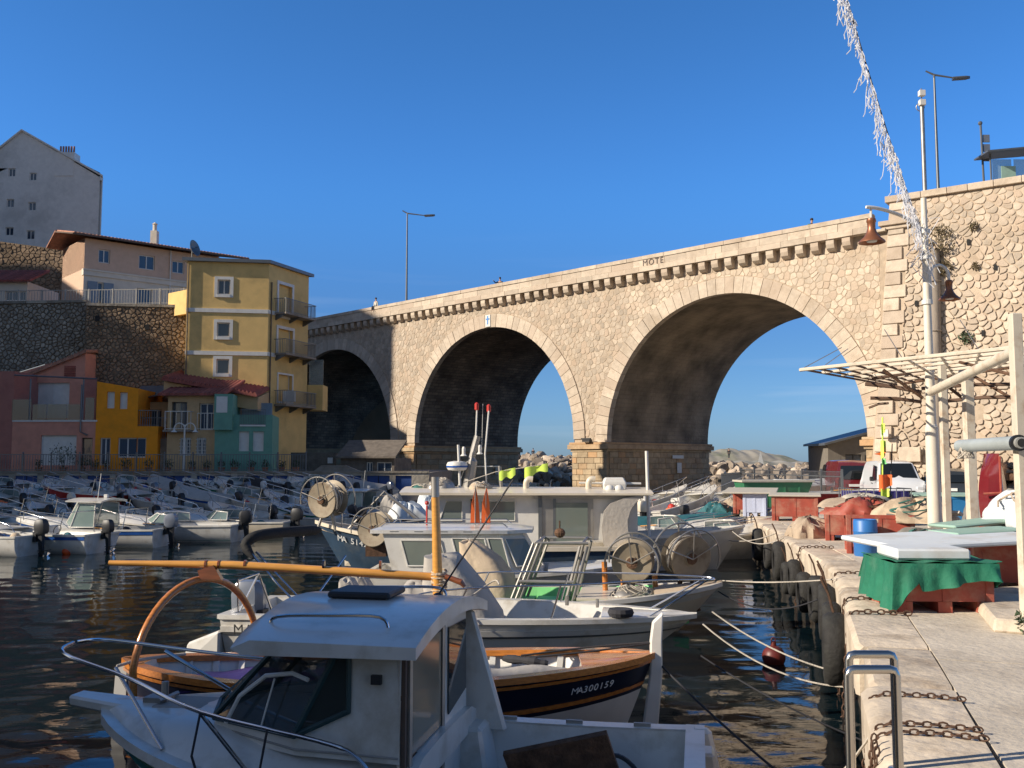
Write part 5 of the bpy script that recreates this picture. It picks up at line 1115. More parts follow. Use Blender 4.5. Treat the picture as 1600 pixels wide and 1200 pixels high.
place(T, -4.4, 11.05, WZ, RD(-1), 0, RD(-2))

# ------------------------------------------------------------------ 3: white open motor boat
T = thing('open_motor_boat', 'long white open motor boat with grey covered console and black fender', 'boat')
Hh = Hull(6.6, 2.15, .82, .84, .82, 1.1, keel=-.3, full=.9); Hh.shell(n=30).build('hull', M['white'], T, smooth=35); Hh.band(.8,.87,.03,30).build('moulded_rail', M['white'], T, smooth=35); Hh.band(.775,.8,.02,30).build('rubbing_strip', M['iron'], T, smooth=35)
Hh.gunwale(.14,.05,.02,30).build('gunwale', M['white'], T, smooth=35); Hh.liner(.15,.1,.02,.84,18).build('liner', M['white'], T, smooth=30)
Hh.deck(.8, 1, .1, -.02, .05).build('foredeck', M['white'], T, smooth=40)
MB().hexa([(-.55,-.95,.1),(.02,-1.0,.1),(.02,1.0,.1),(-.55,.95,.1),(-.5,-.9,.42),(.02,-1.0,.62),(.02,1.0,.62),(-.5,.9,.42)]).build('stern_platform', M['white'], T, bevel=.03)
outboard(T, .12, .1, .66, M['mgrey'], 1.2)
text('MA F407', .2, M['tblack'], T, basis((.62,-Hh.b(.1)-.045,.64), (1,.02,0), (0,-1,-.1)), 'registration_number', .002, 0, 1.05)
def tent(T, name, mt, x0, x1, y0, y1, z0, peaks, seed=0, th=.015):
    q_ = random.Random(seed)
    def fn(u, v):
        e = min(u, 1-u, v, 1-v); h = max(p_[2]*max(0, 1-sqrt(((u-p_[0])/p_[3])**2+((v-p_[1])/p_[4])**2)) for p_ in peaks)
        return (lerp(x0,x1,u), lerp(y0,y1,v), z0+h+(.015*sin(u*23+v*11)+.012*sin(v*31-u*9))*(1 if e > 0 else 0))
    return MB().grid(fn, 26, 20).build(name, mt, T, smooth=70, solid=th)
def shroud(T, name, mt, secs, z0, fold=.02, seed=0):
    # canvas draped over a frame: stacked rings of a rounded quad with creases
    q_ = random.Random(seed); n = 40; rings = []; ph = [q_.uniform(0,6) for _ in range(4)]
    for (z, cx, cy, a, b, ex) in secs:
        R_ = []
        for k in range(n):
            t = 2*pi*k/n; c_, s_ = cos(t), sin(t); rr = (abs(c_)**ex+abs(s_)**ex)**(-1/ex); w_ = 1+fold*(sin(7*t+ph[0]+z*3)+.6*sin(13*t+ph[1]-z*5))*min(1, a*3)
            R_.append((cx+a*c_*rr*w_, cy+b*s_*rr*w_, z+.02*sin(5*t+ph[2])))
        rings.append(R_)
    return MB().loft(rings).build(name, mt, T, smooth=55)
shroud(T, 'console_cover', M['grcanvas'], [(.35,3.3,-.05,.62,.5,4),(.8,3.28,-.05,.55,.46,4),(1.2,3.15,-.05,.42,.42,5),(1.52,3.02,-.05,.26,.4,6),(1.6,2.98,-.05,.22,.38,6),(1.61,2.98,-.05,.05,.1,4)], 0, .025, 3)
shroud(T, 'windscreen_cover', M['grcanvas'], [(.5,2.75,0,.45,.5,4),(.95,2.65,0,.35,.46,4),(1.2,2.6,0,.16,.4,4),(1.24,2.6,0,.04,.3,4)], 0, .03, 5)
for yy in (-.3, .3): shroud(T, 'seat_cover', M['grcanvas'], [(.4,1.75,yy,.2,.2,4),(1.0,1.7,yy,.18,.18,4),(1.25,1.62,yy,.09,.17,4),(1.28,1.62,yy,.02,.05,4)], 0, .04, 7)
R3 = Matrix.Rotation(-atan2(-.13,.99), 3, 'Z'); L3 = lambda px, py, Y: R3 @ (at(px,py,Y)-Vector((-3.95,14.55,WZ)))
tubes(T, 'bimini_frame', [[L3(394,866,14.0),L3(436,915,14.0),L3(484,965,14.0)],[L3(400,862,14.6),L3(440,905,14.6),L3(492,960,14.6)],[L3(372,905,13.9),L3(372,955,13.9)],[L3(372,908,13.9),L3(404,896,14.2),L3(425,955,14.6)],[L3(404,896,14.2),L3(370,965,13.9)],[L3(540,868,15.4),L3(470,965,14.2)]], .016)
bmp = smoothline([L3(396,872,14.0),L3(384,852,14.1),L3(400,838,14.2),L3(440,832,14.6),L3(500,828,15.4)],6); MB().tube(bmp, [.03,.04,.05,.06,.07,.07]+[.08]*(len(bmp)-8)+[.07,.04], 10).build('folded_bimini', M['blcanvas'], T, smooth=60)
for sd in (1, -1):
    pts = smoothline([Hh.P(.36,sd,1,.1,.02), Hh.P(.42,sd,1,.1,.3), Hh.P(.55,sd,1,.1,.42), Hh.P(.75,sd,1,.1,.46), Hh.P(.9,sd,1,.08,.5), (6.75,sd*.15,1.32), (6.85,0,1.3)], 5)
    tubes(T, 'side_rail', [pts, [Hh.P(.7,sd,1,.1), Hh.P(.72,sd,1,.1,.46)], [Hh.P(.5,sd,1,.1), Hh.P(.53,sd,1,.1,.41)], [Hh.P(.9,sd,1,.12), (6.75,sd*.15,1.32)]], .014)
MB().lathe([(.05,0),(.16,.0),(.18,.05),(.16,.1),(.05,.1)], 16, (5.55,-.55,.86)).build('rope_coil', M['ropeb'], T)
a = Hh.P(.52,-1,1,-.13); o = MB().lathe([(.02,0),(.09,.03),(.12,.1),(.12,.42),(.09,.48),(.03,.52)], 14, (a[0],a[1]-.03,.1)).build('fender', M['black'], T, smooth=50); MB().lathe([(.035,.5),(.035,.58)], 8, (a[0],a[1]-.03,.1)).build('fender_tip', M['whitep'], o)
tubes(T, 'fender_rope', [smoothline([(a[0],a[1]-.03,.66),(a[0]-.03,a[1]+.0,.98),(a[0]+.35,-.6,1.3),(a[0]+.5,-.9,1.3)],4)], .012, M['rope'])
MB().tube([(4.75,.35,.86),(4.75,.35,1.0)], .03, 6).tube([(5.2,.2,.86),(5.2,.2,.98)], .025, 6).build('cleat', M['galv'], T)
place(T, -3.95, 14.55, WZ, atan2(-.13, .99))

# ------------------------------------------------------------------ 4: net boat with gantry and drums
def drum(T, c, r, w_, tilt=0, ring=True, axis=(0,1,0), spokes=3, seed=0):
    q_ = random.Random(seed); ax = Vector(axis).normalized(); m3 = ax.to_track_quat('Z','Y').to_matrix()
    o = MB().lathe([(r*.3,-w_/2),(r*.32,-w_*.42),(r*.95,-w_*.5),(r,-w_*.46),(r*.62,-w_*.3),(r*.6,w_*.3),(r,w_*.46),(r*.95,w_*.5),(r*.32,w_*.42),(r*.3,w_/2)], 28, c, m3).build('net_drum', M['reel'], T, smooth=35)
    mb = MB(); mb.lathe([(.06,-w_*.62),(.1,-w_*.6),(.1,-w_*.45),(.1,w_*.45),(.06,w_*.62)], 12, c, m3).build('hub', M['rust'], o)
    if ring:
        mb = MB()
        for s_ in (-1, 1): mb.torus(Vector(c)+ax*w_*.7*s_, r*1.28, .016, 30, 6, m3, (RD(-10), RD(200)))
        C_ = Vector(c)
        for k in range(spokes):
            a = RD(20+k*65)
            for s_ in (-1, 1): mb.tube([C_+ax*w_*.7*s_+m3@Vector((r*1.28*cos(a),r*1.28*sin(a),0)), C_+ax*w_*.62*s_], .012, 5)
        mb.build('guard_hoop', M['galv'], o)
    cl = MB()
    for k in range(6): cl.torus(Vector(c)+ax*q_.uniform(-w_*.25,w_*.25), r*q_.uniform(.66,.86), .012, 20, 5, m3@Matrix.Rotation(q_.uniform(-.15,.15),3,'X'))
    cl.build('wound_line', M['rope'], o); return o
def heap(T, name, c, r, mt, n=26, seed=0, tube=.02, mt2=None, lump=True):
    q_ = random.Random(seed); mb = MB(); c = Vector(c)
    if lump:
        b_ = MB(); nu, nv = 18, 8; ph = [q_.uniform(0,6) for _ in range(5)]
        rings = []
        for i in range(nv+1):
            t = pi/2*i/nv
            rings.append([c+Vector((r[0]*sin(t+.02)*cos(a)*(1+.18*sin(3*a+ph[0])+.1*sin(7*a+ph[1])), r[1]*sin(t+.02)*sin(a)*(1+.15*sin(4*a+ph[2])), r[2]*cos(t)*(1+.25*sin(2*a+ph[3])*sin(t)))) for a in [2*pi*k/nu for k in range(nu)]])
        b_.loft(rings[::-1]); body = b_.build(name, mt, T, smooth=60)
    for k in range(n):
        a, b = q_.uniform(0,6.3), q_.uniform(0,6.3); p = []
        for j in range(5):
            th = a+j*.45; ph_ = .25+.9*abs(sin(b+j*.3)); p.append(c+Vector((r[0]*1.02*cos(th)*sin(ph_), r[1]*1.02*sin(th)*sin(ph_), r[2]*1.06*cos(ph_)+.02)))
        mb.tube(p, tube, 4)
    o = mb.build('tangled_line', mt2 or M['rope'], body if lump else T); o['kind'] = 'stuff'
    return body if lump else o
T = thing('net_fishing_boat', 'low net fishing boat with aluminium gantry, two net drums and a mint green deck', 'boat')
Hh = Hull(5.4, 2.3, .6, .58, .85, .8, keel=-.3); Hh.shell(n=26).build('hull', M['cream'], T, smooth=35); Hh.band(.78,.9,.02,26).build('stripe', M['white'], T); Hh.gunwale(.1,.06,.03,26).build('gunwale', M['white'], T, smooth=35); Hh.liner(.12,.1).build('liner', M['mintdeck'], T)
Hh.deck(.78,1,.08,0,.04).build('foredeck', M['becanvas'], T); MB().box((5.0,0,.62),(1.0,1.6,.04)).build('deck_panel', M['cream'], T)
for k in range(4): MB().box((2.6+k*.42,0,.42),(.38,1.7,.05)).build('deck_board', M['mintdeck'], T)
g = []
for sd in (.75, -.75):
    g += [[(3.2,sd,.15),(3.75,sd*.85,1.55)],[(3.28,sd,.15),(3.83,sd*.85,1.55)],[(3.36,sd,.15),(3.9,sd*.85,1.55)],[(4.2,sd,.15),(4.55,sd*.8,1.5)],[(4.32,sd,.15),(4.68,sd*.8,1.5)],[(3.8,sd*.85,1.55),(4.7,sd*.8,1.55)]]
g += [[(3.8,-.64,1.55),(3.8,.64,1.55)],[(4.6,-.6,1.55),(4.6,.6,1.55)],[(3.5,-.72,.9),(4.45,-.7,.9)]]
tubes(T, 'gantry', g, .028, M['galv'])
MB().ball((4.15,0,1.68),(.1,.07,.09),10,6).tube([(4.15,0,1.7),(4.15,0,1.9)],.015,5).build('gantry_block', M['rust'], T)
for px_, py_, Y, r in ((985,872,17.2,.31),(1066,868,17.0,.33)):
    pass
shroud(T, 'engine_tent', M['becanvas'], [(.3,2.9,0,.5,.6,5),(.9,2.85,0,.45,.5,5),(1.22,2.72,0,.34,.4,5),(1.5,2.5,0,.16,.3,5),(1.53,2.5,0,.03,.1,4)], 0, .02, 9)
MB().box((2.2,0,.55),(.7,.9,.5)).build('engine_box', M['cream'], T, bevel=.03)
for x, y, hh_ in ((4.95,.3,1.15),(5.3,-.2,1.0),(5.85,.1,.95)): MB().tube([(x,y,.5),(x-.02,y,hh_)],.05,10).build('wooden_bitt', M['varn'], T)
for o_ in T.children:
    if o_.name.split('.')[0] in ('hull','stripe','gunwale','liner','foredeck'): o_.location.x += 1.6
T.location = (-3.25, 18.0, WZ); hd = atan2(-.14,.99); T.rotation_euler = (0,0,hd)
dr = thing('net_hauler', 'large net drum with wire guard, left of the two on the gantry boat bow', 'net hauler'); drum(dr, (0,0,0), .36, .34, axis=(.25,1,.1), seed=1); MB().tube([(0,.1,-.9),(0,.05,0)],.04,8).box((0,.08,-.9),(.3,.3,.06)).build('stand', M['rust'], dr); put(dr, (2.12, 17.0, .02))
dr = thing('net_hauler', 'large beige net drum leaning outboard, right of the two on the gantry boat bow', 'net hauler'); drum(dr, (0,0,0), .42, .36, axis=(-.45,1,.2), seed=2); MB().tube([(-.2,.1,-.95),(0,.05,0)],.045,8).tube([(.2,-.1,-.95),(0,.05,0)],.035,8).build('stand', M['rust'], dr); put(dr, (3.1, 17.3, .08))
for g_ in (0,): heap(thing('rope_heap', 'tangle of pale wire and rope under the left net drum', 'rope', (2.1,16.9,-.75)), 'heap', (2.1,16.9,-.75), (.45,.3,.35), M['galv'], 30, 4, .01)

# ------------------------------------------------------------------ 5: small white wheelhouse boat
T = thing('wheelhouse_boat', 'small white wheelhouse boat with sloping side windows beside the blue hulled boat', 'boat')
Hh = Hull(6.0, 2.3, .7, .68, .95, .6); Hh.shell().build('hull', M['white'], T, smooth=35); Hh.gunwale().build('gunwale', M['white'], T); Hh.liner(.12,.2).build('liner', M['white'], T); Hh.deck(.62,1,.06,0,.05).build('foredeck', M['white'], T)
Z0, Z1 = .6, 1.5
cabb = [(.6,-.85),(3.0,-.85),(3.7,-.55),(3.7,.55),(3.0,.85),(.6,.85)]; cabt = [(.35,-.8),(2.75,-.8),(3.2,-.5),(3.2,.5),(2.75,.8),(.35,.8)]
MB().loft([[(x,y,Z0) for x,y in cabb],[(x,y,Z1) for x,y in cabt]]).build('wheelhouse', M['white'], T)
def side_pane(T, A, B_, C_, D_, mt='paneg', nm='window', out=(0,-.012,0), fr=True):
    q4 = [Vector(v)+Vector(out) for v in (A,B_,C_,D_)]; o = MB().add(q4,[(0,1,2,3)]).build(nm, M[mt], T, fix=False)
    if fr: MB().tube(q4+[q4[0]], .018, 5).build('frame', M['whitep'], o)
    return o
M['paneg'] = glassmat('pale_cabin_glass', (.16,.19,.17), .06)
f = lambda x, z, sd=-1: (lerp(x, x-.25, (z-Z0)/(Z1-Z0)), sd*lerp(.85,.8,(z-Z0)/(Z1-Z0)), z)
side_pane(T, f(.95,.85), f(1.75,.85), f(1.75,1.36), f(.95,1.36))
for k in range(3): x = 2.0+k*.36; side_pane(T, f(x,.8), f(x+.3,.8), f(x+.3,1.4), f(x,1.4))
side_pane(T, (3.1,-.8,.85),(3.62,-.55,.85),(3.25,-.52,1.4),(2.85,-.76,1.4))
MB().loft([[(x*1.0-.1,y*1.08,Z1) for x,y in ((.2,-.8),(3.0,-.8),(3.5,-.45),(3.5,.45),(3.0,.8),(.2,.8))],[(x-.1,y*1.06,Z1+.07) for x,y in ((.2,-.8),(3.0,-.8),(3.5,-.45),(3.5,.45),(3.0,.8),(.2,.8))],[(x,y*.6,Z1+.14) for x,y in ((.4,-.8),(2.8,-.8),(3.0,-.45),(3.0,.45),(2.8,.8),(.4,.8))]]).build('roof', M['white'], T, smooth=40)
for k in range(4): MB().box((.6+k*.5,-.8,Z1+.04),(.18,.12,.015)).build('roof_slot', M['iron'], T)
tubes(T, 'roof_rail', [[(.3,-.7,Z1+.12),(.4,-.7,Z1+.2),(2.8,-.7,Z1+.2),(2.9,-.7,Z1+.12)],[(.3,.7,Z1+.12),(.4,.7,Z1+.2),(2.8,.7,Z1+.2),(2.9,.7,Z1+.12)]], .015)
for x, y in ((2.2,-.3),(2.42,-.25)): MB().tube([(x,y,Z1+.1),(x,y,Z1+.95)],.012,5).build('flag_stick', M['galv'], T)
for x, y, lb in ((2.2,-.3,0),(2.42,-.25,1)): MB().loft([[(x,y,Z1+.9),(x+.02,y,Z1+.9)],[(x-.07,y-.02,Z1+.6),(x+.07,y+.03,Z1+.6)],[(x-.1,y,Z1+.18),(x+.1,y+.02,Z1+.15)]],closed=False,cap=False).build('orange_pennant', M['orange'], T, solid=.01)
MB().tube([(1.2,-.4,Z1+.1),(1.2,-.4,Z1+.55)],.02,6).ball((1.2,-.4,Z1+.6),.045,8,6).build('navigation_light', M['red'], T)
place(T, -2.95, 20.6, WZ, RD(-3))

# ------------------------------------------------------------------ 6: blue hulled boat
T = thing('blue_fishing_boat', 'slate blue fishing boat with white number on the bow and two net drums', 'boat')
Hh = Hull(8.2, 2.7, .9, .88, 1.45, .9, keel=-.4); Hh.shell(n=30).build('hull', M['bluehull'], T, smooth=35); Hh.gunwale(.13,.08,.03,30).build('gunwale', M['cream'], T, smooth=35); Hh.liner(.12,.3).build('bulwark_inside', M['cream'], T)
Hh.deck(.78,1,.1,-.2,.04).build('foredeck', M['becanvas'], T)
hulltext(T, Hh, 'MA 514236', .93, .79, 1, .8, .24, M['twhite'], .03)
MB().tube([(7.5,.2,1.2),(5.2,.2,1.5),(3.9,.3,.9)],.03,6).tube([(7.4,-.2,1.2),(6.4,.0,2.2),(5.0,.1,1.0)],.03,6).tube([(6.3,0,2.1),(4.6,.3,.8)],.045,6).build('hauler_frame', M['galv'], T)
MB().box((5.9,.1,1.05),(.8,1.0,.4)).build('winch_box', M['rust'], T, bevel=.03)
pts = [Hh.P(t,1,1,.05,.38) for t in (.98,.9,.8,.65,.5,.35)]; tubes(T, 'side_rail', [pts]+[[Hh.P(t,1,1,.05,0),Hh.P(t,1,1,.05,.38)] for t in (.9,.75,.6,.45)], .015)
place(T, 3.1, 24.6, WZ, RD(180-3))
dr = thing('net_hauler', 'net drum with tall double wire hoops on the bow of the blue hulled boat', 'net hauler'); drum(dr, (0,0,0), .46, .5, axis=(.55,1,.1), seed=5); MB().tube([(.2,.1,-.8),(0,.05,0)],.05,8).tube([(-.25,.1,-.7),(0,.05,0)],.04,8).build('stand', M['galv'], dr); put(dr, (-4.65, 24.4, .82))
dr = thing('net_hauler', 'lower net drum with wire hoops amidships on the blue hulled boat', 'net hauler'); drum(dr, (0,0,0), .42, .42, axis=(.35,1,0), seed=6); MB().box((0,.1,-.5),(.5,.4,.3)).build('stand', M['rust'], dr); put(dr, (-3.3, 23.6, .12))
heap(thing('net_pile', 'pile of green net on the deck of the blue hulled boat', 'net', (-2.6,24.2,-.3)), 'heap', (-2.6,24.2,-.35), (.6,.4,.28), M['netg'], 25, 8, .02, M['netg'])

# ------------------------------------------------------------------ 7: large white cabin boat
T = thing('large_cabin_boat', 'large white fishing boat with a long flat beige roof in the middle of the harbour', 'boat')
Hh = Hull(9.3, 3.0, .9, .85, 1.2, .8, keel=-.4); Hh.shell(n=26).build('hull', M['white'], T, smooth=35); Hh.gunwale(.12).build('gunwale', M['white'], T); Hh.liner(.1,.3).build('liner', M['white'], T)
Z0, Z1 = .5, 2.08; Lc = 6.2
MB().hexa([(.3,-1.3,Z0),(Lc,-1.3,Z0),(Lc,1.3,Z0),(.3,1.3,Z0),(.75,-1.25,Z1),(Lc,-1.25,Z1),(Lc,1.25,Z1),(.75,1.25,Z1)]).build('wheelhouse', M['whitep'], T)
g = lambda x, z: (x, -lerp(1.3,1.25,(z-Z0)/(Z1-Z0)), z)
side_pane(T, g(.95,1.4), g(1.55,1.4), g(1.55,1.92), g(1.12,1.92)); side_pane(T, g(2.05,1.4), g(2.95,1.4), g(2.95,1.92), g(2.05,1.92))
dr_ = MB().box((4.35,-1.3,1.25),(1.35,.06,1.45)).build('sliding_door', M['galv'], T); MB().box((4.45,-1.34,1.35),(.85,.03,1.05)).build('pane', M['paneg'], dr_); MB().box((3.62,-1.31,1.3),(.1,.1,1.5)).box((4.0,-1.33,1.3),(.08,.05,1.4)).build('jamb', M['iron'], dr_)
MB().box((1.8,-1.32,1.6),(.05,.04,.75)).build('red_post', M['rust'], T)
MB().box((4.9,-1.33,2.02),(2.9,.06,.07)).build('door_track', M['galv'], T)
rings = []
for k in range(9):
    y = lerp(-1.55,1.55,k/8); c_ = .12*(1-(2*k/8-1)**2); rings.append([(-.05,y,Z1),(Lc+.35,y,Z1),(Lc+.4,y,Z1+.05+c_),(-.1,y,Z1+.07+c_)])
MB().loft(rings).build('roof', M['cream'], T, smooth=30)
# wing panel with a concave edge
prof = [(948,800),(958,788),(980,779),(1012,774),(1000,784),(990,798),(985,815),(986,832),(994,850),(1006,864),(1028,880),(1050,893),(1005,897),(972,884),(955,868),(946,850),(944,825)]
lc = [(4.15+( (px_-895)/1500*25.3-0), .0) for px_, py_ in prof]
W_ = []
for px_, py_ in prof: P_ = at(px_, py_, 25.0); W_.append((P_.x+2.85, P_.z-WZ))
mb = MB(); n = len(W_); mb.add([(x,-1.5,z) for x,z in W_]+[(x,-1.42,z) for x,z in W_], [tuple(range(n)), tuple(range(2*n-1,n-1,-1))]+[(i,(i+1)%n,n+(i+1)%n,n+i) for i in range(n)]); mb.build('curved_wing_panel', M['grcanvas'], T, fix=False)
for x, lb in ((3.25,0),(4.95,1)): MB().tube(smoothline([(x,-.6,Z1+.1),(x,-.6,Z1+.3),(x+.06,-.6,Z1+.4),(x+.18,-.6,Z1+.4)],4), .085, 12).build('cowl_vent', M['cream'], T, smooth=60)
for x in (5.5,5.75): MB().ball((x,-.9,Z1+.14),(.13,.1,.12),10,6).build('roof_lamp', M['whitep'], T, smooth=True)
MB().tube([(4.7,-.4,Z1+.3),(6.4,-.4,Z1+.28)],.03,8).build('roof_pole', M['whitep'], T)
MB().loft([[(5.35,-.75,Z1+.12),(5.95,-.75,Z1+.12),(5.95,-.3,Z1+.12),(5.35,-.3,Z1+.12)],[(5.33,-.78,Z1+.3),(5.97,-.78,Z1+.3),(5.97,-.27,Z1+.3),(5.33,-.27,Z1+.3)],[(5.4,-.72,Z1+.45),(5.9,-.72,Z1+.45),(5.9,-.33,Z1+.45),(5.4,-.33,Z1+.45)]]).build('life_raft_box', M['whitep'], T, bevel=.03)
MB().tube([(6.55,-.9,.6),(6.5,-.9,3.25)],.045,8).build('white_pole', M['whitep'], T)
mast = MB().tube([(1.6,0,Z1+.05),(1.75,0,Z1+.9),(1.72,0,Z1+1.0),(1.88,0,Z1+1.6)],[.16,.13,.1,.09],8).build('mast', M['galv'], T)
MB().tube([(1.42,-.25,Z1+.05),(1.36,-.25,Z1+1.35)],.035,8).tube([(2.15,-.1,Z1+.05),(2.1,-.1,Z1+1.1),(2.2,-.1,Z1+2.3)],.025,6).tube([(1.82,.1,Z1+1.3),(1.86,.1,Z1+2.35)],.025,6).tube([(1.3,0,Z1+.1),(1.6,0,Z1+.9)],.012,4).tube([(2.0,0,Z1+1.2),(2.03,0,Z1+2.5)],.01,4).tube([(1.85,0,Z1+.75),(2.5,0,Z1+.75)],.015,5).build('aerial', M['whitep'], mast)
MB().tube([(2.55,0,Z1+.1),(2.5,0,Z1+.75)],.05,8).build('exhaust_stack', M['galv'], T)
for x, z in ((1.86,2.4),(2.2,2.35)): MB().lathe([(.04,-.08),(.06,-.06),(.06,.1),(.02,.14)],8,(x,-.05,Z1+z)).build('signal_lamp', M['red'], mast)
for x, z in ((1.5,1.1),(1.95,1.15)): MB().lathe([(.1,-.06),(.05,0),(.05,.15),(.03,.2)],8,(x,-.05,Z1+z)).build('horn', M['whitep'], mast)
rd = MB().lathe([(.1,-.12),(.25,-.1),(.3,-.02),(.3,.04),(.26,.12),(.1,.15),(.01,.15)],20,(1.32,-.1,Z1+.75)).build('radar_dome', M['whitep'], mast, smooth=50); MB().lathe([(.302,-.03),(.302,.02)],20,(1.32,-.1,Z1+.75)).build('band', M['stripeb'], rd)
cloth(lambda u,v:(lerp(2.5,2.95,u),-.3-.02*sin(u*9),Z1+.62+.1*u-v*(.24+.04*sin(u*11))),10,6,'cloth',M['hivis'],T); cloth(lambda u,v:(lerp(3.2,3.85,u),-.3-.03*sin(u*9),Z1+.72+.12*u-v*(.3-.12*u+.05*sin(u*8))),14,8,'cloth',M['hivis'],T)
tubes(T,'clothes_line',[[(1.5,-.2,Z1+.3),(2.4,-.3,Z1+.6),(4.1,-.3,Z1+.86)]],.012,M['rope'])
heap(T, 'rope_pile', (.9,-.5,Z1+.1), (.35,.3,.32), M['galv'], 25, 11, .018); heap(T, 'rope_pile', (2.0,-.7,Z1+.1), (.3,.25,.22), M['becanvas'], 20, 12, .018); heap(T,'rope_pile',(.35,-.4,Z1+.1),(.3,.25,.15),M['netg'],15,13,.015)
place(T, -2.85, 27.0, WZ, RD(-1))
# ================================================================== RIGHT QUAY
M['crate'] = mat('red_fish_crate', (.34,.065,.04), .6, var=.2, scale=4, stain=(.42,.25,.17), samt=.6, sscale=3)
M['crateb'] = mat('blue_fish_crate', (.04,.25,.55), .5, var=.12, stain=(.3,.35,.4), samt=.3)
M['cratew'] = mat('white_blue_crate', (.5,.55,.7), .5, var=.1)
M['greenbin'] = mat('green_skip', (.03,.17,.08), .5, var=.15, stain=(.2,.2,.15), samt=.3)
M['gcloth'] = mat('green_tarpaulin', (.012,.15,.085), .8, var=.2, scale=3, bump=.5, bscale=7, stain=(.08,.2,.13), samt=.6, sscale=2)
M['foam'] = mat('white_polystyrene', (.62,.66,.68), .7, var=.05, stain=(.42,.37,.3), samt=.6, sscale=1.5)
M['foamtop'] = mat('weathered_white_board', (.5,.46,.38), .8, var=.12, stain=(.3,.26,.2), samt=.5, sscale=3)
M['barrel'] = mat('blue_barrel_plastic', (.03,.16,.45), .45, var=.1)
M['btarp'] = mat('beige_tarpaulin', (.42,.33,.24), .85, var=.2, bump=.6, bscale=5, stain=(.2,.15,.1), samt=.5, sscale=2)
M['gtarp'] = mat('grey_tarpaulin', (.2,.19,.17), .8, var=.2, bump=.5, bscale=4)
M['mint'] = mat('pale_mint_board', (.3,.46,.38), .6, var=.1, stain=(.25,.25,.2), samt=.4)
M['mastw'] = mat('cream_white_mast_paint', (.7,.64,.53), .5, var=.05, stain=(.45,.38,.28), samt=.3)
M['vred'] = mat('dark_red_car_paint', (.16,.015,.02), .2, var=.08, coat=.7, stain=(.2,.1,.08), samt=.3)
M['copper'] = mat('brown_lamp_metal', (.3,.12,.06), .4, metal=.5, var=.15)
M['cpole'] = mat('cream_painted_steel', (.62,.55,.44), .55, var=.1, stain=(.32,.18,.08), samt=.55, sscale=4)
M['rubber'] = mat('tyre_rubber', (.016,.015,.014), .8, var=.4, bump=.4, stain=(.05,.05,.04), samt=.4, sscale=3)
M['chain'] = mat('rusty_chain', (.1,.055,.035), .8, metal=.3, var=.5, scale=20)
M['bamboo'] = mat('brown_bamboo', (.12,.07,.045), .7, var=.3)
QD = Vector((.292,.956)).normalized(); QA = atan2(QD.y, QD.x)-pi/2          # quay direction: local y of crates
def crate(label, x, y, w_=1.15, d=1.0, h=.74, mt='crate', rz=None, cover=None, group='fish crates standing on the quay'):
    T = thing('fish_crate', label, 'crate', (0,0,0), group); m_ = M[mt]; t = .04
    for (c, s_, fr) in (((0,-d/2+t/2),(w_-.1,t),1),((0,d/2-t/2),(w_-.1,t),0),((-w_/2+t/2,0),(t,d-.1),2),((w_/2-t/2,0),(t,d-.1),0)):
        MB().box((c[0],c[1],h/2+.06),(s_[0],s_[1],h-.14)).build('side_panel', m_, T)
    for sx in (-1,1):
        for sy in (-1,1): MB().box((sx*(w_/2-.035),sy*(d/2-.035),h/2),(.1,.1,h)).build('corner_post', m_, T, bevel=.01)
    rb = MB()
    for sx in (-1,1):
        for k in (-.5,-.17,.17,.5): rb.box((sx*(w_/2-.005),k*d*.8,h/2+.03),(.03,.05,h-.2))
    for k in (0,):
        for sy in (-1,1): rb.box((k,sy*(d/2-.005),h/2+.03),(.07,.03,h-.2))
    rb.build('ribs', m_, T)['kind'] = 'stuff'
    rm = MB(); 
    for a,b,c,e in ((0,-d/2+.03,w_+.02,.08),(0,d/2-.03,w_+.02,.08)): rm.box((a,b,h-.03),(c,e,.07))
    for a,b,c,e in ((-w_/2+.03,0,.08,d-.1),(w_/2-.03,0,.08,d-.1)): rm.box((a,b,h-.032),(c,e,.066))
    rm.build('rim', m_, T); MB().box((0,0,.16),(w_-.08,d-.08,.04)).build('base', m_, T)
    for k in (-1,0,1): MB().box((k*(w_/2-.09),0,.06),(.16,d-.02,.13)).build('skid', m_, T)
    MB().box((0,0,h*.6),(w_-.1,d-.1,.02)).build('contents', M['dark'] if not cover else M['btarp'], T)
    T.location = (x, y, 0); T.rotation_euler = (0,0,QA if rz is None else rz); return T
def gp(px, py, z=0): return atz(px, py, z)
crate('red crate under the green cloth and white lids, nearest the camera', 5.08, 11.85, 1.08, 1.0, h=.54, rz=-.06)
crate('dark red crate in shade right of the green cloth, beneath the long white board', 7.05, 13.6, 1.2, 1.1, h=.62)
crate('red crate behind the shaded one, under the heap of pale cloths', 8.1, 15.2, 1.2, 1.1)
crate('red crate with the blue barrel standing against its front', 7.15, 18.9, 1.2, 1.0)
crate('red crate draped with a beige tarpaulin, mid quay', 7.75, 22.0, 1.2, 1.1)
crate('red double panelled crate with a grey plank lid', 8.55, 29.2, 1.3, 1.0)
crate('pale blue crate wedged between two red crates', 7.95, 31.6, .7, .9, mt='cratew')
crate('red crate between the green skip and the pale blue crate', 8.1, 33.4, .8, 1.0)
crate('bright blue crate behind the white lamp mast', 12.6, 27.2, 1.1, 1.0, .8, 'crateb', 0)
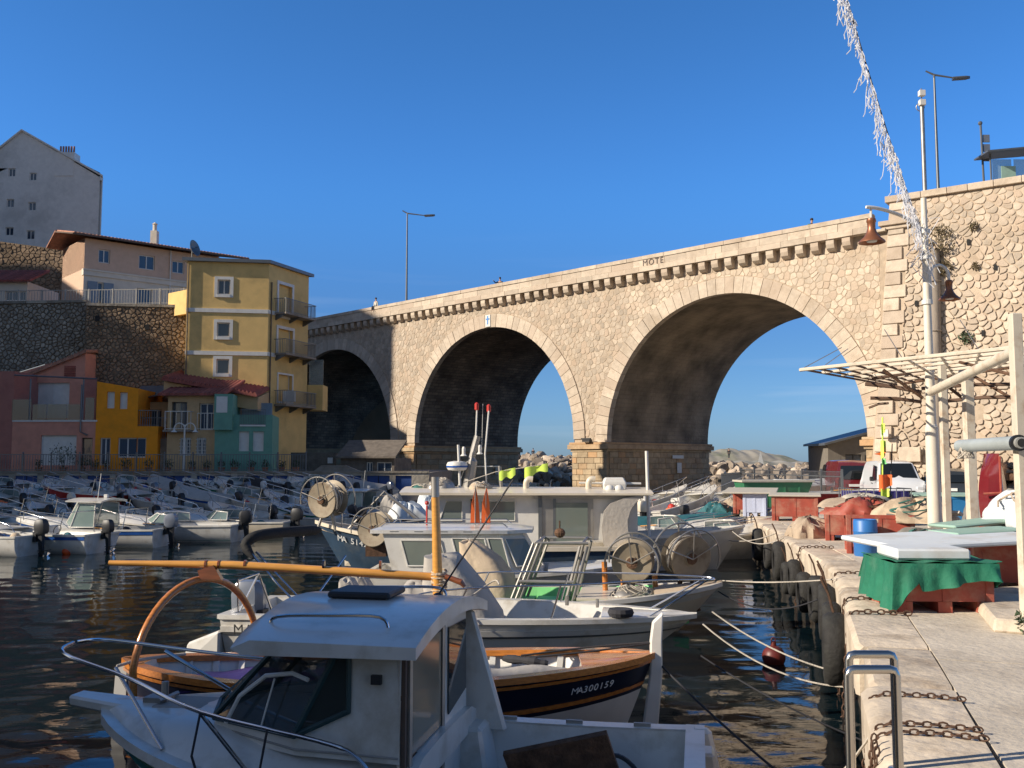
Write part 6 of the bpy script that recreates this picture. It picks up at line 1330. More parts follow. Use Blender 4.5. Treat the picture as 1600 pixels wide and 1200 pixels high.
for (x,y,z,lx,ly,lb) in ((8.55,29.2,.77,1.5,1.15,'grey plank lid on the double panelled crate'),(8.0,32.3,.8,1.7,2.6,'grey plank lid over the pale blue and red crates'),(12.3,27.2,.84,1.9,1.1,'teal board lying on the bright blue crate')):
    b = MB().box((0,0,0),(lx,ly,.05)).build('board_lid', M['foamtop'] if 'teal' not in lb else M['mint'], None, bevel=.01); tag(b, lb, 'board'); put(b, (x,y,z), QA, RD(2))
# green cloth over the crate
T = thing('green_cloth', 'green cloth draped over the nearest red crate, hanging lower at its left corner', 'cloth', (5.13,11.85,.7)); q_ = random.Random(5)
def gc(u, v):
    # u around the four sides, v down the skirt
    w_, d = .585, .55; per = [(-w_,d),(-w_,-d),(w_,-d),(w_,d),(-w_,d)]; L_ = [2*d,2*w_,2*d,2*w_]; s_ = u*sum(L_); k = 0
    while k < 3 and s_ > L_[k]: s_ -= L_[k]; k += 1
    a, b = Vector(per[k]), Vector(per[k+1]); p = a.lerp(b, s_/L_[k]); o = p.normalized()
    if k == 0: ln = .5-.04*sin(s_*4)
    elif k == 1: ln = (.54-.36*min(1, s_/.3)+.02) if s_ < .3 else .27-.04*s_+.05*sin(s_*5)
    else: ln = .25+.04*sin(s_*6)
    f = .045*sin(u*70)+.03*sin(u*131+2); p = p+o*(f*v+.02+.07*v*(1 if k in (0,1) else .4))
    return Vector((5.08+p.x*cos(-.06)-p.y*sin(-.06), 11.85+p.x*sin(-.06)+p.y*cos(-.06), .575-ln*v-.012*v*v))
MB().grid(gc, 150, 9).build('skirt', M['gcloth'], T, smooth=60, solid=.01)
def gt(u, v): p = Vector(((u-.5)*1.2, (v-.5)*1.13)); return Vector((5.08+p.x, 11.85+p.y+.06*p.x*-1, .585+.012*sin(u*20+v*9)))
MB().grid(gt, 20, 16).build('top', M['gcloth'], T, smooth=60, solid=.008)
def slab_thing(name, label, cat, c, d, mt, rz=0, rx=0, ry=0, bevel=.02):
    b = MB().box((0,0,0), d).build(name, mt, None, bevel=bevel); tag(b, label, cat); b.location = c; b.rotation_euler = (rx, ry, rz); return b
b = slab_thing('polystyrene_box', 'white polystyrene box lid with blue lettering lying on the green cloth', 'box', (4.98,11.78,.665), (.86,.74,.13), M['foam'], -.06, bevel=.025)
MB().box((0,0,.068),(.81,.69,.006)).build('lit_top', M['foamtop'], b)  # tan of the sunlit top face put into its colour
M['bluelet'] = mat('blue_print', (.15,.3,.6), .6)
for yy, zz, l_ in ((.17,.02,.05),(.1,.025,.06),(.04,.01,.05),(-.08,-.005,.06),(-.15,0,.05),(.13,-.02,.09)): MB().box((-.4315,yy,zz),(.004,l_,.022)).build('printed_mark', M['bluelet'], b)
slab_thing('long_white_lid', 'long white board propped across the crates behind the green cloth', 'board', (5.95,13.3,.70), (2.3,1.5,.07), M['foam'], .16, RD(1), RD(-2))
slab_thing('mint_board', 'pale mint green board resting on the long white board', 'board', (6.7,13.9,.77), (1.2,.7,.035), M['mint'], .2, 0, RD(-2))
slab_thing('teal_board', 'sea green board behind the mint board', 'board', (7.3,15.0,.83), (1.6,.6,.05), M['mint'], .3, 0, RD(-4))
# barrel
T = thing('blue_barrel', 'blue plastic barrel standing at the corner of a red crate', 'barrel', (6.62,18.15,0))
MB().lathe([(.2,0),(.215,.03),(.215,.22),(.225,.24),(.215,.26),(.215,.44),(.225,.46),(.215,.48),(.215,.65),(.19,.68),(.18,.68),(.18,.66),(.01,.66)], 24, (6.62,18.15,0)).build('body', M['barrel'], T, smooth=40)
MB().torus((6.62,18.15,.67), .195, .014, 24, 6).build('lid_ring', M['barrel'], T)
# heaps
def drape(name, label, cat, c, r, mt, seed, extra=(), fold=.25, nu=40, nv=14, mt2=None, n=0):
    T = thing(name, label, cat, c); q_ = random.Random(seed); ph = [q_.uniform(0,6) for _ in range(6)]; rings = []; c = Vector(c)
    for i in range(nv+1):
        t = pi/2*(1-i/nv); R_ = []
        for k in range(nu):
            a = 2*pi*k/nu; m_ = 1+fold*(.5*sin(3*a+ph[0])+.35*sin(5*a+ph[1]+i*.3)+.25*sin(9*a+ph[2])+.18*sin(14*a+ph[4]+t*3))*sin(t)
            zz = r[2]*cos(t)*(1+.1*sin(11*a+ph[5]+t*4)+.35*sin(2*a+ph[3])*sin(t)+.2*sin(4*a+ph[4])*sin(t)); R_.append(c+Vector((r[0]*sin(t)*m_*cos(a), r[1]*sin(t)*m_*sin(a), max(-.02 if t > 1.5 else -.3, zz))))
        rings.append(R_)
    MB().loft(rings[::-1]).build('sheet', mt, T, smooth=65)
    if n: heap(T, 'coil', c, (r[0]*.9, r[1]*.9, r[2]*1.02), mt, n, seed, .016, mt2 or M['rope'], lump=False)
    for (dx,dy,dz,lx,ly,lz,m2,a,b_) in extra: MB().box((c.x+dx,c.y+dy,c.z+dz),(lx,ly,lz),M=Matrix.Rotation(a,3,'Z')@Matrix.Rotation(b_,3,'Y')).build('plank', m2, T)
    return T
drape('tarpaulin_heap', 'crumpled beige tarpaulin spilling over the mid quay red crate', 'tarpaulin', (7.75,22.0,.72), (.78,.68,.2), M['btarp'], 3, fold=.18)
drape('net_heap', 'folded pale net on top of the beige tarpaulin', 'net', (8.0,22.2,.85), (.5,.35,.16), M['foamtop'], 4, fold=.4, n=10)
drape('net_heap', 'red and brown net heaped on the crate behind the blue barrel', 'net', (7.0,19.2,.72), (.7,.6,.3), M['crate'], 5, fold=.3, n=14, mt2=M['chain'])
drape('canvas_heap', 'ochre canvas and planks heaped right of the blue barrel', 'canvas', (7.75,18.6,.6), (.75,.5,.42), M['becanvas'], 6, [(.35,-.3,.2,.12,.9,.05,M['foamtop'],.5,.5),(-.1,-.35,.1,1.1,.1,.04,M['gtarp'],-.4,.1)], fold=.35, n=8, mt2=M['netg'])
drape('net_heap', 'blue grey net spilling low in front of the ochre canvas', 'net', (7.5,17.6,.0), (.7,.5,.5), M['gtarp'], 16, fold=.35, n=18, mt2=M['netg'])
drape('sack_heap', 'pale sack bulging at the left foot of the beige draped crate', 'sack', (6.95,22.7,0), (.5,.6,.45), M['btarp'], 7, fold=.3, n=6)
drape('cloth_heap', 'heap of white and grey cloths on the crates by the right frame edge', 'cloth', (8.0,15.0,.75), (.62,.55,.5), M['foam'], 8, fold=.5, n=10, mt2=M['btarp'])
drape('tarpaulin_heap', 'large grey tarpaulin covering gear beside the canopy post', 'tarpaulin', (12.9,24.6,0), (1.5,1.3,1.35), M['gtarp'], 9, fold=.15)
drape('trap_heap', 'dark wire traps piled on the grey tarpaulin', 'trap', (12.4,24.0,1.3), (.5,.4,.4), M['rust'], 10, fold=.4, n=30, mt2=M['black'])
for (px,py,r,sd,mt,lb) in ((1247,838,(.25,.2,.12),21,'chain','small tangle of rusty chain on the coping near the sack'),(1120,800,(.5,.4,.35),22,'netg','blue green net bundle at the end of the boat landing'),(1145,790,(.35,.3,.3),23,'btarp','beige bundle beside the landing boats')):
    p = gp(px,py); drape('gear_heap', lb, 'fishing gear', (p.x,p.y,0), r, M[mt] if mt!='netg' else M['teal'], sd, fold=.4, n=8)
# hanging red tarp
T = thing('red_dinghy', 'narrow dark red dinghy stood upright against the canopy post', 'dinghy', (8.5,17.0,.0))
Hh2 = MB(); rings = []
for i in range(13):
    t = i/12; w_ = .24*sin(pi*min(1,.15+t*.85))**.6 if t < 1 else .02; z = .55+1.35*t; rings.append([(8.45-w_*.8,17.0+.1,z),(8.45-w_*.6,16.85,z),(8.45+w_*.2,16.72,z),(8.45+w_*.8,16.85,z),(8.45+w_,17.1,z),(8.45,17.25,z)])
Hh2.loft(rings).build('hull', M['vred'], T, smooth=40); MB().tube([(8.2,16.8,1.2),(8.45,16.68,1.22),(8.7,16.85,1.2)],.02,6).tube([(8.45,16.68,.55),(8.45,16.68,1.85)],.02,6).build('strap', M['crate'], T)
# wire cage container
T = thing('wire_cage', 'galvanised wire cage container with a violet blue tub in front of the white van', 'container', (10.3,27.0,0)); x0,x1,y0,y1 = 9.35,11.0,26.6,27.6
g = MB()
for k in range(9): x = lerp(x0,x1,k/8); g.tube([(x,y0,.1),(x,y0,1.02)],.014,5)
for k in range(6): y = lerp(y0,y1,k/5); g.tube([(x0,y,.1),(x0,y,1.02)],.014,5)
for z in (.12,.4,.7,1.02): g.tube([(x0,y1,z),(x0,y0,z),(x1,y0,z),(x1,y1,z)],.014,5)
g.build('wire_frame', M['iron'], T)
M['violet'] = mat('violet_plastic', (.05,.04,.2), .5); MB().box(((x0+x1)/2,(y0+y1)/2,.8),(x1-x0-.06,y1-y0-.06,.28)).build('tub', M['violet'], T, bevel=.03); MB().box(((x0+x1)/2,(y0+y1)/2,.38),(x1-x0-.08,y1-y0-.08,.5)).build('tank', M['foamtop'], T, bevel=.03)

# lamp mast
T = thing('lamp_mast', 'tall white lamp mast with two copper bell lamps and festive lights', 'street lamp', (7.82,17.9,0)); X,Y = 7.82,17.9
MB().tube([(X,Y,0),(X,Y,2.4),(X,Y,2.42),(X,Y,6.75)],[.13,.115,.09,.052],16).build('pole', M['cpole'] if False else M['mastw'], T, smooth=50)
MB().lathe([(.2,0),(.2,.04),(.15,.06),(.15,.3),(.13,.32)],16,(X,Y,0)).build('base', M['whitep'], T)
for z in (6.1,5.6,4.75,2.4): MB().lathe([(.075,-.05),(.1,-.04),(.1,.04),(.075,.05)],14,(X,Y,z)).build('collar', M['whitep'], T)
def bell(T, x, y, z, s=1.0):
    o = MB().lathe([(a_*s,b_*s) for a_,b_ in ((.05,.52),(.09,.5),(.1,.44),(.085,.42),(.08,.3),(.11,.2),(.16,.12),(.26,.03),(.27,0),(.25,.01),(.15,.1),(.02,.14))],24,(x,y,z)).build('lamp_shade', M['copper'], T, smooth=50)
    MB().lathe([(.01*s,.02*s),(.1*s,.03*s),(.12*s,.08*s),(.08*s,.12*s)],14,(x,y,z-.01)).build('lamp_glass', M['whitep'], o); return o
MB().tube(smoothline([(X,Y,6.1),(X-.4,Y-.12,6.34),(X-.9,Y-.25,6.47),(X-1.22,Y-.33,6.49)],5),[.035]*15+[.028],8).tube([(X-1.12,Y-.3,6.48),(X-1.12,Y-.3,6.28)],.022,6).tube([(X,Y,5.6),(X-.0,Y-.05,5.6)],.03,6).build('arm', M['whitep'], T, smooth=50); bell(T, X-1.12, Y-.3, 5.82, .9)
MB().tube([(X,Y,4.75),(X+.12,Y+.1,4.75)]+[(X+.33-.21*cos(a), Y+.12+.04*a, 5.25+.25*sin(a)) for a in [pi*k/10 for k in range(11)]]+[(X+.54,Y+.25,5.2)],.028,8).build('arm', M['whitep'], T, smooth=50); bell(T, X+.54, Y+.25, 4.84, .74)
# festive lights
T = thing('icicle_lights', 'string of white icicle lights sagging from the sky to the lamp mast', 'string lights', (7.8,17.8,6.2)); A, B_ = Vector((7.7,17.85,6.2)), at(1306,-60,12.5)
cab_ = [A.lerp(B_, k/40)+Vector((0,0,-.15*4*(k/40)*(1-k/40))) for k in range(41)]; MB().tube(cab_,.012,5).build('cable', M['ropeb'], T)
M['led'] = mat('white_light_wire', (.8,.8,.82), .4)
q_ = random.Random(8)
for k in range(150):
    t = q_.uniform(0,1)**1.1; i = min(39, int(t*40)); p = cab_[i].lerp(cab_[i+1], t*40-i); l = q_.uniform(.12,.5)*(1.0 if q_.random()<.8 else 1.5); d = Vector((q_.uniform(-.06,.06),q_.uniform(-.06,.06),-1)); pts = [p]; mb = MB()
    n = 5
    for j in range(n): pts.append(pts[-1]+d*l/n+Vector((q_.uniform(-.035,.03),q_.uniform(-.03,.03),0)))
    mb.tube(pts,.0065,4)
    for j in (1,3,5): mb.tube([pts[j],pts[j]+Vector((q_.uniform(-.07,.05),q_.uniform(-.03,.03),-.07))],.007,4)
    mb.build('strand', M['led'], T, fix=False)
heapT = MB()
for k in range(18):
    a = Vector((7.75+q_.uniform(-.2,.1),17.8+q_.uniform(-.1,.1),6.2+q_.uniform(-.7,.25))); heapT.tube([a,a+Vector((q_.uniform(-.25,.25),q_.uniform(-.1,.1),q_.uniform(-.45,.1))),a+Vector((q_.uniform(-.3,.3),0,-.5))],.007,4)
tag(heapT.build('loose_wires', M['led'], T), kind='stuff')

# ------------------------------------------------------------------ canopy frame
T = thing('canopy_frame', 'cream steel canopy frame without its cover, rusting at the seaward tip', 'canopy', (8,15,0)); ZCn = 3.32
posts = [(5.3,10.1,0,3.32,.065),(7.85,16.4,0,3.05,.075),(7.35,15.6,0,3.05,.06)]
P1 = at(1580,490,10.2)
for (px,ptop,pbot,Y,r,nm) in ((1588,490,1010,10.2,.055,0),(1514,585,860,16.2,.075,0),(1474,555,840,17.2,.06,0)):
    top = at(px-3,ptop,Y); x = top.x; MB().box((x,Y,top.z/2),(r*2,r*2,top.z)).build('post', M['cpole'], T, bevel=.01)
    MB().box((x,Y,.02),(r*5,r*5,.04)).build('foot_plate', M['cpole'], T)
tip = at(1250,578,17.6); e1 = at(1600,546,13.4); zc = tip.z
near = [(tip.x,tip.y,zc),(lerp(tip.x,e1.x,.3),lerp(tip.y,e1.y,.3)-.0,zc+.03),(e1.x+1.5,e1.y-.8,zc+.05)]
def lp(t, k): # k = rail index 0..5 going away from the camera
    a = Vector((lerp(tip.x,e1.x+1.5,t), lerp(tip.y,e1.y-.8,t))); off = Vector((.15,.99))*(k*.62); sh = k*.42
    return Vector((a.x+off.x+sh*(1-t), a.y+off.y, zc+.03*t))
for k in range(7): mb = MB(); mb.tube([lp(0.02*k,k), lp(.35,k), lp(1,k)],.028 if k else .034,6); mb.build('rail', M['cpole'] if k != 6 else M['rust'], T)
for i, t in enumerate([.015,.06,.12,.19,.27,.36,.46,.57,.69,.82,.95]): MB().tube([lp(t,0),lp(t,6)],.022,5).build('cross_bar', M['rust'] if t < .3 else M['cpole'], T)
MB().tube([at(1455,612,16.3), at(1592,546,12.6)],.075,14).build('diagonal_tube', M['cpole'], T, smooth=50)
for (a, b) in (((1380,578,17.5),(1442,622,17.5)),((1500,575,18.5),(1590,628,17.0)),((1476,600,18),(1508,625,18)),((1500,566,16),(1600,590,14))): MB().tube([at(*a),at(*b)],.03,6).build('brace', M['rust'], T)
for (a,b,r) in (((1362,592,19),(1600,560,18),.035),((1352,600,19.5),(1440,613,19),.04),((1360,622,19.3),(1440,628,19),.035),((1358,637,19.5),(1388,630,19.2),.025),((1440,607,19),(1600,600,18),.035),((1476,627,18.5),(1600,620,17.5),.035)): MB().tube([at(*a),(at(*a)+at(*b))/2+Vector((0,0,.03)),at(*b)],r,6).build('bamboo_pole', M['bamboo'], T)
for (a,b) in (((1252,577,17.6),(1315,543,19)),((1290,570,17.5),(1325,545,19)),((1382,515,19),(1410,560,17)),((1500,500,19),(1530,548,17))): MB().tube([at(*a),at(*b)],.008,4).build('guy_wire', M['galv'], T)
T = thing('plastic_pipe', 'thick grey plastic pipe lashed across the canopy posts', 'pipe', tuple(at(1540,695,10.6))); a, b = at(1500,697,11.6), at(1592,692,10.0); MB().tube([a,b],.075,20).build('pipe', M['crate'] if False else mat('grey_pvc', (.36,.4,.4), .45, var=.08, stain=(.2,.22,.2), samt=.4), T, smooth=50)
dd = (b-a).normalized(); MB().tube([b-dd*.04,b+dd*.012],.086,20).build('collar', M['black'], T); MB().tube([b+dd*.0,b+dd*.06],.06,18).tube([b+dd*.05,b+dd*.065],.045,16).build('inner_pipe', mat('inner_pipe_grey', (.3,.3,.28), .5), T); MB().tube([b+dd*.062,b+dd*.07],.044,16).build('pipe_bore', M['dark'], T)
heap(thing('rope_tangle', 'green grey rope tangle hanging from the grey pipe', 'rope', tuple(at(1508,720,11.6))), 'tangle', tuple(at(1510,735,11.4)), (.1,.1,.28), M['netg'], 22, 31, .008, M['rope'], lump=False)

# ladder rails
T = thing('quay_ladder', 'stainless steel ladder hand rails curving over the quay edge', 'ladder', (2.1,5.4,0))
M['brsteel'] = mat('polished_steel_tube', (.6,.56,.5), .22, metal=1, var=.05)
for (pA, pB, yy) in (((1326,1019),(1397,1026),5.62),((1325,1042),(1400,1050),5.25)):
    a, b = at(*pA, yy), at(*pB, yy); a.z = b.z = (a.z+b.z)/2; dz_ = Vector((0,0,1))
    cr = lambda p, q: [p-(0*dz_)]
    MB().tube([Vector((a.x,a.y,-1.6)),Vector((a.x,a.y,a.z-.03)),a+Vector((.012,0,-.005)),a+Vector((.035,0,0)),b-Vector((.035,0,0)),b-Vector((.012,0,.005)),Vector((b.x,b.y,b.z-.03)),Vector((b.x,b.y,.0))],.024,14).build('hand_rail', M['brsteel'], T, smooth=60)
    MB().lathe([(.05,0),(.05,.012),(.03,.015)],14,(b.x,b.y,.005)).build('foot_flange', M['brsteel'], T)
for z in (-.25,-.55,-.85,-1.1): MB().tube([(at(1326,1019,5.62).x,5.62,z),(at(1325,1042,5.25).x,5.25,z)],.018,8).build('rung', M['brsteel'], T)

# chains, tyres, mooring lines
def chain_pts(pts, link=.075):
    out = []; P_ = [Vector(p) for p in pts]; acc = 0
    for a, b in zip(P_, P_[1:]):
        l = (b-a).length; t = acc
        while t < l: out.append((a.lerp(b, t/l), (b-a).normalized())); t += link
        acc = t-l
    return out
lk = None
def chain(label, pts, r=.034, w_=.009):
    T = thing('chain', label, 'chain', tuple(pts[0])); mb = MB()
    for i, (p, d) in enumerate(chain_pts(pts, r*2.1)):
        z_ = Vector((0,0,1)) if abs(d.z) < .9 else Vector((1,0,0)); y_ = z_.cross(d).normalized(); n_ = d.cross(y_); a, b = (d, y_) if i % 2 else (d, n_)
        c_ = p+Vector((rnd.uniform(-.006,.006),rnd.uniform(-.006,.006),0)); ring = [c_+a*(r*1.35*cos(t))+b*(r*.75*sin(t)) for t in [2*pi*k/8 for k in range(9)]]; mb.tube(ring, w_, 4, cap=False)
    tag(mb.build('links', M['chain'], T, fix=False), kind='stuff')
    return T
def edgept(y):
    for a, b in zip(EDGE, EDGE[1:]):
        if a[1] <= y <= b[1]: t = (y-a[1])/(b[1]-a[1]); return Vector((lerp(a[0],b[0],t), y, 0)), (Vector(b)-Vector(a)).normalized()
ys = [6.55,6.35,7.35,11.3,12.4,15.2,19.8]
words_ = ['doubled rusty chain beside the ladder rails','rusty chain over the coping right behind the ladder rails','short chain with ring on the second coping stone','rusty chain across the coping left of the nearest crate','chain over the coping beside the green cloth corner','chain across the coping before the blue barrel','chain on the coping below the beige draped crate']
for y, lb in zip(ys, words_):
    e, d = edgept(y); nn = Vector((d.y,-d.x,0)); chain(lb, [e+nn*.62+Vector((0,0,.03)), e+nn*.4+Vector((0,.04,.03)), e+nn*.1+Vector((0,.0,.03)), e+nn*.0+Vector((0,0,-.02)), e-nn*.05+Vector((0,0,-.5)), e-nn*.08+Vector((0,.1,-1.3))], .024 if y < 9 else .034, .0065 if y < 9 else .009)
for k in range(3):
    e, d = edgept(5.9+k*.14); nn = Vector((d.y,-d.x,0)); chain(('rusty chain hanging down the quay face at the ladder','second hanging chain close to the ladder','chain trailing from the coping to the ladder foot')[k], [e-nn*.03+Vector((0,0,.02)),e-nn*.06+Vector((0,.02,-.5)),e-nn*.08+Vector((0,.05,-1.15))], .024, .0065)
ty = thing('tyre_fender', 'black tyre hung on the quay face', 'tyre', (0,0,0), 'tyre fenders hung along the quay face')
MB().lathe([(.2,-.1),(.24,-.12),(.33,-.11),(.365,-.06),(.37,0),(.365,.06),(.33,.11),(.24,.12),(.2,.1),(.22,.0),(.2,-.1)],26).build('tyre', M['rubber'], ty, smooth=50); MB().tube([(0,.33,0),(.0,.55,.05),(.0,.7,.12)],.014,5).build('hanger', M['chain'], ty)
first = True
tl = ['tyre hung nearest the camera, below the third coping stone','second hung tyre from the camera','third hung tyre, in line with the near crate corner','tyre hung at the bend of the quay edge','tyre hung just past the bend','tyre hung beneath the blue barrel crate','tyre hung left of the pale sack','tyre hung below the sack','tyre hung beyond the sack','tyre hung by the orange buoy','small hung tyre far along the quay face','farthest tyre hung before the boat landing']
for k, y in enumerate([12.2,13.2,14.6,15.7,16.8,18.3,19.6,20.8,22.2,24.6,27,30]):
    e, d = edgept(y); nn = Vector((d.y,-d.x,0)); T = ty if first else copy_tree(ty); first = False; T['label'] = tl[k]
    T.location = e-nn*.14+Vector((0,0,-.5-rnd.uniform(0,.25))); T.rotation_euler = (Matrix.Rotation(atan2(-nn.y,-nn.x),4,'Z')@Matrix.Rotation(pi/2,4,'Y')@Matrix.Rotation(pi/2,4,'Z')@Matrix.Scale(1,4)).to_euler(); s_ = rnd.uniform(.85,1.25); T.scale = (s_,s_,s_)
def sag(a, b, s, n=14): a, b = Vector(a), Vector(b); return [a.lerp(b,k/n)+Vector((0,0,-4*s*(k/n)*(1-k/n))) for k in range(n+1)]
def line(label, a, b, s, r=.011, mt='rope'): o = MB().tube(sag(a,b,s), r, 6).build('mooring_line', M[mt], None, smooth=60); tag(o, label, 'rope', 'mooring lines from the boats to the quay'); return o
E = lambda y, z=.0: edgept(y)[0]+Vector((0,0,z))
line('pale twisted rope from the open boat bow towards the quay chain', (2.75,13.4,-.3), (4.15,12.0,-.85), .12, .012)
line('thin line running down to the submerged mooring near the red buoy', (2.2,11.4,-.5), (4.0,9.6,-1.16), .1, .01, 'ropeb')
line('straight pale line from the net boat to the coping', (3.7,17.3,-.35), tuple(E(14.6)), .04, .012)
line('dark sagging line below the straight pale line', (3.6,17.0,-.5), tuple(E(15.6,-.3)), .3, .012, 'ropeb')
line('pale rope to the chain at the near crate', (4.15,12.0,-.85), tuple(E(11.4)), -.02, .014)
line('sagging rope from the open boat bow passing the red buoy', (2.6,13.3,-.45), (4.2,11.8,-.95), .22, .012)
line('dark rope from the wooden boat stem to the quay', (1.65,11.0,-.5), (2.6,8.5,-1.15), .05, .012, 'ropeb')
line('long line from the large cabin boat to the landing', (6.0,26.6,-.1), tuple(E(22.5)), .25, .014)
line('rope from the second white hull to the coping by the sack', (5.5,29,-.2), tuple(E(24.0)), .3, .014)
line('thin rope from the cabin boat stern quarter across dark water', (1.4,7.6,-.5), (3.2,7.0,-1.1), .12, .01)
line('grey rope lying from the stern to the ladder chain', (1.5,7.2,-.7), (2.55,6.9,-.1), .3, .01)
def buoy(label, x, y, r, mt, cap=True):
    T = thing('mooring_buoy', label, 'buoy', (x,y,WZ)); MB().ball((x,y,WZ+r*.55), r, 18, 12).build('float', M[mt], T, smooth=True); MB().lathe([(r*.25,0),(r*.22,r*.4),(r*.1,r*.45)],10,(x,y,WZ+r*1.45)).torus((x,y,WZ+r*2.0), r*.18, r*.05, 10, 5, Matrix.Rotation(pi/2,3,'X')).build('eye', M[mt], T)
M['dred'] = mat('dark_red_buoy', (.13,.02,.015), .45, var=.3); M['obuoy'] = mat('orange_buoy', (.75,.1,.02), .45)
buoy('dark red round buoy floating in the blue channel by the quay', 3.85, 14.4, .17, 'dred')
buoy('orange buoy floating beside the outboard at far left', -14.3, 31.2, .16, 'obuoy'); buoy('red conical buoy floating before the green striped boat', -11.3, 36.2, .2, 'red')
# flags on marker poles
T = thing('marker_flags', 'bamboo marker pole with yellow, orange and green net flags before the white van', 'marker pole', (9.25,24,0)); P_ = at(1378,800,24); top = at(1379,652,24)
MB().tube([(P_.x,24,0),(top.x,24,top.z)],.018,6).build('pole', M['hivis'], T)
for k,(py,mt,w_,h_) in enumerate(((662,'hivis',.1,.3),(700,'orange',.12,.25),(690,'hivis',.12,.4),(742,'orange',.32,.4),(762,'hivis',.2,.35),(715,'mintdeck',.1,.25))):
    c = at(1379,py,23.95-.01*k); cloth(lambda u,v:(c.x+lerp(-.3,.7,u)*w_, c.y+.05*sin(u*7+k), c.z-v*h_*(1-.4*u)+.03*sin(v*9+k)),6,6,'flag',M[mt],T,.006)
T = thing('marker_pole', 'thin dark pole leaning beside the marker flags', 'marker pole', (9.5,24,0)); MB().tube([at(1390,800,24),at(1394,693,24)],.014,5).build('pole', M['black'], T); MB().ball(at(1390,775,24),.07,8,6).build('weight', M['black'], T)

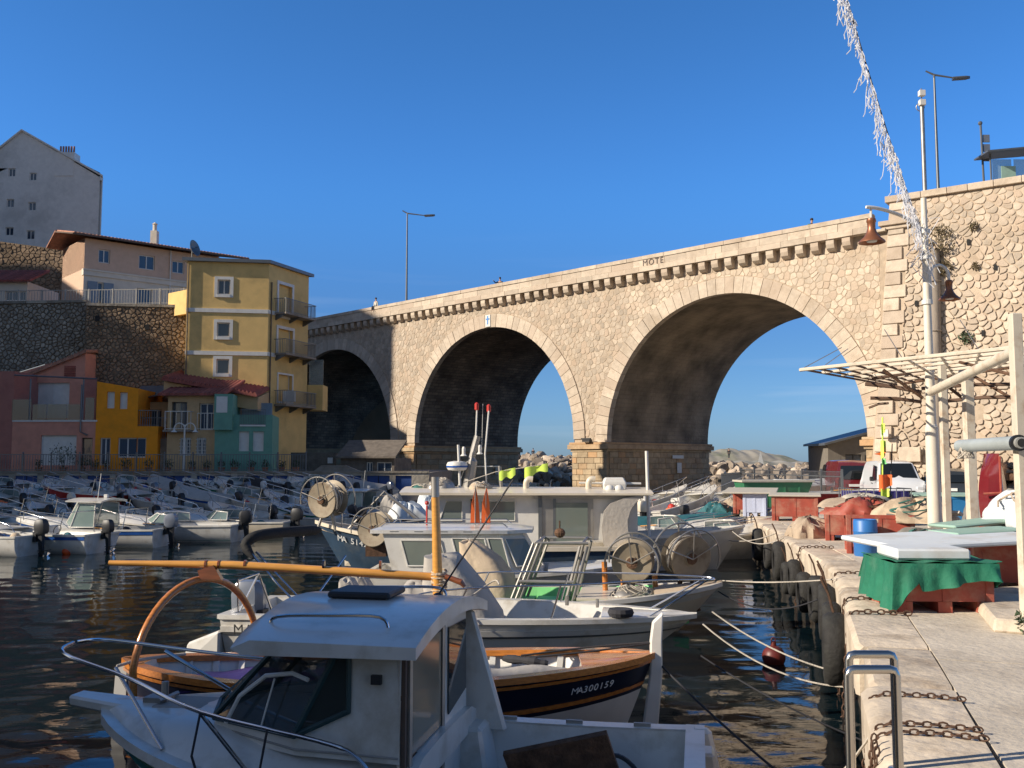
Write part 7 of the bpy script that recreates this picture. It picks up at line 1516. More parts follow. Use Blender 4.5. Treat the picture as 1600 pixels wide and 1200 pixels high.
# ------------------------------------------------------------------ vehicles
M['vwhite'] = mat('white_car_paint', (.7,.72,.74), .2, var=.03, coat=.6); M['vdark'] = mat('charcoal_car_paint', (.03,.035,.04), .25, coat=.6)
M['carglass'] = glassmat('dark_car_glass', (.012,.015,.017), .03); M['tail'] = mat('red_tail_lamp', (.35,.02,.02), .2); M['head'] = mat('clear_head_lamp', (.6,.62,.65), .1); M['plate'] = mat('white_number_plate', (.75,.75,.72), .5); M['grille'] = mat('dark_grille', (.02,.02,.02), .5)
def vehicle(name, label, cat, L, W_, H, hood, bodym, van=True, bumper='black'):
    # local: x forward, rear at 0; cross sections along x
    T = thing(name, label, cat); hw = W_/2
    if van: prof = [(0,.32,.75,.96),(.04,.25,1.0,.95),(.1,.22,H-.12,.93),(.35,.2,H,.9),(L*.55,.2,H+.02,.9),(L-hood-.55,.2,H-.06,.9),(L-hood-.02,.2,1.12,.95),(L-hood+.4,.2,1.02,.97),(L-.2,.22,.86,.93),(L-.03,.28,.66,.86),(L,.32,.5,.8)]
    else: prof = [(0,.35,.7,.93),(.05,.28,.95,.94),(.35,.22,H-.1,.84),(.75,.2,H,.82),(L*.5,.2,H+.01,.82),(L-hood-.65,.2,H-.08,.82),(L-hood+.05,.2,.98,.93),(L-.3,.22,.85,.92),(L-.03,.3,.62,.85),(L,.34,.5,.8)]
    rings = []
    for x, z0, z1, k in prof:
        belt = min(.98, z1-.02); w2 = hw*k; wt = w2*(.8 if z1 > 1.3 else .93); rings.append([(x,-hw*.93,z0),(x,-hw,max(z0+.12,.45)),(x,-hw*.99,belt*.85),(x,-w2*.985 if z1>1.2 else -w2,belt),(x,-(w2+wt)/2 if z1>1.3 else -w2*.98,lerp(belt,z1,.6)),(x,-wt,z1-.03),(x,-wt*.8,z1),(x,0,z1+.02),(x,wt*.8,z1),(x,wt,z1-.03),(x,(w2+wt)/2 if z1>1.3 else w2*.98,lerp(belt,z1,.6)),(x,w2*.985 if z1>1.2 else w2,belt),(x,hw*.99,belt*.85),(x,hw,max(z0+.12,.45)),(x,hw*.93,z0)])
    MB().loft(rings).build('body', bodym, T, smooth=38)
    # windscreen and rear window planes, side windows
    xs0, zs0 = L-hood-.04, 1.13; xs1, zs1 = (L-hood-.52, H-.1) if van else (L-hood-.62, H-.12); xb = L-hood+.02
    MB().hexa([(xb-.02,-hw*.8,zs0-.02),(xb-.02,hw*.8,zs0-.02),(xb-.1,hw*.8,zs0-.06),(xb-.1,-hw*.8,zs0-.06),(xs1+.03,-hw*.66,zs1+.02),(xs1+.03,hw*.66,zs1+.02),(xs1-.06,hw*.66,zs1-.02),(xs1-.06,-hw*.66,zs1-.02)]).build('windscreen', M['carglass'], T, bevel=.02)
    zr = H-.22; MB().hexa([(-.0,-hw*.72,1.0),(-.0,hw*.72,1.0),(.1,hw*.72,1.0),(.1,-hw*.72,1.0),((.085 if van else .26),-hw*.66,zr),((.085 if van else .26),hw*.66,zr),(.35,hw*.66,zr),(.35,-hw*.66,zr)]).build('rear_window', M['carglass'], T)
    for sd in (-1,1):
        sw = [(L-hood-.95,1.02),(L-hood-.22,1.04),(L-hood-.6,H-.2),(L-hood-.95,H-.16)] if van else [(L-hood-1.4,.98),(L-hood-.35,1.0),(L-hood-.75,H-.14),(L-hood-1.4,H-.12)]
        f = lambda z: hw*lerp(.955,.84,max(0,(z-.98)/(H-.98))) + (.01 if van else .0)
        mb = MB(); mb.add([(x,sd*f(z),z) for x,z in sw]+[(x,sd*(f(z)-.04),z) for x,z in sw],[(0,1,2,3),(7,6,5,4),(0,1,5,4),(1,2,6,5),(2,3,7,6),(3,0,4,7)]).build('side_window', M['carglass'], T)
        for xw in (.62, L-.72): 
            m9 = Matrix.Rotation(pi/2,3,'X'); o = MB().lathe([(.05,-.09),(.2,-.1),(.3,-.09),(.32,-.05),(.32,.05),(.3,.09),(.05,.1)],24,(xw,sd*(hw-.07),.32),m9).build('wheel', M['rubber'], T, smooth=40)
            MB().lathe([(.02,-.108),(.19,-.106),(.19,.106),(.02,.108)],16,(xw,sd*(hw-.07),.32),m9).build('rim', M['galv'], o)
        MB().box((L-hood-.3,sd*(hw+.1),1.08),(.12,.16,.18)).build('mirror', M['black'], T, bevel=.03)
        MB().box((.01,sd*hw*.86,.85 if van else .82),(.06,.13,.42 if van else .2)).build('tail_lamp', M['tail'], T, bevel=.02)
        MB().box((L-.14,sd*hw*.72,.72),(.2,.3,.16)).build('head_lamp', M['head'], T, bevel=.03)
        MB().box((L-hood-.85,sd*(hw+.0),.9),(.16,.03,.03)).build('door_handle', M['black'], T)
    MB().box((-.03,0,.42),(.12,W_*.94,.2)).build('rear_bumper', M[bumper], T, bevel=.03); MB().box((L-.02,0,.38),(.14,W_*.9,.22)).build('front_bumper', M[bumper], T, bevel=.03)
    MB().box((-.02,0,.72),(.03,.52,.11)).build('number_plate', M['plate'], T); MB().box((L-.0,0,.58),(.05,.8,.12)).build('grille', M['grille'], T)
    MB().tube([(L-hood-.75,0,H+.0),(L-hood-.85,0,H+.22)],.008,4).build('aerial', M['black'], T)
    return T
V = vehicle('white_van', 'small white van with black mirror and wide dark windscreen near the lamp mast', 'van', 4.1, 1.8, 1.8, .75, M['vwhite']); V.location = (16.1,42.1,-.01); V.rotation_euler = (0,0,RD(-99))
V = vehicle('red_van', 'dark red van seen from behind, half hidden by the white van', 'van', 4.1, 1.75, 1.82, .75, M['vred'], bumper='vred'); V.location = (15.35,43.2,-.01); V.rotation_euler = (0,0,RD(84))
V = vehicle('dark_car', 'charcoal hatchback seen from behind between the canopy posts', 'car', 4.0, 1.75, 1.5, 1.0, M['vdark'], van=False, bumper='vdark'); V.location = (16.6,36.6,-.01); V.rotation_euler = (0,0,RD(70))
# ================================================================== BOATS OF THE HARBOUR
SLIP = lambda y: lerp(-1.35,.1,(y-40)/17.4)
GR = 'boats drawn up on the slipway below the promenade'; GM = 'small boats moored in the harbour'
row = [ # px of bow, hull, stripe, kind, motor, cover, label
 (-18,'white','stripeb','cuddy','black',None,'white cuddy boat on the slipway cut by the left frame edge'),
 (30,'white',None,'open','cream',None,'white open boat on the slipway with a pale covered outboard'),
 (78,'redhull',None,'open',None,None,'bright red hulled open boat on the slipway'),
 (128,'white',None,'open',None,None,'empty white open boat on the slipway right of the red hull'),
 (185,'white','stripeb','bowrider','mgrey',None,'white boat with blue line, second right of the red hull'),
 (238,'white',None,'open','black','grcanvas','grey covered boat on the slipway below the white twin lamp'),
 (290,'white','stripeg','open','black',None,'white boat with green line on the slipway before the green house'),
 (338,'white',None,'cuddy','whitep',None,'white cuddy boat on the slipway with a white outboard'),
 (384,'cream',None,'open','black','blcanvas','dark covered cream boat below the yellow house'),
 (428,'white','stripeb','open','black',None,'white open boat with blue line below the yellow corner house'),
 (474,'white',None,'bowrider','black',None,'white boat on the slipway at the foot of the stair wall'),
 (524,'white',None,'open','mgrey','grcanvas','grey covered boat on the slipway under the left arch'),
 (105,'white','stripeb','open','black','grcanvas','grey covered boat wedged between the red hull and the empty white boat'),(212,'white',None,'open','black',None,'narrow white open boat beside the grey covered one, below the orange wing'),(314,'white',None,'open','mgrey',None,'white open boat with grey outboard below the barred beige windows'),(406,'white',None,'open','black',None,'plain white open boat between the dark cover and the blue line'),(450,'white',None,'cuddy','black',None,'white cuddy boat near the right end of the promenade railing')]
for k,(px,hm,st,kd,mo,cv,lb) in enumerate(row):
    Y = 54.2+rnd.uniform(-.6,.6); bx = (px-800)/1500*Y; hd = atan2(.72,-.69)+rnd.uniform(-.06,.06); L = rnd.uniform(4.4,5.0)
    B = boat(lb, L, 1.65, .5, .68, hm, st, kd, mo, GR, cv, 20, seed=k); x, y = bx-cos(hd)*L, Y-sin(hd)*L; place(B, x, y, SLIP(y)+.22, hd, atan2(SLIP(Y)-SLIP(y)+.1, L), rnd.uniform(-.05,.05))
row2 = [(-30,'white','stripeb','cuddy','black',None,'white boat with blue line in the second slipway row at the left edge'),(40,'white',None,'open','cream',None,'white open boat in the second slipway row near the left edge'),(72,'redhull',None,'open','mgrey',None,'long red hulled boat in the second row behind the windscreen boat'),(205,'white',None,'open','black',None,'white open boat in the second slipway row with raised black outboard'),(275,'white','stripeb','open','black','grcanvas','grey covered boat in the second slipway row'),(350,'white',None,'bowrider','black',None,'white boat in the second slipway row behind the green striped one'),(415,'white','stripeg','open','black',None,'white boat in the second slipway row near the net drums')]
for k,(px,hm,st,kd,mo,cv,lb) in enumerate(row2):
    Y = 47.2+rnd.uniform(-.8,.8); bx = (px-800)/1500*Y; hd = atan2(.6,-.8)+rnd.uniform(-.08,.08)+(.22 if k == 2 else 0); L = rnd.uniform(4.3,4.9)
    B = boat(lb, L, 1.65, .52, .8, hm, st, kd, mo, GR, cv, 25, seed=30+k); x, y = bx-cos(hd)*L, Y-sin(hd)*L; place(B, x, y, SLIP(y)+(.55 if k == 2 else .3), hd, atan2(SLIP(Y)-SLIP(y)+.1, L), rnd.uniform(-.05,.05))
row3 = [(-20,43.2,'white','stripeb','open','black','white open boat with blue line, lowest slipway row at the left edge'),(52,42.8,'cream',None,'open','cream','cream open boat with pale covered outboard in the lowest slipway row'),(150,43.5,'white',None,'open','black','white open boat in the lowest slipway row above the orange buoy'),(245,42.6,'white','stripeb','open','mgrey','white boat with blue line in the lowest row behind the pilothouse boat'),(330,43.2,'white',None,'open','black','white open boat in the lowest row behind the long cuddy boat'),(425,43.6,'white','stripeg','open','black','green lined white boat in the lowest row behind the net drums')]
for k,(px,Y,hm,st,kd,mo,lb) in enumerate(row3):
    hd = atan2(.55,-.83)+rnd.uniform(-.1,.1); L = rnd.uniform(4.2,4.9); B = boat(lb, L, 1.65, .52, .8, hm, st, kd, mo, GR, None, 30, seed=140+k); x, y = (px-800)/1500*Y-cos(hd)*L, Y-sin(hd)*L; place(B, x, y, -1.05, hd, .06, rnd.uniform(-.05,.05))
moored = [ # stern px, py waterline, Y, heading, L, args
 (62,30.8,pi-.3,5.2,'white',None,'open','black',None,'open white boat moored at the far left beside the orange buoy'),
 (166,31.6,pi-.28,4.9,'white','stripeb','open','black',None,'white open boat with black outboard right of the orange buoy'),
 (120,37.5,pi-.3,5.2,'white','stripeb','open','black',None,'pale blue white open boat left of the windscreen boat'),
 (262,34.0,pi-.12,5.6,'white','stripeb','cabin','mgrey',None,'white pilothouse boat with blue band and grey outboard'),
 (378,36.2,pi-.1,5.8,'white',None,'cuddy','black',None,'long white cuddy boat with green waterline and two fenders'),
 (458,38.2,pi-.15,5.8,'cream',None,'cuddy','black',None,'cream white cuddy boat moored behind the green waterline boat'),
 (560,40.5,pi-.5,5.0,'white',None,'open','black',None,'white open boat behind the blue hulled boat bow'),
 (632,41.5,pi-.4,5.2,'white','stripeb','open','black','grcanvas','grey covered boat left of the large beige roof'),
 (640,46.0,pi-.3,5.4,'white',None,'cabin','black',None,'white T-top boat in shade beneath the left pier'),
 (655,52.0,pi-.6,5.0,'white',None,'open','mgrey',None,'white open boat in shade at the pier foot')]
for k,(px,Y,hd,L,hm,st,kd,mo,cv,lb) in enumerate(moored):
    X = (px-800)/1500*Y; B = boat(lb, L, 1.95, .62, .9, hm, st, kd, mo, GM, cv, 5, seed=60+k, fenders=2 if 'fenders' in lb else 0, antif='stripeg' if 'green water' in lb else None); place(B, X, Y, WZ, hd)
# covers and lumps on the middle boats
for k,(x,y,z,r,mt,lb) in enumerate(((-5.0,40.5,-.4,(.5,.4,.7),'grcanvas','grey canvas hood on the boat behind the blue bow'),(-4.2,38.6,-.5,(.8,.5,.6),'foam','white tarpaulin hood left of the large beige roof'),(-3.5,41.8,-.4,(.6,.5,.8),'foam','white peaked engine hood behind the white tarpaulin'),(-2.9,40.5,-.5,(.5,.4,.6),'blcanvas','dark canvas hood beside the large cabin boat'))):
    drape('boat_hood', lb, 'tarpaulin', (x,y,z), r, M[mt], 70+k, fold=.3)
# right of the large cabin boat: three long hulls pointing at the quay, then boats on the landing
rr = [(905,29.5,.06,5.9,'white',None,'bowrider',None,None,'white hull pointing at the quay just behind the curved grey panel'),(900,31.5,.05,6.2,'cream','stripeb','open',None,None,'second white hull pointing at the quay, with blue line'),(915,34.0,.04,6.0,'white',None,'cuddy',None,None,'third white hull pointing at the quay, farther back'),(930,36.5,.08,5.6,'white','stripeg','open','cream','teal','teal covered boat behind the three white hulls')]
for k,(px,Y,hd,L,hm,st,kd,mo,cv,lb) in enumerate(rr):
    B = boat(lb, L, 1.9, .62, .88, hm, st, kd, mo, 'white hulls pointing at the quay', cv, 5, seed=80+k); place(B, (px-800)/1500*Y, Y, WZ, hd)
land = [(1012,41.5,.75,5.2,'white','cream','white boat on the landing with a big pale outboard'),(1060,43.0,.72,5.2,'cream',None,'cream boat drawn up on the landing, bow highest'),(1078,39.0,.7,4.6,'white','black','small white boat on the landing nearest the coping'),(1010,46.5,.7,5.0,'white','black','white boat on the landing in the shade of the pier'),(955,44.0,.6,5.0,'white','black','white boat on the landing beside the white pole')]
for k,(px,Y,hd,L,hm,mo,lb) in enumerate(land):
    B = boat(lb, L, 1.8, .6, .88, hm, None, 'open', mo, 'boats drawn up on the landing', None, 15, seed=90+k); place(B, (px-800)/1500*Y, Y, -1.0, hd, .16, -.08)
tag(MB().hexa([(2,38,-3),(9.2,38,-3),(15,56,-3),(2,56,-3),(4,39,-1.4),(9.1,38,-1.3),(13.2,55,-.1),(7,55,-.3)]).build('slipway', M['ramp']), kind='structure')
for k,(px,Y,lb) in enumerate(((700,66,'dark boat moored at the left pier foot'),(850,78,'dark blue boat moored under the middle arch'),(875,84,'pale dinghy behind the dark blue boat under the middle arch'))):
    B = boat(lb, 5.2, 1.9, .7, 1.0, 'navy' if k < 2 else 'white', None, 'cuddy', 'black', GM, None, 5, seed=110+k); place(B, (px-800)/1500*Y, Y, WZ, pi-.2)
# boats and skip behind the crates, beyond the fence
B = boat('red rowing boat lying on the quay beside the spiked fence', 4.8, 1.6, .5, .7, 'redhull', None, 'open', None, 'small boats beyond the crates', None, 0, seed=120, ws=False, rail=False); place(B, 11.0, 38.6, .05, RD(8))
B = boat('cream dinghy stored beyond the spiked fence', 4.2, 1.6, .5, .8, 'cream', None, 'open', None, 'small boats beyond the crates', 'foam', 0, seed=121, ws=False, rail=False); place(B, 12.4, 45.5, .15, RD(12))
T = thing('green_skip', 'green metal skip at the end of the crate row', 'skip', (9.6,36.8,0)); MB().hexa([(8.75,36.0,.05),(10.9,36.3,.05),(10.9,37.4,.05),(8.75,37.2,.05),(8.6,35.9,1.0),(11.3,36.2,1.0),(11.3,37.6,1.0),(8.6,37.4,1.0)]).build('body', M['greenbin'], T, bevel=.02)
MB().hexa([(8.55,35.85,1.0),(11.35,36.15,1.0),(11.35,37.65,1.0),(8.55,37.45,1.0),(8.55,35.85,1.07),(11.35,36.15,1.07),(11.35,37.65,1.07),(8.55,37.45,1.07)]).build('lid', M['foamtop'], T)
for k in range(4): MB().box((9.1+k*.55,36.0+k*.06,.5),(.07,.06,.85)).build('rib', M['greenbin'], T)
# fence
T = thing('spiked_fence', 'dark spiked iron fence between the quay and the open sea', 'fence', (13.2,46,0)); FF = Facade((12.7,53.5),(14.1,41.2)); mb = MB()
mb = MB(); x = 0
while x <= FF.L: mb.tube([FF.W(x,0,0),FF.W(x,1.3,0)],.014,4); mb.ball(FF.W(x,1.33,0),.03,5,4); x += .13
tag(mb.build('bars', M['iron'], T, fix=False), kind='stuff')
for z in (.15,1.1): mb = MB(); FF.box(mb,0,FF.L,z,z+.05,-.02,.02); mb.build('rail', M['iron'], T)
for k in range(7): x = FF.L*k/6; mb = MB(); FF.box(mb,x-.04,x+.04,0,1.45,-.04,.04); mb.build('post', M['iron'], T)
F9 = Facade((10.2,47),(12.7,53.5)); mb = MB(); x = 0
T2 = thing('landing_fence', 'low dark fence along the top of the boat landing', 'fence', (11.5,50,0))
while x <= F9.L: mb.tube([F9.W(x,-.2,0),F9.W(x,1.2,0)],.014,4); x += .14
mb.build('bars', M['iron'], T2, fix=False)['kind'] = 'stuff'
for z in (.1,1.1): mb = MB(); F9.box(mb,0,F9.L,z,z+.05,-.02,.02); mb.build('rail', M['iron'], T2)
# grey shed behind the arch
F = Facade((24.3,75),(31,75)); T = thing('grey_shed', 'grey shed with a sloping roof beyond the right arch', 'shed', (27,77,0)); M['shed'] = mat('grey_brown_render', (.17,.15,.125), .9, var=.12, bump=.2)
u0 = F.pix(1294,720)[0]; dh = [(1.35+u0,2.6+u0,.3,2.35),(2.85+u0,3.9+u0,.9,2.3)]
zl, zr_ = F.pix(1294,695)[1], F.pix(1355,680)[1]; F.wall(T, M['shed'], u0, u0+5, -.3, (zl,zr_+.6), [(d_[0],d_[1],d_[2],min(d_[3],zl-.2)) for d_ in dh]); F.body(T, M['shed'], u0, u0+5, -.3, (zl,zr_+.6), 5)
F.window(T, (dh[0][0],dh[0][1],dh[0][2],min(dh[0][3],zl-.2)), frame=M['black'], nm='door'); F.window(T, (dh[1][0],dh[1][1],dh[1][2],min(dh[1][3],zl-.2)), frame=M['iron'])
MB().hexa([F.W(u0-.4,zl-.05,.5),F.W(u0+5,zr_+.6,.5),F.W(u0+5,zr_+.6,-5),F.W(u0-.4,zl-.05,-5),F.W(u0-.4,zl+.12,.5),F.W(u0+5,zr_+.78,.5),F.W(u0+5,zr_+.78,-5),F.W(u0-.4,zl+.12,-5)]).build('roof', M['iron'], T)
# ------------------------------------------------------------------ breakwater, island, sail
M['rock'] = mat('breakwater_limestone', (.42,.34,.26), .9, var=.3, scale=1.2, bump=.5, bscale=3, rand=.6, island=.3, alt=(.2,.165,.13), stain=(.08,.065,.05), samt=.7, sscale=.5)
def rock(seed, s=1):
    q_ = random.Random(seed); bm = bmesh.new(); bmesh.ops.create_icosphere(bm, subdivisions=2, radius=1)
    pl = [(Vector((q_.gauss(0,1),q_.gauss(0,1),q_.gauss(0,1))).normalized(), q_.uniform(.42,.72)) for _ in range(11)]
    for v in bm.verts:
        for n_, d in pl:
            k = v.co.dot(n_)
            if k > d: v.co -= n_*(k-d)
    me = bpy.data.meshes.new('boulder'); bm.to_mesh(me); bm.free(); me.materials.append(M['rock']); return me
RK = [rock(k) for k in range(9)]; q_ = random.Random(77)
BWK = thing('breakwater', 'long breakwater of pale tumbled limestone boulders beyond the arches', 'breakwater', (25,162,WZ))
CR = lambda x: lerp(3.7, 2.0, max(0, min(1, (x-12)/26)))
bed = MB().grid(lambda u,v: (lerp(-14,66,u), lerp(156,176,v), WZ-.3+CR(lerp(-14,66,u))*sin(pi*v)**.8+.3*sin(u*60)), 60, 12).build('boulder_bed', M['rock'], BWK, smooth=True)
cnt = 0; rest = []
for i in range(70):
    for j in range(8):
        x = lerp(-12,62,(i+q_.uniform(-.5,.5))/69); v = (j+q_.uniform(-.4,.4))/7*.62; y = lerp(156,176,max(.0,v)); z = WZ-.2+CR(x)*sin(pi*max(.02,v))**.8; rest.append((x,y,z,q_.choice((.5,.7,.8,1.0,1.3,1.6))*q_.uniform(.8,1.1)))
rest.sort(key=lambda t: t[1]-(5 if 0 < t[0] < 54 else 0)+(0 if q_.random() < .6 else 12))
mbv = []
for k,(x,y,z,s_) in enumerate(rest):
    if k < 290:
        o = bpy.data.objects.new('boulder', RK[k % 9]); COL.objects.link(o); o.parent = BWK; o.location = Vector((x,y,z))-BWK.location; o.rotation_euler = (q_.uniform(0,6),q_.uniform(0,6),q_.uniform(0,6)); o.scale = (s_*q_.uniform(.8,1.3),s_,s_*q_.uniform(.7,1.1))
    else: mbv.append((x,y,z,s_))
mb = MB()
for (x,y,z,s_) in mbv:
    me = RK[q_.randrange(9)]; R_ = Euler((q_.uniform(0,6),q_.uniform(0,6),q_.uniform(0,6))).to_matrix(); mb.add([Vector((x,y,z))+R_@(v.co*s_) for v in me.vertices],[tuple(p.vertices) for p in me.polygons])
tag(mb.build('small_boulders', M['rock'], BWK, fix=False), kind='stuff')
# nearer dark boulders between the piers
T = thing('shore_boulders', 'dark boulders piled at the sea side of the middle arch', 'boulders', (2,118,WZ)); mb = MB()
for k in range(70):
    me = RK[k % 9]; x, y, z, s_ = q_.uniform(-5,8.5), q_.uniform(112,122), WZ+q_.uniform(-.2,1.7), q_.uniform(.6,1.1); R_ = Euler((q_.uniform(0,6),q_.uniform(0,6),q_.uniform(0,6))).to_matrix()
    o = bpy.data.objects.new('boulder', me); COL.objects.link(o); o.parent = T; o.location = Vector((x,y,z))-T.location; o.rotation_euler = R_.to_euler(); o.scale = (s_,s_,s_)
M['isle'] = mat('island_limestone', (.27,.25,.21), .95, var=.3, scale=.03, bump=.4, bscale=.2, stain=(.1,.12,.07), samt=.8, sscale=.018)
def isl(u, v):
    y = lerp(1500,1640,v); x = lerp(250,470,u); sh = max(0, sin(pi*min(1,u*1.02)))**.55*(1-.25*max(0,u-.6)); h = 24*sh*sin(pi*v)**.6*(1+.07*sin(u*31)+.05*sin(u*71+v*9)); return (x,y,WZ-.5+h)
tag(MB().grid(isl, 80, 16).build('island', M['isle'], smooth=True), kind='structure')
def isl2(u, v): x = lerp(255,500,u); y = lerp(900,960,v); return (x*.62,y,WZ-.4+4.5*sin(pi*u)**.6*sin(pi*v)**.6*(1+.2*sin(u*50)))
tag(MB().grid(isl2, 80, 8).build('islet', M['isle'], smooth=True), kind='structure')
p = at(1188,721,700); T = thing('sailing_boat', 'tiny pale sailing boat on the horizon before the island', 'sailing boat', (p.x,700,WZ)); MB().add([(p.x-2.2,700,WZ+.8),(p.x+2.6,700,WZ+.8),(p.x+.4,700.2,p.z+7.6)],[(0,1,2)]).build('sail', M['whitep'], T, solid=.05); MB().loft([[(p.x-3.5,699.4,WZ+.8),(p.x-3.5,700.6,WZ+.8),(p.x-3,700,WZ)],[(p.x+3.8,699.9,WZ+1),(p.x+3.8,700.1,WZ+1),(p.x+3,700,WZ)]]).build('hull', M['white'], T)
# ------------------------------------------------------------------ street furniture on the viaduct and wall
def brw(s, d, z): return Vector((4.955+.7071*(s+d), 76.53+.7071*(d-s), z))
def roadlamp(label, x, y, z0, h, dirx, ext=2.3):
    T = thing('road_lamp', label, 'street lamp', (x,y,z0)); MB().tube([(x,y,z0),(x,y,z0+h*.3),(x,y,z0+h)],[.13,.1,.065],10).build('pole', M['iron'], T, smooth=50)
    e = Vector((dirx,-.2,0)).normalized(); c = Vector((x,y,z0+h)); MB().tube([c-e*.5+Vector((0,0,.5)),c+Vector((0,0,.2)),c+e*ext*.8+Vector((0,0,-.12))],[.05,.07,.05],8).tube([c,c+e*.0+Vector((0,0,.25))],.07,8).build('arm', M['iron'], T)
    n_ = Vector((-e.y,e.x,0)); q4 = c+e*ext+Vector((0,0,-.15)); MB().loft([[q4+e*a*1.0+n_*b*w_+Vector((0,0,zz)) for a,b in ((-.5,-1),(.3,-1),(.55,0),(.3,1),(-.5,1))] for zz,w_ in ((-.07,.17),(.0,.22),(.1,.12))]).build('lamp_head', M['iron'], T, smooth=50); return T
p = brw(-22.9,1.2,ZP); roadlamp('tall grey road lamp on the viaduct, alone above the left arches', p.x, p.y, ZP, 10.2, 1)
p = at(1466,296,60); roadlamp('tall grey road lamp above the retaining wall, right of the camera mast', p.x, 60, 16.5, 9.9, 1, 1.6)
T = thing('camera_mast', 'grey mast carrying two white square boxes above the retaining wall', 'mast', (0,0,0)); p = at(1445,296,58); T.location = (p.x,58,16.5); x = p.x
MB().tube([(x,58,16.5),(x,58,24.1)],.13,10).build('pole', M['galv'], T, smooth=50)
for z in (24.3,23.7): MB().box((x-.02,57.9,z+.25),(.38,.3,.36)).build('sensor_box', M['whitep'], T, bevel=.02)
MB().tube([(x,58,24),(x,58,24.9)],.04,6).torus((x-.1,58,23.7),.25,.03,12,5,Matrix.Rotation(pi/2,3,'X')).build('bracket', M['galv'], T)
T = thing('bus_stop_sign', 'grey bus stop sign with stacked panels beside the glass shelter', 'sign', (0,0,0)); p = at(1538,278,60); T.location = (p.x,60,16.5); x = p.x
MB().tube([(x,60,16.5),(x-.1,60,23.3)],.07,8).ball((x-.12,60,23.4),.14,8,6).build('pole', M['iron'], T)
for k in range(3): MB().box((x+.22,60,22.4-k*.62),(.44,.06,.5)).build('panel', M['mgrey'], T, bevel=.01)
T = thing('bus_shelter', 'glass bus shelter with a thin sloping roof on the wall top', 'bus shelter', (0,0,0)); p = at(1545,278,59); T.location = (p.x,59,16.5); x = p.x
M['sglass'] = glassmat('shelter_glass', (.35,.45,.45), .06, .45)
for dx in (.15,2.9): MB().tube([(x+dx,59,16.5),(x+dx,59,21.0)],.06,8).build('post', M['iron'], T)
for dx in (.3,1.65,3.0): MB().box((x+dx+.6,59.1,19.6),(1.2,.03,2.3)).build('glass_panel', M['sglass'], T)
MB().hexa([(x-.4,58.2,20.95),(x+5,58.0,21.4),(x+5,60,21.4),(x-.4,60,20.95),(x-.4,58.2,21.05),(x+5,58.0,21.5),(x+5,60,21.5),(x-.4,60,21.05)]).build('roof', M['iron'], T)
MB().box((x+1.2,58.9,19.5),(.9,.04,1.5)).build('poster', M['mint'], T)
# wall plants
Tm = RW.matrix_world
def wplant(L_, z, r, n, mt, lb, seed):
    e = Vector((.809,-.588)); nn = Vector((-.588,-.809)); o = Vector((21.55,57.1)); y_ = BT*z; c = o+e*L_-nn*y_+nn*.12; T = thing('wall_plant', lb, 'plant', (c.x,c.y,z)); leaves((c.x,c.y,z), n, r, .11, seed, 1.3).build('foliage', mt, T, fix=False)
    st = MB(); 
    for k in range(6): st.tube([(c.x,c.y,z),(c.x+rnd.uniform(-r,r)*.6,c.y-.15,z+rnd.uniform(-r,r))],.012,4)
    st.build('stem', M['leaf2'], T)
for k,(L_,z,r,n,mt,lb) in enumerate(((3.6,14.9,1.0,520,'leaf2','large dry brown bush growing out of the wall above the grey pipe'),(3.9,13.2,.5,180,'leaf2','dry tuft hanging below the large brown bush'),(5.5,15.5,.3,60,'leaf2','dry tuft right of the large brown bush'),(5.6,13.1,.25,50,'leaf2','small dry tuft in the middle of the wall'),(5.0,8.9,.4,130,'leaf','dark tuft above the canopy frame'),(8.8,9.6,.4,110,'leaf','tuft on the wall at the right above the canopy'),(2.2,16.3,.22,60,'leaf','small tuft near the quoin cap'))): wplant(L_, z, r, n, M[mt], lb, 300+k)
p = gp(1597,990); T = thing('weed', 'small green weed at the foot of the kerb by the right edge', 'plant', (p.x,p.y,0)); leaves((p.x+.05,p.y,.1), 90, .14, .04, 9, .9).build('foliage', M['leaf'], T, fix=False)
tag(MB().hexa([(p.x-.25,p.y+.1,0),(p.x+2,p.y-1.4,0),(p.x+2,p.y+3,0),(p.x+.6,p.y+2.5,0),(p.x-.2,p.y+.15,.13),(p.x+2,p.y-1.3,.13),(p.x+2,p.y+3,.13),(p.x+.65,p.y+2.5,.13)]).build('kerb', M['coping'], bevel=.02), kind='structure')
# ------------------------------------------------------------------ people
M['skin'] = mat('skin', (.45,.26,.18), .6); M['jdark'] = mat('dark_jacket', (.03,.03,.035), .8); M['jlight'] = mat('pale_jacket', (.6,.57,.5), .8); M['jeans'] = mat('dark_trousers', (.04,.045,.06), .8); M['hair'] = mat('dark_hair', (.03,.02,.015), .7); M['pack'] = mat('green_backpack', (.05,.16,.08), .7)
def skin(name, verts, edges, rad, mt, par, sub=1):
    me = bpy.data.meshes.new(name); me.from_pydata(verts, edges, []); me.materials.append(mt); o = bpy.data.objects.new(name, me); COL.objects.link(o); o.parent = par
    if not me.skin_vertices: 
        me_ = o.modifiers.new('skin', 'SKIN')
    if not me.skin_vertices: bpy.context.view_layer.update()
    sk = me.skin_vertices[0].data if me.skin_vertices else None
    if sk:
        for k, r in enumerate(rad): sk[k].radius = (r[0], r[1]) if isinstance(r, tuple) else (r, r)
        sk[0].use_root = True
    if not any(m_.type == 'SKIN' for m_ in o.modifiers): o.modifiers.new('skin', 'SKIN')
    s2 = o.modifiers.new('sub', 'SUBSURF'); s2.levels = sub; s2.render_levels = sub; return o
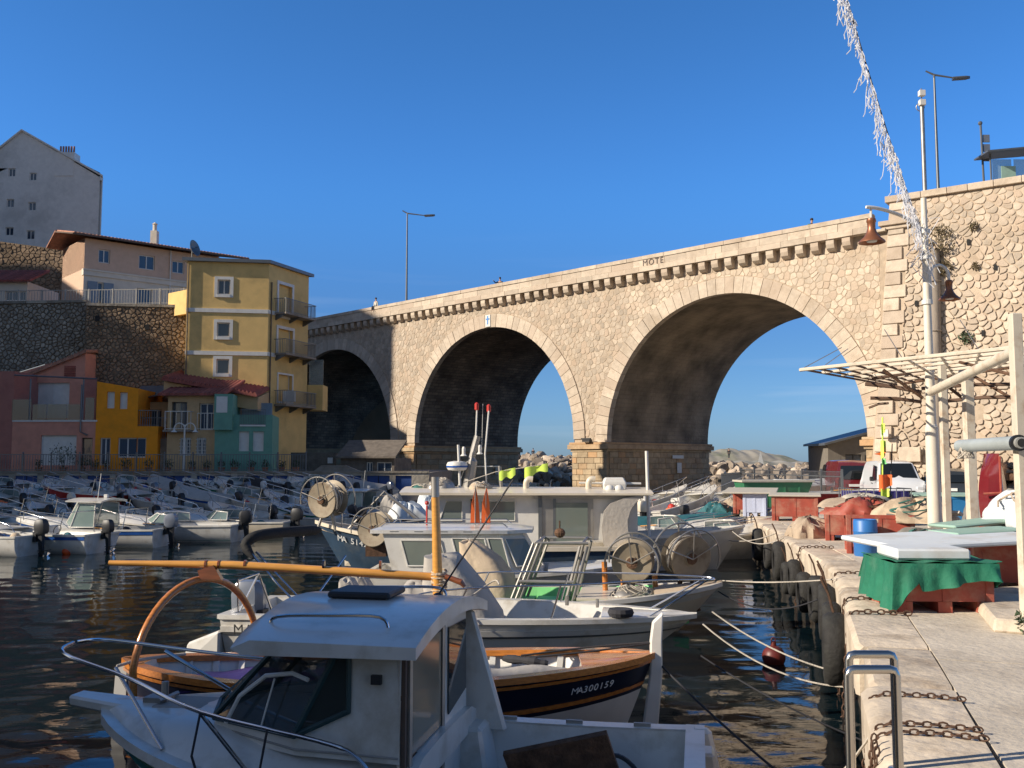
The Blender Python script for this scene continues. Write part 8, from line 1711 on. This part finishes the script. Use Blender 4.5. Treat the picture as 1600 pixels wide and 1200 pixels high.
def person(label, loc, rz, arm_l, arm_r, jm, seated=False, pack=False):
    T = thing('person', label, 'person'); 
    hip, kn, ft = ((.1,0,.92),(.1,.02,.5),(.1,-.02,.06)) if not seated else ((.1,0,.92),(.12,-.4,.9),(.12,-.42,.5))
    V_ = [(0,0,.95),(0,0,1.15),(0,0,1.38),(0,.01,1.5),(0,-.01,1.62),(0,-.02,1.74),(.1,0,.9),(kn[0],kn[1],kn[2]),(ft[0],ft[1],ft[2]),(ft[0],ft[1]-.16,ft[2]-.02),(-.1,0,.9),(-kn[0],kn[1],kn[2]),(-ft[0],ft[1],ft[2]),(-ft[0],ft[1]-.16,ft[2]-.02),(.19,0,1.42),*arm_r,(-.19,0,1.42),*arm_l]
    E_ = [(0,1),(1,2),(2,3),(3,4),(4,5),(0,6),(6,7),(7,8),(8,9),(0,10),(10,11),(11,12),(12,13),(2,14),(14,15),(15,16),(16,17),(2,18),(18,19),(19,20),(20,21)]
    Rr = [(.13,.1),(.12,.09),(.15,.1),.055,.085,.08,.085,.06,.045,.035,.085,.06,.045,.035,.06,.045,.035,.03,.06,.045,.035,.03]
    skin('body', V_, E_, Rr, M['skin'], T)
    jv = V_[:3]+[V_[14],V_[15],V_[16],V_[18],V_[19],V_[20]]; skin('jacket', jv, [(0,1),(1,2),(2,3),(3,4),(4,5),(2,6),(6,7),(7,8)], [(.17,.13),(.15,.115),(.175,.125),.075,.06,.045,.075,.06,.045], jm, T)
    skin('trousers', [V_[0],V_[6],V_[7],V_[8],V_[10],V_[11],V_[12]], [(0,1),(1,2),(2,3),(0,4),(4,5),(5,6)], [(.15,.115),.105,.075,.06,.105,.075,.06], M['jeans'], T)
    MB().ball((0,.0,1.76),(.1,.115,.1),10,7).build('hair', M['hair'], T, smooth=True); MB().loft([[(.018,-.1,1.66),(-.018,-.1,1.66),(0,-.095,1.71)],[(.008,-.125,1.665),(-.008,-.125,1.665),(0,-.1,1.7)]]).build('nose', M['skin'], T)
    if pack: MB().box((0,.17,1.25),(.3,.16,.42)).build('backpack', M['pack'], T, bevel=.05)
    T.location = loc; T.rotation_euler = (0,0,rz); return T
dn = lambda s_: [(s_*.27,0,1.15),(s_*.28,-.05,.92),(s_*.28,-.07,.82)]
up_ = lambda s_: [(s_*.38,-.1,1.32),(s_*.5,-.3,1.5),(s_*.52,-.36,1.56)]
p = brw(20.2,1.1,0); person('person in a dark jacket with a green backpack walking along the viaduct near the wall', (p.x,p.y,ZP+.2), RD(60), dn(-1), dn(1), M['jdark'], pack=True)
p = brw(-9.2,.7,0); person('person in black on the viaduct stretching one arm out above the middle arch', (p.x,p.y,ZP+.2), RD(-20), up_(-1), dn(1), M['jdark'])
p = brw(-26.0,-.2,0); person('person in pale clothes sitting on the viaduct parapet at the shadow edge', (p.x,p.y,ZT-.88), RD(-40), dn(-1), dn(1), M['jlight'], seated=True)
p = at(1390,790,40); 
for (px,Y,lb) in ((1139,166,'tiny person in dark clothes standing on the breakwater right of the pier'),(833,166,'tiny person in dark clothes standing on the breakwater left of the pier')):
    p = at(px,715,Y); person(lb, (p.x,Y,2.3), 0, dn(-1), dn(1), M['jdark'])
# signs on the pier, small notices
for (px,py,w_,h_,lb) in ((1059,714,1.55,.28,'long narrow street name sign on the shaded side of the middle pier'),(1061,731,.62,.85,'pale notice board below the long sign on the middle pier'),(778,736,.8,.75,'pale green notice on the shaded left pier')):
    # side of the pier: local plane s = const
    s_ = 3.55 if px > 900 else -19.8; e = Vector((.7071,.7071,0)); r_ = ray(px,py); o = brw(s_+.02,0,0); n_ = Vector((.7071,-.7071,0)); t = (o-Vector((0,0,EYE))).dot(n_)/r_.dot(n_); c = Vector((0,0,EYE))+r_*t
    b = MB().box((0,0,0),(w_,.05,h_)).build('wall_sign', M['foamtop'] if px < 1000 else M['whitep'], None, bevel=.01); tag(b, lb, 'sign'); b.location = c+n_*.03; b.rotation_euler = (0,0,pi/4)
    if h_ > .5:
        for k in range(4): MB().box((0,-.03,h_*.3-k*h_*.2),(w_*.7,.006,.05)).build('printed_line', M['stripeb'], b)
    else:
        for k in range(9): MB().box((-w_*.4+k*w_*.1,-.03,.02*(k%2)),(.07,.006,.12)).build('printed_mark', M['mgrey'], b)
# ------------------------------------------------------------------ turn lettering into meshes
dg = bpy.context.evaluated_depsgraph_get()
for o in [o for o in bpy.data.objects if o.type == 'FONT']:
    me = bpy.data.meshes.new_from_object(o.evaluated_get(dg)); me.name = o.name
    if not me.materials and o.data.materials: me.materials.append(o.data.materials[0])
    nm = o.name; n = bpy.data.objects.new('tmp', me); COL.objects.link(n); n.parent = o.parent; n.matrix_local = o.matrix_local.copy()
    bpy.data.objects.remove(o); n.name = nm
